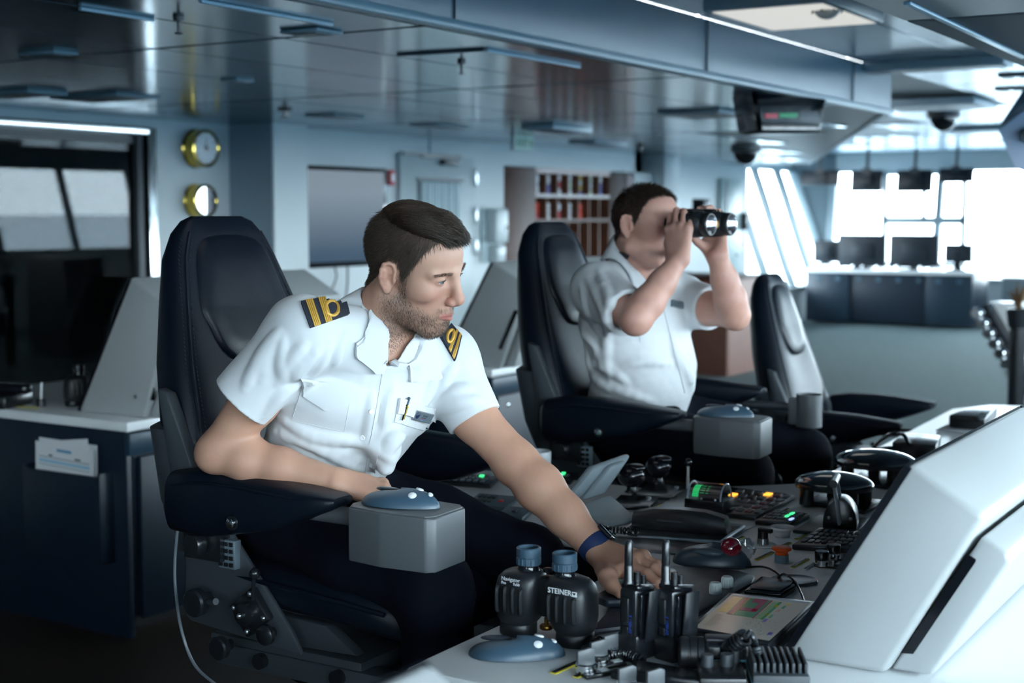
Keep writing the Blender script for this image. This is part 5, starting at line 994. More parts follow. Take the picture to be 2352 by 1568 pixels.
# ================================================================ soft-body modelling: smooth-blended solids turned into one skin
def unit(v): v = np.array(v, float); return v/np.linalg.norm(v)
class Both:
    def __init__(s, *q): s.q = q
    def ev(s, P): return np.min([k.ev(P) for k in s.q], axis=0)
    def normal(s, P, h=.002): return Solid.normal(s, P, h)
    def trace(s, px, t0=1.2, t1=6): return Solid.trace(s, px, t0, t1)
class Solid:
    """ordered list of blended solids; 'u' adds, 's' carves"""
    def __init__(s): s.p = []; s.M = None
    def frame(s, R=None, o=None, sc=1.0): s.M = None if R is None else (np.array(R, float), np.array(o, float), sc); return s
    def _add(s, f, lo, hi, op, k):
        if s.M is not None:
            R, o, sc = s.M; c = (lo+hi)/2; h = np.linalg.norm(hi-lo)/2*sc; c = R @ (c*sc)+o
            s.p.append((lambda P, f=f, R=R.astype(np.float32), o=o.astype(np.float32), sc=np.float32(sc): f(((P-o) @ R)/sc)*sc, c-h, c+h, op, k*sc))
        else: s.p.append((f, lo, hi, op, k))
        return s
    def cap(s, a, b, ra, rb=None, k=.01, op='u', squash=None):
        """tapered rod; squash=(axis,factor) flattens it across axis"""
        rb = ra if rb is None else rb; a = np.array(a, np.float32); b = np.array(b, np.float32); d = b-a; L2 = np.float32(max(1e-9, d @ d)); r = max(ra, rb)
        if squash: ax = unit(squash[0]).astype(np.float32); fk = np.float32(1/squash[1]-1)
        def f(P):
            q = P-a; t = np.clip((q @ d)/L2, 0, 1); e = q-t[:, None]*d
            if squash: e = e+(e @ ax)[:, None]*ax*fk
            return np.sqrt((e*e).sum(1))-(ra+(rb-ra)*t)
        return s._add(f, np.minimum(a, b)-r, np.maximum(a, b)+r, op, k)
    def ell(s, c, r, k=.01, op='u', R=None):
        c = np.array(c, np.float32); r = np.array(r, np.float32); m = float(r.max()); Rm = None if R is None else np.array(R, np.float32)
        def f(P):
            q = P-c
            if Rm is not None: q = q @ Rm
            a = q/r; k0 = np.sqrt((a*a).sum(1)); b = a/r; k1 = np.sqrt((b*b).sum(1))+1e-6; return k0*(k0-1)/k1
        return s._add(f, c-m, c+m, op, k)
    def loft(s, cs, ax, fw, a, b, k=.02, op='u'):
        """trunk: ellipse rings (half widths a along ax, b along fw) around a bent spine"""
        cs = np.array(cs, np.float32); ax = np.array([unit(v) for v in ax], np.float32); fw = np.array([unit(v) for v in fw], np.float32); a = np.array(a, np.float32); b = np.array(b, np.float32); m = float(max(a.max(), b.max())); n = len(cs)
        def f(P):
            best = np.full(len(P), 1e9, np.float32)
            for i in range(n-1):
                d = cs[i+1]-cs[i]; t = np.clip(((P-cs[i]) @ d)/(d @ d), 0, 1)[:, None]; e = P-(cs[i]+t*d); A = ax[i]*(1-t)+ax[i+1]*t; F = fw[i]*(1-t)+fw[i+1]*t; ra = (a[i]*(1-t)+a[i+1]*t)[:, 0]; rb = (b[i]*(1-t)+b[i+1]*t)[:, 0]
                x = (e*A).sum(1); y = (e*F).sum(1); w2 = np.maximum((e*e).sum(1)-x*x-y*y, 0); mn = np.minimum(ra, rb)
                X, Y = x/ra, y/rb; k0 = np.sqrt(X*X+Y*Y+w2/(mn*mn)); k1 = np.sqrt((X/ra)**2+(Y/rb)**2+w2/mn**4)+1e-6
                best = np.minimum(best, k0*(k0-1)/k1)
            return best
        return s._add(f, cs.min(0)-m, cs.max(0)+m, op, k)
    def fn(s, f, lo, hi, op='u', k=.005): return s._add(f, np.array(lo, float), np.array(hi, float), op, k)
    def ev(s, P, prims=None):
        P = np.asarray(P, np.float32); d = np.full(len(P), 1.0, np.float32)
        for f, lo, hi, op, k in (s.p if prims is None else prims):
            e = f(P)
            if op == 'u':
                h = np.maximum(k-np.abs(d-e), 0)/k if k > 0 else 0; d = np.minimum(d, e)-h*h*k*.25
            elif op == 's':
                e = -e; h = np.maximum(k-np.abs(d-e), 0)/k if k > 0 else 0; d = np.maximum(d, e)+h*h*k*.25
            elif op == 'd': d = d+e          # displacement
        return d
    def normal(s, P, h=.002):
        P = np.asarray(P, np.float32); g = np.stack([s.ev(P+np.eye(3, dtype=np.float32)[i]*h)-s.ev(P-np.eye(3, dtype=np.float32)[i]*h) for i in range(3)], 1); return g/(np.linalg.norm(g, axis=1)[:, None]+1e-9)
    def trace(s, px, t0=1.2, t1=6):
        """points where the sight lines through pixels meet the solid"""
        px = np.array(px, float).reshape(-1, 2); D = np.stack([ray(*q) for q in px]); D /= np.linalg.norm(D, axis=1)[:, None]; t = np.full(len(px), t0)
        for _ in range(90): t = np.minimum(t+np.clip(s.ev(CAM+D*t[:, None]), -.02, .25)*.7, t1)
        P = CAM+D*t[:, None]; bad = np.abs(s.ev(P)) > .004
        if bad.any() and not bad.all():      # sight lines that slip past the edge: pull to the nearest surface
            tm = np.median(t[~bad]); Q = CAM+D[bad]*tm
            for _ in range(12): Q = Q-s.normal(Q, .004)*(s.ev(Q)*.8)[:, None]
            P[bad] = Q
        return P
    def mesh(s, res, lo, hi, name, m, parent=None, color=None, attr='tint', nb=16, smooth=True):
        lo = np.array(lo, float); nblk = np.ceil((np.array(hi)-lo)/(res*nb)).astype(int); bs = res*nb
        I = np.stack(np.meshgrid(*[np.arange(n) for n in nblk], indexing='ij'), -1).reshape(-1, 3); cen = lo+(I+.5)*bs
        act = I[np.abs(s.ev(cen)) < bs*1.25]
        g = np.arange(nb+1); off = np.stack(np.meshgrid(g, g, g, indexing='ij'), -1).reshape(-1, 3).astype(np.float32)*np.float32(res)
        N1 = nblk*nb+4; key = lambda c: (c[:, 0].astype(np.int64)*N1[1]+c[:, 1])*N1[2]+c[:, 2]
        CK, CP, FQ = [], [], []; corners = np.array([[i, j, k] for i in (0, 1) for j in (0, 1) for k in (0, 1)])
        for b in act:
            o_ = lo+b*bs; pr = [p for p in s.p if np.all(p[1]-.02-p[4] < o_+bs) and np.all(p[2]+.02+p[4] > o_)]
            if not pr: continue
            D = s.ev(off+o_.astype(np.float32), pr).reshape(nb+1, nb+1, nb+1); S_ = D < 0
            if S_.all() or not S_.any(): continue
            c8 = np.stack([S_[i:nb+i, j:nb+j, k:nb+k] for i, j, k in corners]); n_ = c8.sum(0); ci = np.argwhere((n_ > 0) & (n_ < 8)); acc = np.zeros((len(ci), 3)); cnt = np.zeros(len(ci)); base = b*nb
            V = np.stack([D[ci[:, 0]+i, ci[:, 1]+j, ci[:, 2]+k] for i, j, k in corners])
            for a_ in range(8):
                for ax in range(3):
                    if corners[a_][ax] == 0:
                        b_ = a_+(4, 2, 1)[ax]; m_ = (V[a_] < 0) != (V[b_] < 0); t = V[a_]/(V[a_]-V[b_]+1e-12)
                        P = np.tile(corners[a_].astype(float), (len(ci), 1)); P[:, ax] += t; acc[m_] += P[m_]; cnt[m_] += 1
            CK.append(key(ci+base)); CP.append(lo+(ci+base+acc/cnt[:, None])*res)
            for ax in range(3):
                sl0 = [slice(0, nb)]*3; sl1 = [slice(0, nb)]*3; sl1[ax] = slice(1, nb+1); A, B_ = S_[tuple(sl0)], S_[tuple(sl1)]; e = np.argwhere(A != B_)
                if len(e): FQ.append((e+base, np.full(len(e), ax), A[tuple(e.T)]))
        CK = np.concatenate(CK); CP = np.concatenate(CP); so = np.argsort(CK); CK = CK[so]; CP = CP[so]; quads = []
        for e, ax, ins in FQ:
            a = ax[0]; u, v = (a+1) % 3, (a+2) % 3; du = np.zeros(3, int); du[u] = 1; dv = np.zeros(3, int); dv[v] = 1
            q = [e-du-dv, e-dv, e, e-du]; ok = np.all([np.all(c >= 0, axis=1) for c in q], axis=0); q = [key(c) for c in q]; idx = [np.minimum(np.searchsorted(CK, c), len(CK)-1) for c in q]; ok &= np.all([CK[i] == c for i, c in zip(idx, q)], axis=0)
            Q = np.stack(idx, 1); Q[~ins] = Q[~ins][:, ::-1]; quads.append(Q[ok])
        Q = np.concatenate(quads); me = bpy.data.meshes.new(name); me.vertices.add(len(CP)); me.vertices.foreach_set('co', CP.astype(np.float32).ravel()); me.loops.add(Q.size); me.loops.foreach_set('vertex_index', Q.ravel().astype(np.int32))
        me.polygons.add(len(Q)); me.polygons.foreach_set('loop_start', np.arange(0, Q.size, 4, dtype=np.int32)); me.update(calc_edges=True); me.validate()
        if color is not None:
            at_ = me.color_attributes.new(attr, 'FLOAT_COLOR', 'POINT'); C_ = np.ones((len(CP), 4), np.float32); C_[:, :3] = color(CP); at_.data.foreach_set('color', C_.ravel())
        ob = link(name, me, m, parent, 180); return ob
def rotv(w):
    w = np.array(w, float); th = np.linalg.norm(w); k = w/max(th, 1e-9); K = np.array([[0, -k[2], k[1]], [k[2], 0, -k[0]], [-k[1], k[0], 0]]); return np.eye(3)+math.sin(th)*K+(1-math.cos(th))*K @ K

# ---- heads (local frame: x towards the person's left, -y is where the face looks, z up, origin between the ear canals)
def build_head(S_, R, o, sc, neck, fat=0.0, lids=.0028, lip=1.0):
    S_.frame(R, o, sc)
    S_.ell((0, .006, .042), (.074, .093, .081), .01).ell((0, -.037, .048), (.067, .058, .057), .02).ell((0, -.038, .000), (.064+fat, .058, .064), .02)
    for s in (-1, 1): S_.ell((s*.046, -.058, -.008), (.023, .028, .022), .016)
    S_.ell((0, -.070, -.048), (.034, .034, .034), .018)
    for s in (-1, 1): S_.cap((s*(.054+fat), -.004, -.050), (s*.022, -.076, -.090), .019+fat*.5, .017, .022)
    S_.ell((0, -.033, -.060), (.052+fat, .055, .042), .02).ell((0, -.081, -.089), (.024, .017, .017), .014)
    for s in (-1, 1): S_.cap((s*.012, -.091, .031), (s*.048, -.075, .030), .0080, .0080, .012)
    for s in (-1, 1): S_.ell((s*.031, -.101, .019), (.019, .016, .011), .012, 's')
    for s in (-1, 1): S_.ell((s*.032, -.0785, .0195), (.0150, .0143, .0135), .004)
    S_.cap((0, -.092, .030), (0, -.113, -.012), .0080, .0105, .012).ell((0, -.1145, -.0175), (.0125, .0118, .0110), .008)
    for s in (-1, 1): S_.ell((s*.0130, -.1055, -.0235), (.0080, .0105, .0078), .005)
    S_.cap((0, -.114, -.026), (0, -.106, -.032), .0048, .0048, .004)
    for s in (-1, 1): S_.ell((s*.0066, -.1105, -.0300), (.0034, .0060, .0036), .002, 's')
    for s in (-1, 1): S_.cap((s*.0225, -.100, -.018), (s*.033, -.091, -.048), .0012, .0016, .008, 's')
    for s in (-1, 1): S_.cap((0, -.1060, -.0492), (s*.0225, -.0950, -.0545), .0044*lip, .0024, .0040)
    for s in (-1, 1): S_.cap((0, -.1050, -.0605), (s*.0195, -.0955, -.0572), .0052*lip, .0024, .0040)
    for s in (-1, 1): S_.cap((0, -.1118, -.0546), (s*.0255, -.0985, -.0556), .0013, .0013, .0012, 's')
    S_.ell((0, -.1085, -.0735), (.017, .0055, .0045), .008, 's')
    for s in (-1, 1): S_.ell((s*.032, -.0945, .0178), (.0148, .0105, lids), .0014, 's')
    for s in (-1, 1):     # ears
        E = np.stack([unit((s*.84, -.54, 0)), unit((s*.54, .84, 0)), (0, 0, 1.)], 1); ec = np.array([s*.0785, -.001, .003]); L_ = lambda x, y, z: ec+E @ np.array([x, y, z]) if s > 0 else ec+E @ np.array([x, y, z])
        S_.ell(L_(-.002, .002, .001), (.0060, .0165, .0290), .006, R=E)
        S_.ell(L_(.0075, -.0005, -.003), (.0085, .0100, .0130), .003, 's', R=E)
        S_.ell(L_(.0080, .006, .014), (.0060, .0075, .0090), .003, 's', R=E)
        pts = [(-.009, .004), (-.009, .017), (-.003, .027), (.006, .030), (.0145, .025), (.0175, .013), (.0165, .000), (.012, -.012), (.006, -.020)]
        for p, q in zip(pts[:-1], pts[1:]): S_.cap(L_(.003, *p), L_(.003, *q), .0036, .0036, .003)
        for p, q in (((.011, .012), (.010, .0)), ((.010, .0), (.004, -.013))): S_.cap(L_(.0035, *p), L_(.003, *q), .0030, .0030, .004)
        S_.ell(L_(.001, -.001, -.0245), (.0042, .0080, .0085), .004, R=E); S_.ell(L_(.003, -.0105, -.004), (.0035, .0040, .0060), .003, R=E)
    S_.frame()
    T = lambda p: R @ (np.array(p)*sc)+o
    S_.cap(T((0, .020, -.035)), neck, .055*sc+fat, .062*sc+fat, .02)
    for s in (-1, 1): S_.cap(T((s*.055, .02, -.035)), neck+R @ np.array([s*.025, -.045, -.02]), .016, .012, .02)
    return T
def hand(S_, W, d, n, t, curls, spread=(.10, .02, -.06, -.14), thumb=((.55, .75, .25), (.75, .5, .35), (.85, .25, .40)), sc=1.0, k=.005, tpts=None):
    """W wrist, d towards the knuckles, n out of the palm, t towards the thumb; curls: 4 x (knuckle, middle, tip) bends in degrees"""
    d = unit(d); n = unit(n-d*np.dot(n, d)); t = unit(t-d*np.dot(t, d)-n*np.dot(t, n)); off = (.030, .010, -.011, -.029); Ls = ((.044, .027, .021), (.049, .031, .022), (.045, .029, .021), (.035, .022, .019)); pl = (.092, .094, .089, .081); tips = []
    mc = []
    for i in range(4):
        M = W+(d*pl[i]+t*off[i]-n*(.004 if i in (1, 2) else 0))*sc; mc.append(M); S_.cap(W+t*off[i]*.55*sc, M, .0150*sc, .0120*sc, .014)
    for i in range(4):
        P = mc[i]; ang = 0; dd = unit(d+t*spread[i])
        S_.ell(P-n*.003*sc, (.0115*sc,)*3, .008)
        for j in range(3):
            ang += math.radians(curls[i][j]); D = unit(dd*math.cos(ang)+n*math.sin(ang)); Q = P+D*Ls[i][j]*sc; r0, r1 = ((.0098, .0088), (.0088, .0080), (.0080, .0066))[j]; f = (1.0, 1.03, .98, .88)[i]*sc
            S_.cap(P, Q, r0*f, r1*f, k)
            if j < 2: S_.ell(Q-n*.0012, ((.0094, .0085)[j]*f,)*3, .004)
            P = Q
        tips.append((P, D))
    if tpts is not None:
        for a, b, r0, r1 in zip(tpts[:-1], tpts[1:], (.021, .0150, .0112), (.0155, .0115, .0082)): S_.cap(a, b, r0*sc, r1*sc, .010)
        return tips
    P = W+(d*.022+t*.022+n*.006)*sc; S_.cap(W+(d*.012+t*.016)*sc, P+(d*.035+t*.012)*sc, .017*sc, .014*sc, .014)
    for j, (a, b, c) in enumerate(thumb):
        D = unit(d*a+t*b+n*c); L_ = (.044, .034, .027)[j]*sc; Q = P+D*L_; r0, r1 = ((.0150, .0112), (.0108, .0100), (.0100, .0078))[j]; S_.cap(P, Q, r0*sc, r1*sc, .006 if j else .012); P = Q
    tips.append((P, D)); return tips
def limb(S_, pts, rs, k=.02):
    for i in range(len(pts)-1): S_.cap(pts[i], pts[i+1], rs[i], rs[i+1], k)

# ---- patches of cloth laid on a solid: pixel quads are traced onto it, lifted and given thickness
def patch(S_, corners, n, m, lift, th, name, mt, parent, edge=0.0):
    c = np.array(corners, float); U, V = np.meshgrid(np.linspace(0, 1, n), np.linspace(0, 1, m), indexing='ij'); U, V = U.ravel()[:, None], V.ravel()[:, None]
    px = c[0]*(1-U)*(1-V)+c[1]*U*(1-V)+c[2]*U*V+c[3]*(1-U)*V; P = S_.trace(px); N = S_.normal(P, .006)
    return patch_pts(P, N, n, m, lift, th, name, mt, parent)
def patch_pts(P, N, n, m, lift, th, name, mt, parent):
    top_ = P+N*(lift+th); bot = P+N*(lift-.004); V_ = np.concatenate([top_, bot]); o_ = n*m; F_ = []
    for i in range(n-1):
        for j in range(m-1): a = i*m+j; q = (a, a+m, a+m+1, a+1); F_.append(q); F_.append(tuple(x+o_ for x in q[::-1]))
    rim = [i*m for i in range(n)]+[(n-1)*m+j for j in range(1, m)]+[i*m+m-1 for i in range(n-2, -1, -1)]+[j for j in range(m-2, 0, -1)]
    for a, b in zip(rim, rim[1:]+rim[:1]): F_.append((a, a+o_, b+o_, b))
    me = bpy.data.meshes.new(name); me.from_pydata([tuple(v) for v in V_], [], F_); bm = bmesh.new(); bm.from_mesh(me); bmesh.ops.recalc_face_normals(bm, faces=bm.faces); bm.to_mesh(me); bm.free(); return link(name, me, mt, parent, 50)
def surf_tube(S_, px, r, lift, name, mt, parent, n=6, closed=False, sm=5):
    px = np.array([q for q in (spline(list(px)+([px[0]] if closed else []), sm))]); P = S_.trace(px); N = S_.normal(P, .006); Q = list(P+N*lift); Q = Q[:-1] if closed else Q
    return MB().tube(Q, r, n, closed).build(name, mt, parent)
def surf_disc(S_, q, r, h, name, mt, parent):
    P = S_.trace([q]); N = S_.normal(P, .006)[0]; return MB().lathe([(r, -.001), (r, h*.7), (r*.85, h), (r*.6, h*.75), (.0005, h*.75)], P[0], 18, axis=N).build(name, mt, parent)

# ---- hair: thin tapered strands
def strands(name, mt, parent, roots, dirs, length, width, body, steps=6, lift=None, jitter=.15, tint=None):
    """roots Nx3; dirs: function(points, step index) -> flow direction; lift: height above the skin along the strand (array of steps+1 fractions x lift)"""
    N = len(roots); P = roots.astype(np.float32); path = [P.copy()]; rs = np.random.RandomState(1); J = rs.normal(0, jitter, (N, 3)).astype(np.float32); L = np.broadcast_to(np.asarray(length, np.float32), (N,)); H = None if lift is None else np.broadcast_to(np.asarray(lift[0], np.float32), (N,))
    for i in range(steps):
        D = dirs(P, i)+J; D /= np.linalg.norm(D, axis=1)[:, None]+1e-9; P = P+D*(L/steps)[:, None]
        if H is not None: n_ = body.normal(P, .003); dist = body.ev(P); P = P+n_*(H*lift[1][i+1]-dist)[:, None]
        path.append(P.copy())
    path = np.stack(path, 1); T = np.gradient(path, axis=1); T /= np.linalg.norm(T, axis=2)[:, :, None]+1e-9; vw = CAM.astype(np.float32)-path.mean(1); vw /= np.linalg.norm(vw, axis=1)[:, None]
    n0 = body.normal(roots, .003)[:, None, :]; A = np.cross(T, n0); A /= np.linalg.norm(A, axis=2)[:, :, None]+1e-9; Bv = np.cross(A, T)
    wd = (np.broadcast_to(np.asarray(width, np.float32), (N,))[:, None]*np.interp(np.linspace(0, 1, steps+1), [0, .5, 1], [1, .85, .15])[None, :])[:, :, None]
    ring = [path+wd*(A*math.cos(a)+Bv*math.sin(a)*.7) for a in (math.pi/2, math.pi*7/6, math.pi*11/6)]; V = np.stack(ring, 2).reshape(-1, 3); base = np.arange(N)[:, None, None]*(steps+1)*3; i_ = np.arange(steps)[None, :, None]*3; k = np.arange(3)[None, None, :]; k2 = (k+1) % 3
    Q = np.stack([base+i_+k, base+i_+k2, base+i_+3+k2, base+i_+3+k], -1).reshape(-1, 4); me = bpy.data.meshes.new(name); me.vertices.add(len(V)); me.vertices.foreach_set('co', V.astype(np.float32).ravel()); me.loops.add(Q.size); me.loops.foreach_set('vertex_index', Q.ravel().astype(np.int32)); me.polygons.add(len(Q)); me.polygons.foreach_set('loop_start', np.arange(0, Q.size, 4, dtype=np.int32)); me.update(calc_edges=True)
    if tint is not None:
        k_ = np.exp(rs.normal(0, .45, N))[:, None]; C_ = np.ones((N, (steps+1)*3, 4), np.float32); C_[:, :, :3] = (np.array(tint)*k_)[:, None, :]; me.color_attributes.new('tint', 'FLOAT_COLOR', 'POINT').data.foreach_set('color', C_.ravel())
    return link(name, me, mt, parent, 180)
def scatter(ob, mask_fn, n, seed=0):
    """n random points on the faces of ob whose centres pass mask_fn"""
    me = ob.data; F_ = len(me.polygons); c = np.empty(F_*3, np.float32); me.polygons.foreach_get('center', c); c = c.reshape(-1, 3); a = np.empty(F_, np.float32); me.polygons.foreach_get('area', a); w_ = mask_fn(c)*a; rs = np.random.RandomState(seed); i = rs.choice(F_, n, p=w_/w_.sum()); return c[i]+rs.normal(0, .0006, (n, 3)).astype(np.float32)
# ================================================================ the officer in front, leaning to his left
A3 = lambda px, py, d: np.array(at(px, py, d))
SKIN = attr_mat('skin', 'tint', rough=.48, spec=.35, sss=.12, bump=(420, .12, .0006))
SHIRT = mat('white_shirt_cotton', (.53, .545, .56), .85, spec=.15, bump=(900, .12, .0004), sheen=.1)
TROUS = mat('navy_trouser_cloth', (.0028, .0042, .0090), .85, spec=.10, bump=(500, .2, .0006))
HAIRM = attr_mat('dark_brown_hair', 'tint', rough=.33, spec=.42)
HAIR2 = attr_mat('short_brown_hair', 'tint', rough=.5, spec=.35)
BEARDM = attr_mat('stubble_brown', 'tint', rough=.55, spec=.3)
LASH = mat('lash_dark', (.02, .014, .01), .5)
GOLD = mat('gold_braid', (.58, .33, .06), .42, metal=.35, bump=(1500, .5, .0006))
NAVYC = mat('epaulette_navy', (.008, .011, .022), .8, bump=(1200, .2, .0004))
def vnoise(P, f, seed=0):
    rs = np.random.RandomState(seed); d = np.zeros(len(P))
    for i in range(6): k = unit(rs.normal(size=3))*f*(1+.6*i); d += np.sin(P @ k+rs.uniform(0, 6.28))/(1+.5*i)
    return d/2.5
def sm(a, b, x): t = np.clip((x-a)/(b-a), 0, 1); return t*t*(3-2*t)
def skin_color(toL, arms_tan, beard=1.0, hairline=None, hair_col=(.045, .032, .025), headR=None, red=1.0, base=(.47, .262, .188)):
    base = np.array(base)
    def f(P):
        L = toL(P); x, y, z = L[:, 0], L[:, 1], L[:, 2]; head = (z > -.16) & (np.linalg.norm(L, axis=1) < .2); ax = np.abs(x)
        C = np.tile(base, (len(P), 1)); n1 = vnoise(P, 60, 1); n2 = vnoise(P, 180, 2); C *= (1+.05*n1+.035*n2)[:, None]
        def mix(w_, c): nonlocal C; w_ = np.clip(w_, 0, 1)[:, None]; C = C*(1-w_)+np.array(c)*w_
        g = lambda c, r: np.exp(-(((x-c[0])/r)**2+((y-c[1])/r)**2+((z-c[2])/r)**2))
        gs = lambda c, r: g(c, r)+g((-c[0], c[1], c[2]), r)
        hm = head.astype(float)
        mix(hm*.45*red*gs((.042, -.075, -.012), .026), (.41,.16,.125)); mix(hm*.5*red*g((0, -.118, -.018), .018), (.44,.175,.13)); mix(hm*.55*red*gs((.014, -.105, -.024), .011), (.37,.14,.115))
        mix(hm*.45*gs((.085, .014, .004), .03), (.43,.19,.145)); mix(hm*.25*gs((.032, -.088, .006), .012), (.33,.19,.16))
        lw = hm*sm(.026, .021, ax)*sm(-.0465, -.0495, z)*sm(-.0675, -.0640, z)*sm(-.090, -.0945, y); lw = lw*(1-sm(.0, .004, np.abs(z+.0545)-(.0115-.40*ax))); mix(.85*lw, (.35,.115,.10))
        mix(hm*.75*(np.abs(z+.0548) < .0012)*(ax < .024)*(y < -.09), (.22, .07, .06))
        if arms_tan: mix((~head)*.28, (.37,.20,.125))
        mix((~head)*.20*(n1 > .3), (.40,.20,.145))
        if beard:
            jaw = sm(-.018, -.045, z-.35*(y+.02)*(y < -.02))*sm(.03, -.02, y)*sm(-.122, -.100, z); jaw = np.maximum(jaw, sm(-.048, -.060, y)*sm(-.036, -.041, z)*sm(.040, .028, ax)*.8)
            side = sm(-.012, -.026, y)*sm(-.050, -.036, y)*sm(.045, .02, z)*sm(-.05, -.02, z)
            cheek = 1-gs((.040, -.080, -.022), .026); b_ = np.clip((jaw+.8*side)*cheek, 0, 1)*(1-lw)*(ax < .09)*hm; mix(b_*.52*beard*(1+.25*n2), (.11,.077,.06))
        if hairline is not None: mix(hm*hairline(L)*.93, hair_col)
        return np.clip(C, 0.004, .9)
    return f
# ---- pose
W1 = np.array([.357, -.165, .092]); R1 = rotv(W1); O1 = np.array([2.295, 1.661, 1.388]); K1 = 1.03
NECK1 = A3(862, 775, 2.86)
hip, waist, chest, upper = np.array([2.33, 1.955, .885]), np.array([2.295, 1.875, 1.00]), np.array([2.265, 1.775, 1.135]), np.array([2.258, 1.728, 1.225])
RS, LS = A3(694, 772, 2.72), A3(1018, 832, 2.97); RE, RW = A3(502, 1036, 2.78), A3(766, 1104, 2.74); LE, LW = A3(1186, 1062, 2.90), A3(1378, 1268, 2.79)
sx_ = unit(LS-RS); tr1 = [hip, waist, chest, upper, NECK1]; upv = unit(upper-hip); fz1_ = unit(np.cross(sx_, upv)); axs = [(.98, -.1, 0), (.97, -.16, -.04), sx_, sx_, sx_]; fws = [(-.1, -.97, -.2), (-.2, -.85, -.4), fz1_, fz1_, fz1_]
def body1():
    S_ = Solid(); T = build_head(S_, R1, O1, K1, NECK1)
    S_.loft(tr1[2:], axs[2:], fws[2:], (.140, .128, .060), (.085, .068, .055), .02)
    S_.cap(RS, LS, .052, .052, .03); S_.cap(NECK1, RS*.6+LS*.4+np.array([0, 0, .01]), .05, .05, .03)
    limb(S_, [RS, RS*.45+RE*.55, RE], [.050, .045, .039]); limb(S_, [RE, RE*.75+RW*.25, RE*.45+RW*.55, RW], [.039, .042, .036, .027]); S_.ell(RE+np.array([-.004, .014, -.010]), (.029,)*3, .02)
    limb(S_, [LS, A3(1091, 962, 2.94), LE], [.050, .046, .043]); limb(S_, [LE, LE*.72+LW*.28, LE*.4+LW*.6, LW], [.043, .047, .039, .029]); S_.ell(LE+np.array([.008, .012, -.012]), (.035,)*3, .02)
    d1 = unit(np.array(onz(1482, 1306, .836))-LW); n1 = unit(np.array([.25, -.1, -1])); t1 = np.cross(d1, n1); t1 = t1 if t1 @ FW < 0 else -t1
    hand(S_, LW+d1*.012, d1, n1, t1, ((6, 18, 12), (5, 16, 12), (8, 18, 14), (14, 22, 18)), sc=1.08, tpts=[A3(1392, 1306, 2.77), np.array(onz(1396, 1326, .835)), np.array(onz(1406, 1345, .826)), np.array(onz(1424, 1363, .818))])
    d2 = unit(A3(850, 1126, 2.76)-RW); n2 = unit(np.array([.5, .1, -1])); t2 = np.cross(n2, d2); t2 = t2 if t2[0] > 0 else -t2
    hand(S_, RW+d2*.008, d2, n2, t2, ((40, 55, 35), (45, 58, 38), (50, 60, 40), (54, 60, 40)), thumb=((.7, .6, .4), (.85, .2, .5), (.9, -.1, .5)))
    return S_, T
S1, T1 = body1(); toL1 = lambda P: ((P-O1) @ R1)/K1
def hairline1(L):
    x, y, z = L[:, 0], L[:, 1], L[:, 2]; ax = np.abs(x)
    front = -.078+.9*np.maximum(0, .088-z)*.55+0*z           # how far forward hair reaches at each height
    zl = np.interp(y, [-.085, -.066, -.056, -.046, -.034, -.022, -.012, .012, .035, .06, .11], [.097, .086, .070, .045, .018, .000, .034, .036, -.012, -.048, -.056]); return sm(-.004, .006, z-zl)*sm(-.006, .006, y+.088)
per1 = thing('person', 'man in a white short-sleeved uniform shirt leaning forward to touch the desk', 'person', (2.33, 1.95, 0))
body = S1.mesh(.0020, (1.85, 1.05, .76), (2.75, 2.12, 1.62), 'body', SKIN, per1, skin_color(toL1, True, hairline=hairline1)); body.matrix_parent_inverse = per1.matrix_basis.inverted()
def own(*obs):
    for o_ in obs: o_.parent = OWN; o_.matrix_parent_inverse = OWN.matrix_basis.inverted()
    return obs[0]
OWN = per1
# eyes
EYEW = attr_mat('eye', 'tint', rough=.08, spec=.6)
def eyes(T, R, sc, look, S_, iris=(.17, .24, .29)):
    for s in (-1, 1):
        c = T((s*.032, -.0797, .0188)); lk = unit(R @ unit(look)); ob = MB(); ob.sphere((0, 0, 0), .0124*sc, 40, 28); e = ob.build('eye', EYEW, None, 180); me = e.data; e.data.transform(Matrix.Translation(Vector(c.tolist())))
        V = np.empty(len(me.vertices)*3, np.float32); me.vertices.foreach_get('co', V); V = (V.reshape(-1, 3)-c)/(.0124*sc); a = np.degrees(np.arccos(np.clip(V @ lk, -1, 1))); C_ = np.ones((len(V), 4), np.float32); C_[:, :3] = (.48, .45, .43); C_[a < 29, :3] = iris; C_[(a < 30) & (a > 25), :3] = np.array(iris)*.35; C_[a < 12, :3] = (.005, .005, .006)
        me.color_attributes.new('tint', 'FLOAT_COLOR', 'POINT').data.foreach_set('color', C_.ravel()); own(e)
eyes(T1, R1, K1, (-.05, -1, -.22), S1)
# hair: long top swept forward and to his left, short sides, stubble beard, brows, lashes
V3 = lambda *a: (R1 @ np.array(a)).astype(np.float32)
zpart = lambda y: np.interp(y, [-.09, -.05, 0, .06, .1], [.082, .090, .098, .105, .095])
def topmask(c):
    L = toL1(c); x, y, z = L.T; return ((z > np.where(x < 0, .088, .075)) & (y > -.092) & (y < .095) & (z > .088-.0*y) & (z > np.interp(y, [-.09, -.07, .05, .09], [.094, .092, .095, .080]))).astype(float)
rt_ = scatter(body, topmask, 12500, 3); Lr = toL1(rt_)
def topdir(P, i):
    L = toL1(P); fwd = np.tile(V3(.42, -.9, .10), (len(P), 1)); back = sm(.03, .09, L[:, 1])[:, None]; fwd = fwd+np.stack([vnoise(P, 55, 41), vnoise(P, 55, 42), vnoise(P, 55, 43)], 1)*.34; return fwd*(1-back*.5)+V3(-.1, -.3, .5)*back*.5
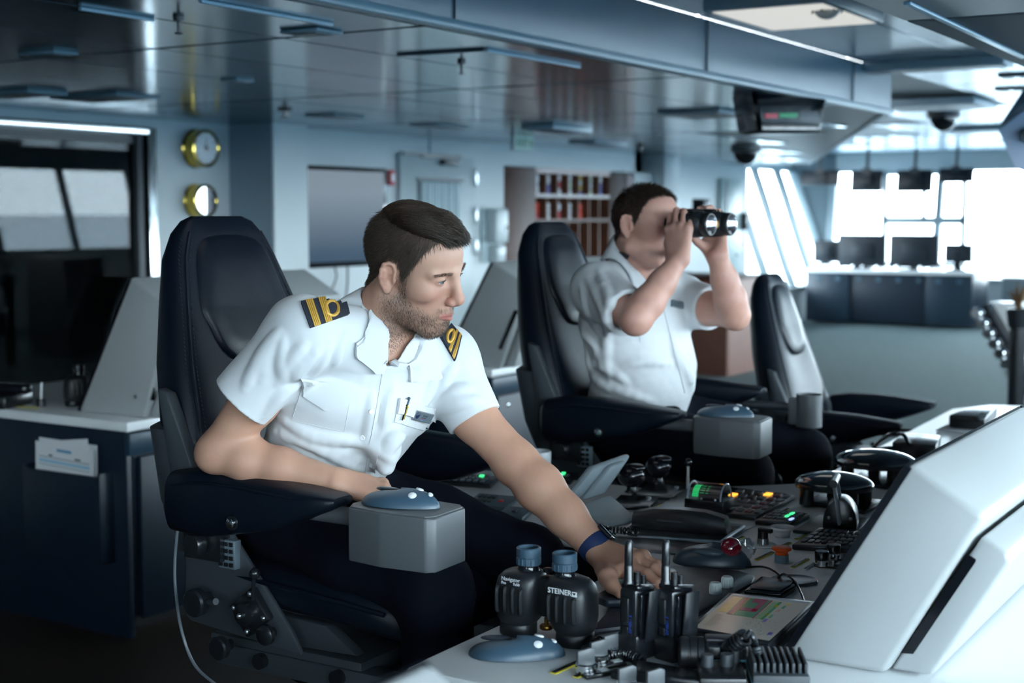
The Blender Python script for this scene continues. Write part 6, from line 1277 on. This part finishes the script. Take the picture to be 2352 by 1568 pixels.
hh = np.interp(Lr[:, 1], [-.09, -.06, 0, .05, .09], [.013, .019, .016, .012, .007])*np.random.RandomState(5).uniform(.35, 1.1, len(Lr))*(1+.55*vnoise(rt_, 60, 31)); ln = np.interp(Lr[:, 1], [-.09, -.05, .0, .09], [.030, .050, .060, .040])*np.random.RandomState(6).uniform(.8, 1.15, len(Lr))
own(strands('hair', HAIRM, None, rt_, topdir, ln, .00050, S1, 6, (hh, [0, .6, .92, 1.0, .98, .88, .72]), .10, (.030, .0185, .0115)))
fm = lambda c: ((lambda L: ((L[:, 1] < -.058) & (L[:, 1] > -.094) & (L[:, 2] > .090) & (L[:, 0] > -.05)).astype(float))(toL1(c)))
rf = scatter(body, fm, 2600, 9); rsd = np.random.RandomState(8)
own(strands('fringe', HAIRM, None, rf, lambda P, i: np.tile(V3(.50, -.80, .55-.26*i), (len(P), 1))+np.stack([vnoise(P, 60, 44), vnoise(P, 60, 45), vnoise(P, 60, 46)], 1)*.2, rsd.uniform(.018, .036, 2600), .00045, S1, 7, None, .10, (.030, .0185, .0115)))
def sidemask(c):
    L = toL1(c); h_ = hairline1(L); return (h_ > .35)*((L[:, 2] < .108))*1.0
rs_ = scatter(body, sidemask, 14000, 4); Ls_ = toL1(rs_); ln = np.interp(Ls_[:, 2], [-.06, -.01, .05, .09], [.0045, .006, .010, .018])
own(strands('side_hair', HAIR2, None, rs_, lambda P, i: np.tile(V3(0, .35, -.75), (len(P), 1))+S1.normal(P, .003)*.45+np.where(toL1(P)[:, 1:2] < -.01, V3(0, -.35, -.25), V3(0, .1, 0)), ln, .00032, S1, 4, None, .22, (.046, .031, .021)))
def beardmask(c):
    L = toL1(c); x, y, z = L.T; ax = np.abs(x); jaw = sm(-.020, -.048, z-.40*(y+.02)*(y < -.02))*sm(.02, -.012, y)*sm(-.120, -.098, z); mus = sm(-.085, -.095, y)*sm(-.036, -.040, z)*sm(-.051, -.047, z)*sm(.032, .024, ax)*.55; side = sm(-.010, -.022, y)*sm(-.052, -.038, y)*sm(.04, .015, z)
    lips = (ax < .026)*(z > -.068)*(z < -.047)*(y < -.088); cheek = (y < -.035)*(z > -.034+.0*y)*(ax > .02); return np.clip(jaw+mus+side, 0, 1)*(1-lips)*(1-cheek)*(np.linalg.norm(L, axis=1) < .17)*(x < .06)
rb = scatter(body, beardmask, 13000, 12)
own(strands('beard', BEARDM, None, rb, lambda P, i: np.tile(V3(0, -.35, -.75), (len(P), 1))+S1.normal(P, .003)*.45, np.random.RandomState(2).uniform(.0028, .0055, 13000), .00017, S1, 3, None, .28, (.056, .039, .027)))
bmask = lambda c: (lambda L: ((np.abs(np.abs(L[:, 0])-.034) < .019)*(np.abs(L[:, 2]-(.0345-.10*np.abs(np.abs(L[:, 0])-.028))) < .0030)*(L[:, 1] < -.065)).astype(float))(toL1(c))
for sb in (-1, 1): rbr = scatter(body, lambda c: bmask(c)*(toL1(c)[:, 0]*sb > 0), 210, 13); own(strands('eyebrow', BEARDM, None, rbr, lambda P, i: np.sign(toL1(P)[:, 0:1])*V3(.9, 0, .1)+V3(0, -.15, .15), .0075, .00024, S1, 3, None, .15, (.10, .065, .045)))
for s in (-1, 1):
    own(MB().tube([T1((s*.032+.0150*u, -.0938+.0060*u*u+.0015*abs(u), .0182+.0028*(1-u*u)-.0008*u*s)) for u in np.linspace(-1, 1, 15)], list(.0007*(1.05-np.abs(np.linspace(-1, 1, 15))**3)), 6).build('eyelashes', LASH))
# ---- shirt
def shirt_solid(tr, axs, fws, a, b, RSx, RC, LSx, LC, rr, rl, grow):
    S_ = Solid(); S_.loft(tr, axs, fws, a, b, .02)
    S_.cap(RSx, LSx, .068, .068, .035); return S_
S2 = Solid(); S2.loft([hip+np.array([-.012, .0, .035]), waist, chest+sx_*.010, upper, NECK1-upv*.012], axs, fws, (.163, .156, .188, .150, .066), (.112, .113, .112, .082, .058), .02)
S2.cap(RS+upv*.006, LS+upv*.006, .064, .064, .03); S2.cap(NECK1-upv*.02, RS+upv*.012, .052, .060, .03); S2.cap(NECK1-upv*.02, LS+upv*.012, .052, .060, .03)
RC, LC = A3(553, 922, 2.735), A3(1091, 964, 2.94); rd, ld = unit(RC-RS), unit(LC-LS)
def sleeve(S_, sh, cu, r0, r1, dr, k=.03):
    a, b = sh.astype(np.float32), (cu+dr*.03).astype(np.float32); d = b-a; L2 = d @ d; cu_ = cu.astype(np.float32); dr_ = dr.astype(np.float32)
    def f(P):
        q = P-a; t = np.clip((q @ d)/L2, 0, 1); e = q-t[:, None]*d; c = np.sqrt((e*e).sum(1))-(r0+(r1-r0)*t); return np.maximum(c, (P-cu_) @ dr_)
    m_ = max(r0, r1)+.02; S_.fn(f, np.minimum(a, b)-m_, np.maximum(a, b)+m_, 'u', k)
sleeve(S2, RS, RC, .070, .062, rd); sleeve(S2, LS, LC, .070, .056, ld)
# stitched hem bands at the cuffs, hollow mouths
S2.cap(RC-rd*.026, RC-rd*.0262, .0005, .0005, .0)
S2.cap(RC-rd*.035, RC+rd*.03, .047, .0545, .001, 's'); S2.cap(LC-ld*.035, LC+ld*.03, .041, .0485, .001, 's')
# loose cloth: belly fold over the belt, soft drag folds
for (p, q, dp_, r0, r1) in (((890, 962), (900, 1030), 2.82, .022, .016), ((872, 1020), (888, 1075), 2.82, .020, .014)): S2.cap(A3(*p, dp_), A3(*q, dp_+.01), r0, r1, .04)
folds = [((625, 1000), (760, 1030), (880, 1085)), ((615, 985), (690, 1010), (790, 1060), (850, 1090)), ((640, 960), (720, 1000), (820, 1020)), ((700, 1000), (780, 1005), (850, 1025), (905, 1060)), ((640, 880), (668, 830), (700, 790)), ((672, 872), (690, 845), (740, 800)), ((655, 870), (645, 830), (650, 770)), ((1000, 930), (1040, 900), (1080, 890)), ((1005, 945), (1050, 925), (1100, 920)), ((995, 915), (1020, 870), (1045, 840)), ((600, 870), (620, 800), (640, 760)), ((560, 890), (600, 820), (632, 770)), ((855, 905), (850, 960), (840, 1010)), ((905, 885), (890, 930), (882, 975)), ((930, 1000), (905, 1010), (885, 1040)), ((760, 790), (735, 840), (700, 880)), ((1000, 850), (985, 900), (975, 930)), ((600, 1010), (640, 1050), (720, 1075)), ((800, 760), (780, 800), (770, 840)), ((610, 955), (650, 905), (690, 880))]
FL = []
for f_ in folds:
    P = S2.trace(spline(f_, 4)); N = S2.normal(P, .01); FL.append((P-N*.0035, N))
for i, (P, N) in enumerate(FL):
    w_ = np.sin(np.linspace(.25, math.pi-.25, len(P))); r = .0065+.002*(i % 3)
    for a_, b_, wa, wb in zip(P[:-1], P[1:], w_[:-1], w_[1:]): S2.cap(a_, b_, r*wa, r*wb, .014)
def dis(P): return (.0007*vnoise(P, 30, 7)+.0005*vnoise(P, 85, 8)).astype(np.float32)
S2.fn(dis, (1.5, 1, .7), (3, 2.4, 1.7), 'd', .0)
# neck opening: round the collar and a V down to the first button
Vb = S2.trace([(889, 828)])[0]; nb_ = R1 @ np.array([0, -.02, 0])
S2.cap(NECK1+unit(T1((0, 0, 0))-NECK1)*.12, NECK1-upv*.004, .085, .0625, .004, 's'); S2.cap(NECK1+fz1_*.035+upv*.03, Vb+fz1_*.006, .056, .010, .004, 's')
shirt = own(S2.mesh(.0026, (1.85, 1.25, .80), (2.62, 2.15, 1.45), 'shirt', SHIRT))
shirt['label'] = 'white short-sleeved uniform shirt'
# placket, buttons, pockets, name plate, pen
own(patch(S2, ((880, 842), (902, 848), (858, 1104), (836, 1092)), 4, 30, .0005, .0012, 'placket', SHIRT, None))
for q in ((853, 945), (833, 1005), (860, 1078)): own(surf_disc(S2, q, .0052, .0022, 'button', mat('shirt_button', (.75, .77, .79), .3), None))
def pocket(body_q, flap_q, nm):
    own(patch(S2, body_q, 14, 14, .0006, .0011, 'pocket', SHIRT, None))
    for seam in ([body_q[0], body_q[3]], [body_q[3], body_q[2]], [body_q[2], body_q[1]]): own(surf_tube(S2, seam, .0006, .0020, 'pocket_seam', SHIRT, None, 4, False, 8))
    own(patch(S2, flap_q, 16, 10, .0055, .0022, 'pocket_flap', SHIRT, None))
pocket(((694, 880), (808, 893), (790, 990), (672, 965)), ((690, 868), (812, 886), (806, 925), (694, 906)), 'r'); own(patch(S2, ((694, 905), (806, 924), (752, 940), (744, 938)), 12, 5, .0055, .0022, 'flap_point', SHIRT, None))
pocket(((916, 918), (1000, 938), (980, 990), (905, 968)), ((914, 914), (1003, 938), (996, 964), (908, 950)), 'l')
np_ = S2.trace([(936, 934), (1000, 950), (990, 970), (926, 952)]); Nn = S2.normal(np_, .008).mean(0); Nn = unit(Nn); c = np_.mean(0)+Nn*.010; xa = unit(np_[1]-np_[0]); xa = unit(xa-Nn*(xa @ Nn)); ya = np.cross(Nn, xa); ya = ya if ya[2] > 0 else -ya
bd = MB().prism([c+xa*x+ya*y for x, y in rbox(.060, .0215, .002, 3)], Nn*.0022, .0004).build('name_plate', mat('plate_rim', (.55, .58, .60), .25, metal=.8)); own(bd); bd['label'] = 'engraved silver name plate'
def onplate(poly, h, m_, nme): ob = MB().prism([c+xa*x+ya*y+Nn*(.0022+h) for x, y in poly], Nn*.0002).build(nme, m_, None, 0); own(ob); ob.parent = bd; ob.matrix_parent_inverse = Matrix.Identity(4); return ob
onplate(rbox(.057, .0185, .0015, 3), .0001, mat('plate_slate', (.14, .18, .21), .35, metal=.4), 'plate_face')
onplate([(-.0205+.0062*math.cos(a), .0005+.0072*math.sin(a)) for a in np.linspace(0, 6.28, 20)[:-1]], .0003, mat('emblem_navy', (.01, .02, .06), .4), 'emblem'); onplate([(-.0205+.006*math.cos(a)*(.5+.5*(k % 2)), .001+.0065*math.sin(a)) for k, a in enumerate(np.linspace(.3, 3.4, 10))], .0005, mat('plate_slate', (.14, .18, .21), .35), 'emblem_wave')
onplate([(-.006, -.0078), (.0005, -.0078), (.0005, -.0060), (-.006, -.0060)], .0003, mat('flag_stripe_blue', (.04, .28, .55), .5), 'flag_blue'); onplate([(-.006, -.0060), (.0005, -.0060), (.0005, -.0043), (-.006, -.0043)], .0003, mat('flag_stripe_red', (.45, .02, .10), .5), 'flag_red')
for body_, sz, dx, dy in (('RENE', .0062, -.0035, .0005), ('Third Officer', .0030, -.007, -.0030)): tx = text('lettering', body_, sz, c+xa*dx+ya*dy+Nn*.0027, xa, ya, mat('plate_ink', (.02, .025, .03), .5), None, .0001); own(tx); tx.parent = bd; tx.matrix_parent_inverse = Matrix.Identity(4)
pp = S2.trace([(934, 915), (928, 932), (921, 956)]); pn = S2.normal(pp, .008).mean(0); pp = pp+pn*.006; dpn = unit(pp[2]-pp[0]); pe = own(MB().tube([pp[0]-dpn*.002, pp[0], pp[0]+dpn*.016], .0032, 10).build('pen', mat('pen_slate', (.03, .06, .08), .25))); g = MB(); g.tube([pp[0]+dpn*.0165, pp[0]+dpn*.020], .0042, 12); g.tube([pp[0]+dpn*.021, pp[0]+dpn*.024], .0036, 10); g.tube([pp[0]+dpn*.018+pn*.004, pp[0]+dpn*.048+pn*.004], .0013, 6); g = g.build('pen_clip', BRASS); own(g)
own(MB().tube([pp[0]+dpn*.024+pn*.001, pp[0]+dpn*.05], [.0026, .0016], 8).build('pen_barrel', BLACK))
# epaulettes: navy slide with two gold stripes, the upper one with a loop
def epaulette(q, nm, loop, rad):
    q = np.array(q, float); u = lambda s, t: q[0]*(1-s)*(1-t)+q[1]*s*(1-t)+q[2]*s*t+q[3]*(1-s)*t
    e = own(patch(S2, q, 16, 10, .004, .0028, 'epaulette', NAVYC, None)); e['label'] = nm
    for s0, s1 in ((.10, .25), (.37, .52)):
        st_ = own(patch(S2, (u(s0, 0), u(s1, 0), u(s1, 1), u(s0, 1)), 8, 10, .0070, .0010, 'gold_stripe', GOLD, None))
        for f in (.25, .5, .75): own(surf_tube(S2, [u(s0+(s1-s0)*f, .02), u(s0+(s1-s0)*f, .98)], .0007, .0083, 'braid_rib', GOLD, None, 4, False, 10))
    px = [u(loop[0]+rad[0]*math.cos(a), loop[1]+rad[1]*math.sin(a)) for a in np.linspace(0, 2*math.pi, 20)[:-1]]; own(surf_tube(S2, px, .0036, .0062, 'gold_loop', GOLD, None, 10, True, 3)); b = MB(); P = S2.trace(px); N = S2.normal(P, .006); C0 = P.mean(0)
    for i in range(len(P)):
        for f in (0, .5):
            p = P[i]*(1-f)+P[(i+1) % len(P)]*f; o_ = unit(p-C0)*.0038; b.tube([p+N[i]*.0068-o_, p+N[i]*.0099, p+N[i]*.0068+o_], .0007, 4)
    own(b.build('loop_cord', GOLD))
epaulette(((691, 697), (791, 679), (799, 724), (712, 754)), 'navy epaulette with two gold stripes on his right shoulder', (.60, .52), (.145, .30))
epaulette(((1043, 830), (1010, 775), (1035, 748), (1058, 775)), 'navy epaulette with two gold stripes on his left shoulder', (.68, .50), (.16, .30))
# collar: stand and two leaves
def sheetmesh(G, th, nme, mt):
    """G: n x m grid of points -> a thin closed sheet"""
    G = np.array(G); n, m_ = G.shape[:2]; du = np.gradient(G, axis=0); dv = np.gradient(G, axis=1); N = np.cross(du, dv); N /= np.linalg.norm(N, axis=2)[:, :, None]+1e-9; return patch_pts(G.reshape(-1, 3), N.reshape(-1, 3)*np.sign(1), n, m_, 0, th, nme, mt, None)
def bez(cols): return [spline(c_, 4) for c_ in cols]
def settle(S_, Q, lift, it=14):
    Q = np.array(Q, float)
    for _ in range(it): Q = Q-S_.normal(Q, .004)*((S_.ev(Q)-lift)*.8)[:, None]
    return Q
def collar(SS, SN, neck, up_, fwd, side, V, hs, r0=.066, tip=.135, out=.105, a0=16, nm_='collar'):
    """fold-down collar: top edge hugs the neck, outer edge lies on the shirt, ends at the two front points"""
    up_ = unit(up_); fwd = unit(fwd-up_*(fwd @ up_)); side = unit(side-up_*(side @ up_)-fwd*(side @ fwd)); A = np.radians(np.linspace(a0, 360-a0, 72)); psi = np.degrees(np.minimum(A, 2*math.pi-A)); D = np.cos(A)[:, None]*fwd+np.sin(A)[:, None]*side
    top_ = neck+D*r0+np.interp(psi, *hs)[:, None]*up_; top_ = settle(SN, top_, .0045); w_ = np.clip((34-psi)/(34-a0), 0, 1)[:, None]; top_ = top_*(1-w_**1.5)+(V+fwd*.006+side*np.sign(np.sin(A))[:, None]*.006)*w_**1.5
    ro = np.interp(psi, [a0, 30, 48, 75, 120, 180], [.050, .105, tip, out, out-.005, out-.012]); ho = np.interp(psi, [a0, 48, 90, 180], [-.055, -.030, .0, .020]); o_ = neck+D*ro[:, None]+ho[:, None]*up_; o_ = settle(SS, o_, .007)
    ctl = (top_+o_)/2+D*.006+up_*.016*(1-w_); U = np.linspace(0, 1, 10)[None, :, None]; G = top_[:, None]*(1-U)**2+ctl[:, None]*2*U*(1-U)+o_[:, None]*U**2; P = G.reshape(-1, 3); d_ = SS.ev(P); G = P.reshape(G.shape)
    for _ in range(6):
        P = G.reshape(-1, 3); G = (P+SS.normal(P, .004)*np.maximum(.0042-SS.ev(P), 0)[:, None]*.9).reshape(G.shape)
        if _ < 4: G[1:-1, 1:-1] = (G[:-2, 1:-1]+G[2:, 1:-1]+G[1:-1, :-2]+G[1:-1, 2:]+2*G[1:-1, 1:-1])/6
    N = np.cross(np.gradient(G, axis=0), np.gradient(G, axis=1)); N /= np.linalg.norm(N, axis=2)[:, :, None]+1e-9; N *= np.sign((N*(D[:, None]+up_)).sum(2))[:, :, None]
    return own(patch_pts(G.reshape(-1, 3), N.reshape(-1, 3), 72, 10, .0, .0025, nm_, SHIRT, None))
collar(S2, S1, NECK1, T1((0, .02, -.035))-NECK1, fz1_, sx_, Vb, ([0, 20, 40, 60, 90, 120, 180], [-.05, -.03, .010, .036, .060, .078, .086]))
# trousers, belt, shoes
T_ = Solid(); hR, hL = np.array([2.235, 1.93, .878]), np.array([2.425, 1.93, .878]); kR, kL = A3(998, 1352, 2.70), A3(1215, 1290, 2.96); aR, aL = np.array([kR[0]+.02, kR[1]-.02, .33]), np.array([kL[0]+.01, kL[1]-.03, .33])
T_.loft([hip-[0, 0, .02], waist-upv*.035], axs[:2], fws[:2], (.168, .150), (.125, .108), .02); limb(T_, [hR, hR*.5+kR*.5, kR], [.098, .090, .072], .04); limb(T_, [hL, hL*.5+kL*.5, kL], [.098, .090, .072], .04)
limb(T_, [kR, kR*.6+aR*.4, aR], [.072, .068, .055], .03); limb(T_, [kL, kL*.6+aL*.4, aL], [.072, .068, .055], .03)
T_.fn(lambda P: (.0022*vnoise(P, 42, 17)+.0012*vnoise(P, 90, 18)).astype(np.float32), (1, 0, 0), (4, 4, 3), 'd', 0)
own(T_.mesh(.006, (1.85, 1.1, .25), (2.75, 2.2, 1.1), 'trousers', TROUS))['label'] = 'dark navy uniform trousers'
for a_ in (aR, aL):
    own(MB().loft([sel(a_[0], a_[1]+.06-y_, .0+z_, w_, .001, 2.4, 16) if False else [(a_[0]+w_*math.cos(k*math.pi/8), a_[1]+.10-y_, .235+h_*max(0, math.sin(k*math.pi/8))) for k in range(16)] for y_, w_, h_, z_ in ((0, .030, .05, 0), (.03, .038, .10, 0), (.10, .042, .10, 0), (.18, .046, .06, 0), (.25, .040, .045, 0), (.275, .02, .03, 0))]).build('shoe', GLOSSB))
B('footrest', (2.33, 1.42, .215), (.75, .30, .03), GREYD, c1, .006); COL.objects[-1].matrix_parent_inverse = c1.matrix_basis.inverted(); B('footrest_arm', (2.37, 1.66, .19), (.08, .5, .04), GREYD, c1); COL.objects[-1].matrix_parent_inverse = c1.matrix_basis.inverted()
# wrist band with its dark watch face
wb_c = LW+unit(LE-LW)*.018; wd = unit(LW-LE); u_ = unit(np.cross(wd, FW)); v_ = np.cross(wd, u_); b = MB(); rings = []
for k in range(6):
    o_ = -.017+.034*k/5; rings.append([wb_c+wd*o_+(u_*math.cos(a)+v_*math.sin(a))*(.0335-.001*abs(k-2.5)) for a in np.linspace(0, 2*math.pi, 29)[:-1]])
band = own(MB().loft(rings).build('wrist_band', mat('band_navy', (.008, .022, .085), .6))); band['label'] = 'navy wrist band with a dark watch'
up2 = unit(np.array([.35, -.25, .9])-wd*(np.array([.35, -.25, .9]) @ wd)); sd = np.cross(wd, up2); cc = wb_c+up2*.033
wt = own(MB().prism([cc+wd*x+sd*y for x, y in rbox(.040, .026, .005, 4)], up2*.008, .0015).build('watch', GLOSSB)); wt.parent = band; wt.matrix_parent_inverse = Matrix.Identity(4)
# ================================================================ the second officer, upright, looking through binoculars
W2 = np.array([.03, .10, -.16]); R2m = rotv(W2); O2 = A3(1478, 528, 4.12)+np.array([0, 0, 0]); K2 = 1.04
NECK2 = A3(1446, 606, 4.16)
RS2, LS2 = A3(1374, 668, 4.06), A3(1560, 690, 4.34); RE2, LE2 = A3(1462, 732, 3.84), A3(1688, 722, 4.10)
BN = A3(1592, 521, 3.98); RW2, LW2 = A3(1558, 598, 3.90), A3(1648, 588, 4.02)
hip2 = np.array([CH2[0]-.01, CH2[1]+.06, .87]); chest2 = A3(1455, 740, 4.20); upper2 = A3(1455, 668, 4.20); waist2 = hip2*.5+chest2*.5+np.array([0, -.035, 0]); sx2 = unit(LS2-RS2); u2 = unit(upper2-hip2); f2 = unit(np.cross(sx2, u2)); ax2 = [(1, 0, 0), (.99, -.06, 0), sx2, sx2, sx2]; fw2 = [(0, -1, 0), (0, -1, -.1), f2, f2, f2]
B2 = Solid(); T2 = build_head(B2, R2m, O2, K2, NECK2, fat=.006, lids=.0016)
B2.loft([chest2, upper2, NECK2], ax2[2:], fw2[2:], (.150, .135, .06), (.095, .075, .055), .02); B2.cap(RS2, LS2, .052, .052, .03)
limb(B2, [RS2, RS2*.45+RE2*.55, RE2], [.054, .050, .042]); limb(B2, [RE2, RE2*.72+RW2*.28, RE2*.4+RW2*.6, RW2], [.040, .043, .036, .027]); B2.ell(RE2+np.array([0, .01, -.010]), (.030,)*3, .02)
limb(B2, [LS2, LS2*.45+LE2*.55, LE2], [.054, .050, .042]); limb(B2, [LE2, LE2*.72+LW2*.28, LE2*.4+LW2*.6, LW2], [.040, .044, .037, .028]); B2.ell(LE2+np.array([.008, .0, -.010]), (.031,)*3, .02)
look = unit(R2m @ np.array([.05, -1, .02])); acr = unit(np.cross(look, [0, 0, 1.])); acr = acr if acr[0] > 0 else -acr
ec_ = T2((0, -.098, .020)); bl = ec_+look*.158      # objective end; eyecups meet the brow
# right hand wraps the near barrel from the side, left hand cradles the far barrel from below
Rk = ec_+look*.075-acr*.090+np.array([0, 0, .004]); d3 = unit(Rk-RW2)
hand(B2, RW2, d3, unit(acr), unit(-look), ((12, 64, 40), (10, 62, 40), (10, 58, 40), (12, 54, 38)), thumb=((.5, .3, .8), (.4, .1, .9), (.3, 0, .9)), sc=1.07)
Lk = ec_+look*.085+acr*.088+np.array([0, 0, -.005]); d4 = unit(Lk-LW2)
hand(B2, LW2, d4, unit(-acr), unit(-look), ((14, 62, 40), (14, 62, 40), (14, 60, 40), (14, 56, 38)), thumb=((.5, .3, .8), (.4, .1, .9), (.3, 0, .9)), sc=1.0)
toL2 = lambda P: ((P-O2) @ R2m)/K2
def hairline2(L):
    x, y, z = L[:, 0], L[:, 1], L[:, 2]; zl = np.interp(y, [-.095, -.082, -.070, -.055, -.042, -.030, -.018, -.010, .012, .035, .06, .11], [.098, .096, .094, .080, .055, .022, .004, .034, .036, -.016, -.050, -.058]); return sm(-.004, .006, z-zl)*sm(-.006, .006, y+.094)
per2 = thing('person', 'man in a white short-sleeved uniform shirt holding binoculars up to his eyes', 'person', (hip2[0], hip2[1], 0)); OWN = per2
lo2 = np.min([RE2, LE2, RS2, LS2, ec_], 0)-.14; hi2 = np.max([RE2, LE2, RS2, LS2, O2+[0, 0, .16]], 0)+.14; lo2[2] = 1.02
body2 = own(B2.mesh(.0027, lo2, hi2, 'body', SKIN, None, skin_color(toL2, False, beard=0, hairline=hairline2, hair_col=(.022, .016, .013), red=1.3, base=(.50, .27, .21)), nb=14))
m2 = lambda c: (hairline2(toL2(c)) > .3)*1.0
r2 = scatter(body2, m2, 9000, 4); L2_ = toL2(r2); ln2 = np.interp(L2_[:, 2], [-.06, .0, .06, .10, .13], [.004, .006, .010, .018, .022]); V2 = lambda *a: (R2m @ np.array(a)).astype(np.float32)
own(strands('hair', HAIR2, None, r2, lambda P, i: np.tile(V2(.1, -.45, -.35), (len(P), 1))+B2.normal(P, .003)*.5, ln2, .0007, B2, 4, None, .18, (.040, .028, .021)))
# shirt
S3 = Solid(); RC2, LC2 = RS2*.20+RE2*.80, LS2*.42+LE2*.58; r3, l3 = unit(RE2-RS2), unit(LE2-LS2)
S3.loft([hip2+[0, 0, .03], waist2, chest2, upper2, NECK2-u2*.03], ax2, fw2, (.182, .184, .192, .156, .064), (.140, .150, .138, .098, .056), .02); S3.cap(RS2+u2*.004, LS2+u2*.004, .066, .066, .03); S3.cap(NECK2-u2*.03, RS2+u2*.012, .052, .060, .03); S3.cap(NECK2-u2*.03, LS2+u2*.012, .052, .060, .03)
sleeve(S3, RS2, RC2, .078, .066, r3); sleeve(S3, LS2, LC2, .076, .064, l3); S3.cap(RC2-r3*.035, RC2+r3*.03, .050, .057, .001, 's'); S3.cap(LC2-l3*.035, LC2+l3*.03, .049, .056, .001, 's')
for i, f_ in enumerate([((1335, 660), (1350, 720), (1385, 770)), ((1350, 640), (1375, 690), (1400, 750)), ((1375, 625), (1395, 680), (1410, 720)), ((1330, 760), (1370, 800), (1390, 860)), ((1335, 830), (1400, 850), (1440, 880)), ((1395, 720), (1392, 790), (1400, 870)), ((1340, 880), (1420, 895), (1500, 925)), ((1400, 860), (1470, 830), (1540, 835)), ((1560, 800), (1580, 850), (1590, 900)), ((1540, 760), (1560, 830), (1600, 890)), ((1330, 800), (1350, 850), (1390, 890))]):
    P = S3.trace(spline(f_, 4)); N = S3.normal(P, .01); w_ = np.sin(np.linspace(.25, math.pi-.25, len(P))); P = P-N*.004
    for a_, b_, wa, wb in zip(P[:-1], P[1:], w_[:-1], w_[1:]): S3.cap(a_, b_, .009*wa, .009*wb, .018)
S3.fn(lambda P: (.0013*vnoise(P, 30, 57)+.0007*vnoise(P, 80, 58)).astype(np.float32), (1.5, 1, .7), (5, 3.4, 1.8), 'd', 0)
Vb2 = S3.trace([(1522, 690)])[0]; S3.cap(NECK2+unit(T2((0, 0, 0))-NECK2)*.12, NECK2-u2*.004, .082, .062, .004, 's'); S3.cap(NECK2+f2*.035+u2*.02, Vb2+f2*.006, .050, .008, .004, 's')
los = np.minimum(lo2, hip2-.22); his = np.maximum(hi2, hip2+.22); los[2] = .82; his[2] = 1.46
own(S3.mesh(.0045, los, his, 'shirt', SHIRT, None))['label'] = 'white short-sleeved uniform shirt'
S2_old = S2; S2 = S3
collar(S3, B2, NECK2, T2((0, .02, -.035))-NECK2, f2, sx2, Vb2, ([0, 20, 40, 60, 90, 120, 180], [-.05, -.03, .005, .030, .05, .062, .068]))
epp = [(1398, 574), (1440, 596), (1436, 606), (1394, 588)]
e = own(patch(S3, epp, 8, 6, .020, .006, 'epaulette', NAVYC, None)); own(patch(S3, [(1402, 577), (1434, 594), (1431, 601), (1399, 587)], 8, 6, .027, .003, 'gold_stripe', GOLD, None))
own(patch(S3, ((1541, 690), (1568, 696), (1566, 710), (1540, 704)), 4, 4, .005, .002, 'name_plate', mat('plate_slate', (.14, .18, .21), .35), None))
own(patch(S3, ((1520, 696), (1534, 698), (1590, 900), (1572, 902)), 4, 24, .001, .0015, 'placket', SHIRT, None)); own(patch(S3, ((1462, 700), (1510, 706), (1512, 790), (1470, 786)), 10, 10, .001, .0012, 'pocket', SHIRT, None))
S2 = S2_old
# trousers and shoes
T3 = Solid(); hR, hL = hip2+[-.095, -.02, 0], hip2+[.095, -.02, 0]; kR, kL = A3(1712, 1088, 3.98), A3(1850, 1040, 4.42); aR, aL = np.array([kR[0], kR[1]-.02, .30]), np.array([kL[0], kL[1]-.02, .30])
T3.loft([hip2-[0, 0, .02], waist2-u2*.03], ax2[:2], fw2[:2], (.176, .165), (.14, .128), .02)
for h_, k_, a_ in ((hR, kR, aR), (hL, kL, aL)): limb(T3, [h_, h_*.5+k_*.5, k_], [.100, .093, .074], .04); limb(T3, [k_, k_*.6+a_*.4, a_], [.074, .070, .056], .03)
T3.fn(lambda P: (.002*vnoise(P, 42, 67)).astype(np.float32), (1, 0, 0), (6, 4, 3), 'd', 0)
lo3 = np.min([hR, hL, kR, kL, aR, aL], 0)-.2; hi3 = np.max([hR, hL, kR, kL], 0)+.2; lo3[2] = .27; own(T3.mesh(.010, lo3, hi3, 'trousers', TROUS, None, nb=10))['label'] = 'dark navy uniform trousers'
for a_ in (aR, aL): own(MB().loft([[(a_[0]+w_*math.cos(k*math.pi/8), a_[1]+.06-y_, .215+h_*max(0, math.sin(k*math.pi/8))) for k in range(16)] for y_, w_, h_ in ((0, .030, .05), (.03, .038, .10), (.10, .042, .10), (.18, .046, .06), (.25, .040, .045), (.275, .02, .03))]).build('shoe', GLOSSB))
fr = B('footrest', (CH2[0]+.03, kR[1]-.03, .195), (.75, .30, .03), GREYD, c2, .006); fr.matrix_parent_inverse = c2.matrix_basis.inverted(); fr = B('footrest_arm', (CH2[0], (kR[1]+CH2[1])/2, .17), (.08, abs(CH2[1]-kR[1]), .04), GREYD, c2); fr.matrix_parent_inverse = c2.matrix_basis.inverted()
# binoculars he holds: barrels along his line of sight
bx2 = binoculars('black binoculars raised to the eyes of the second officer', (0, 0, 0), 0, cups=BLACK, lettering=False)
zx = -look; xx = acr; yx = np.cross(zx, xx); Mx = Matrix([[xx[i], yx[i], zx[i], float(bl[i])] for i in range(3)]+[[0, 0, 0, 1]]); bx2.rotation_mode = 'QUATERNION'; bx2.location = Mx.to_translation(); bx2.rotation_quaternion = Mx.to_quaternion()
for s in (-1, 1): MB().lathe([(.001, -.0050), (.010, -.0045), (.020, -.0028), (.028, -.0003), (.028, .002), (.001, .002)], (s*.057, 0, 0), 24).build('front_lens', mat('coated_lens', (.03, .025, .03), .03, spec=1, coat=1), bx2)
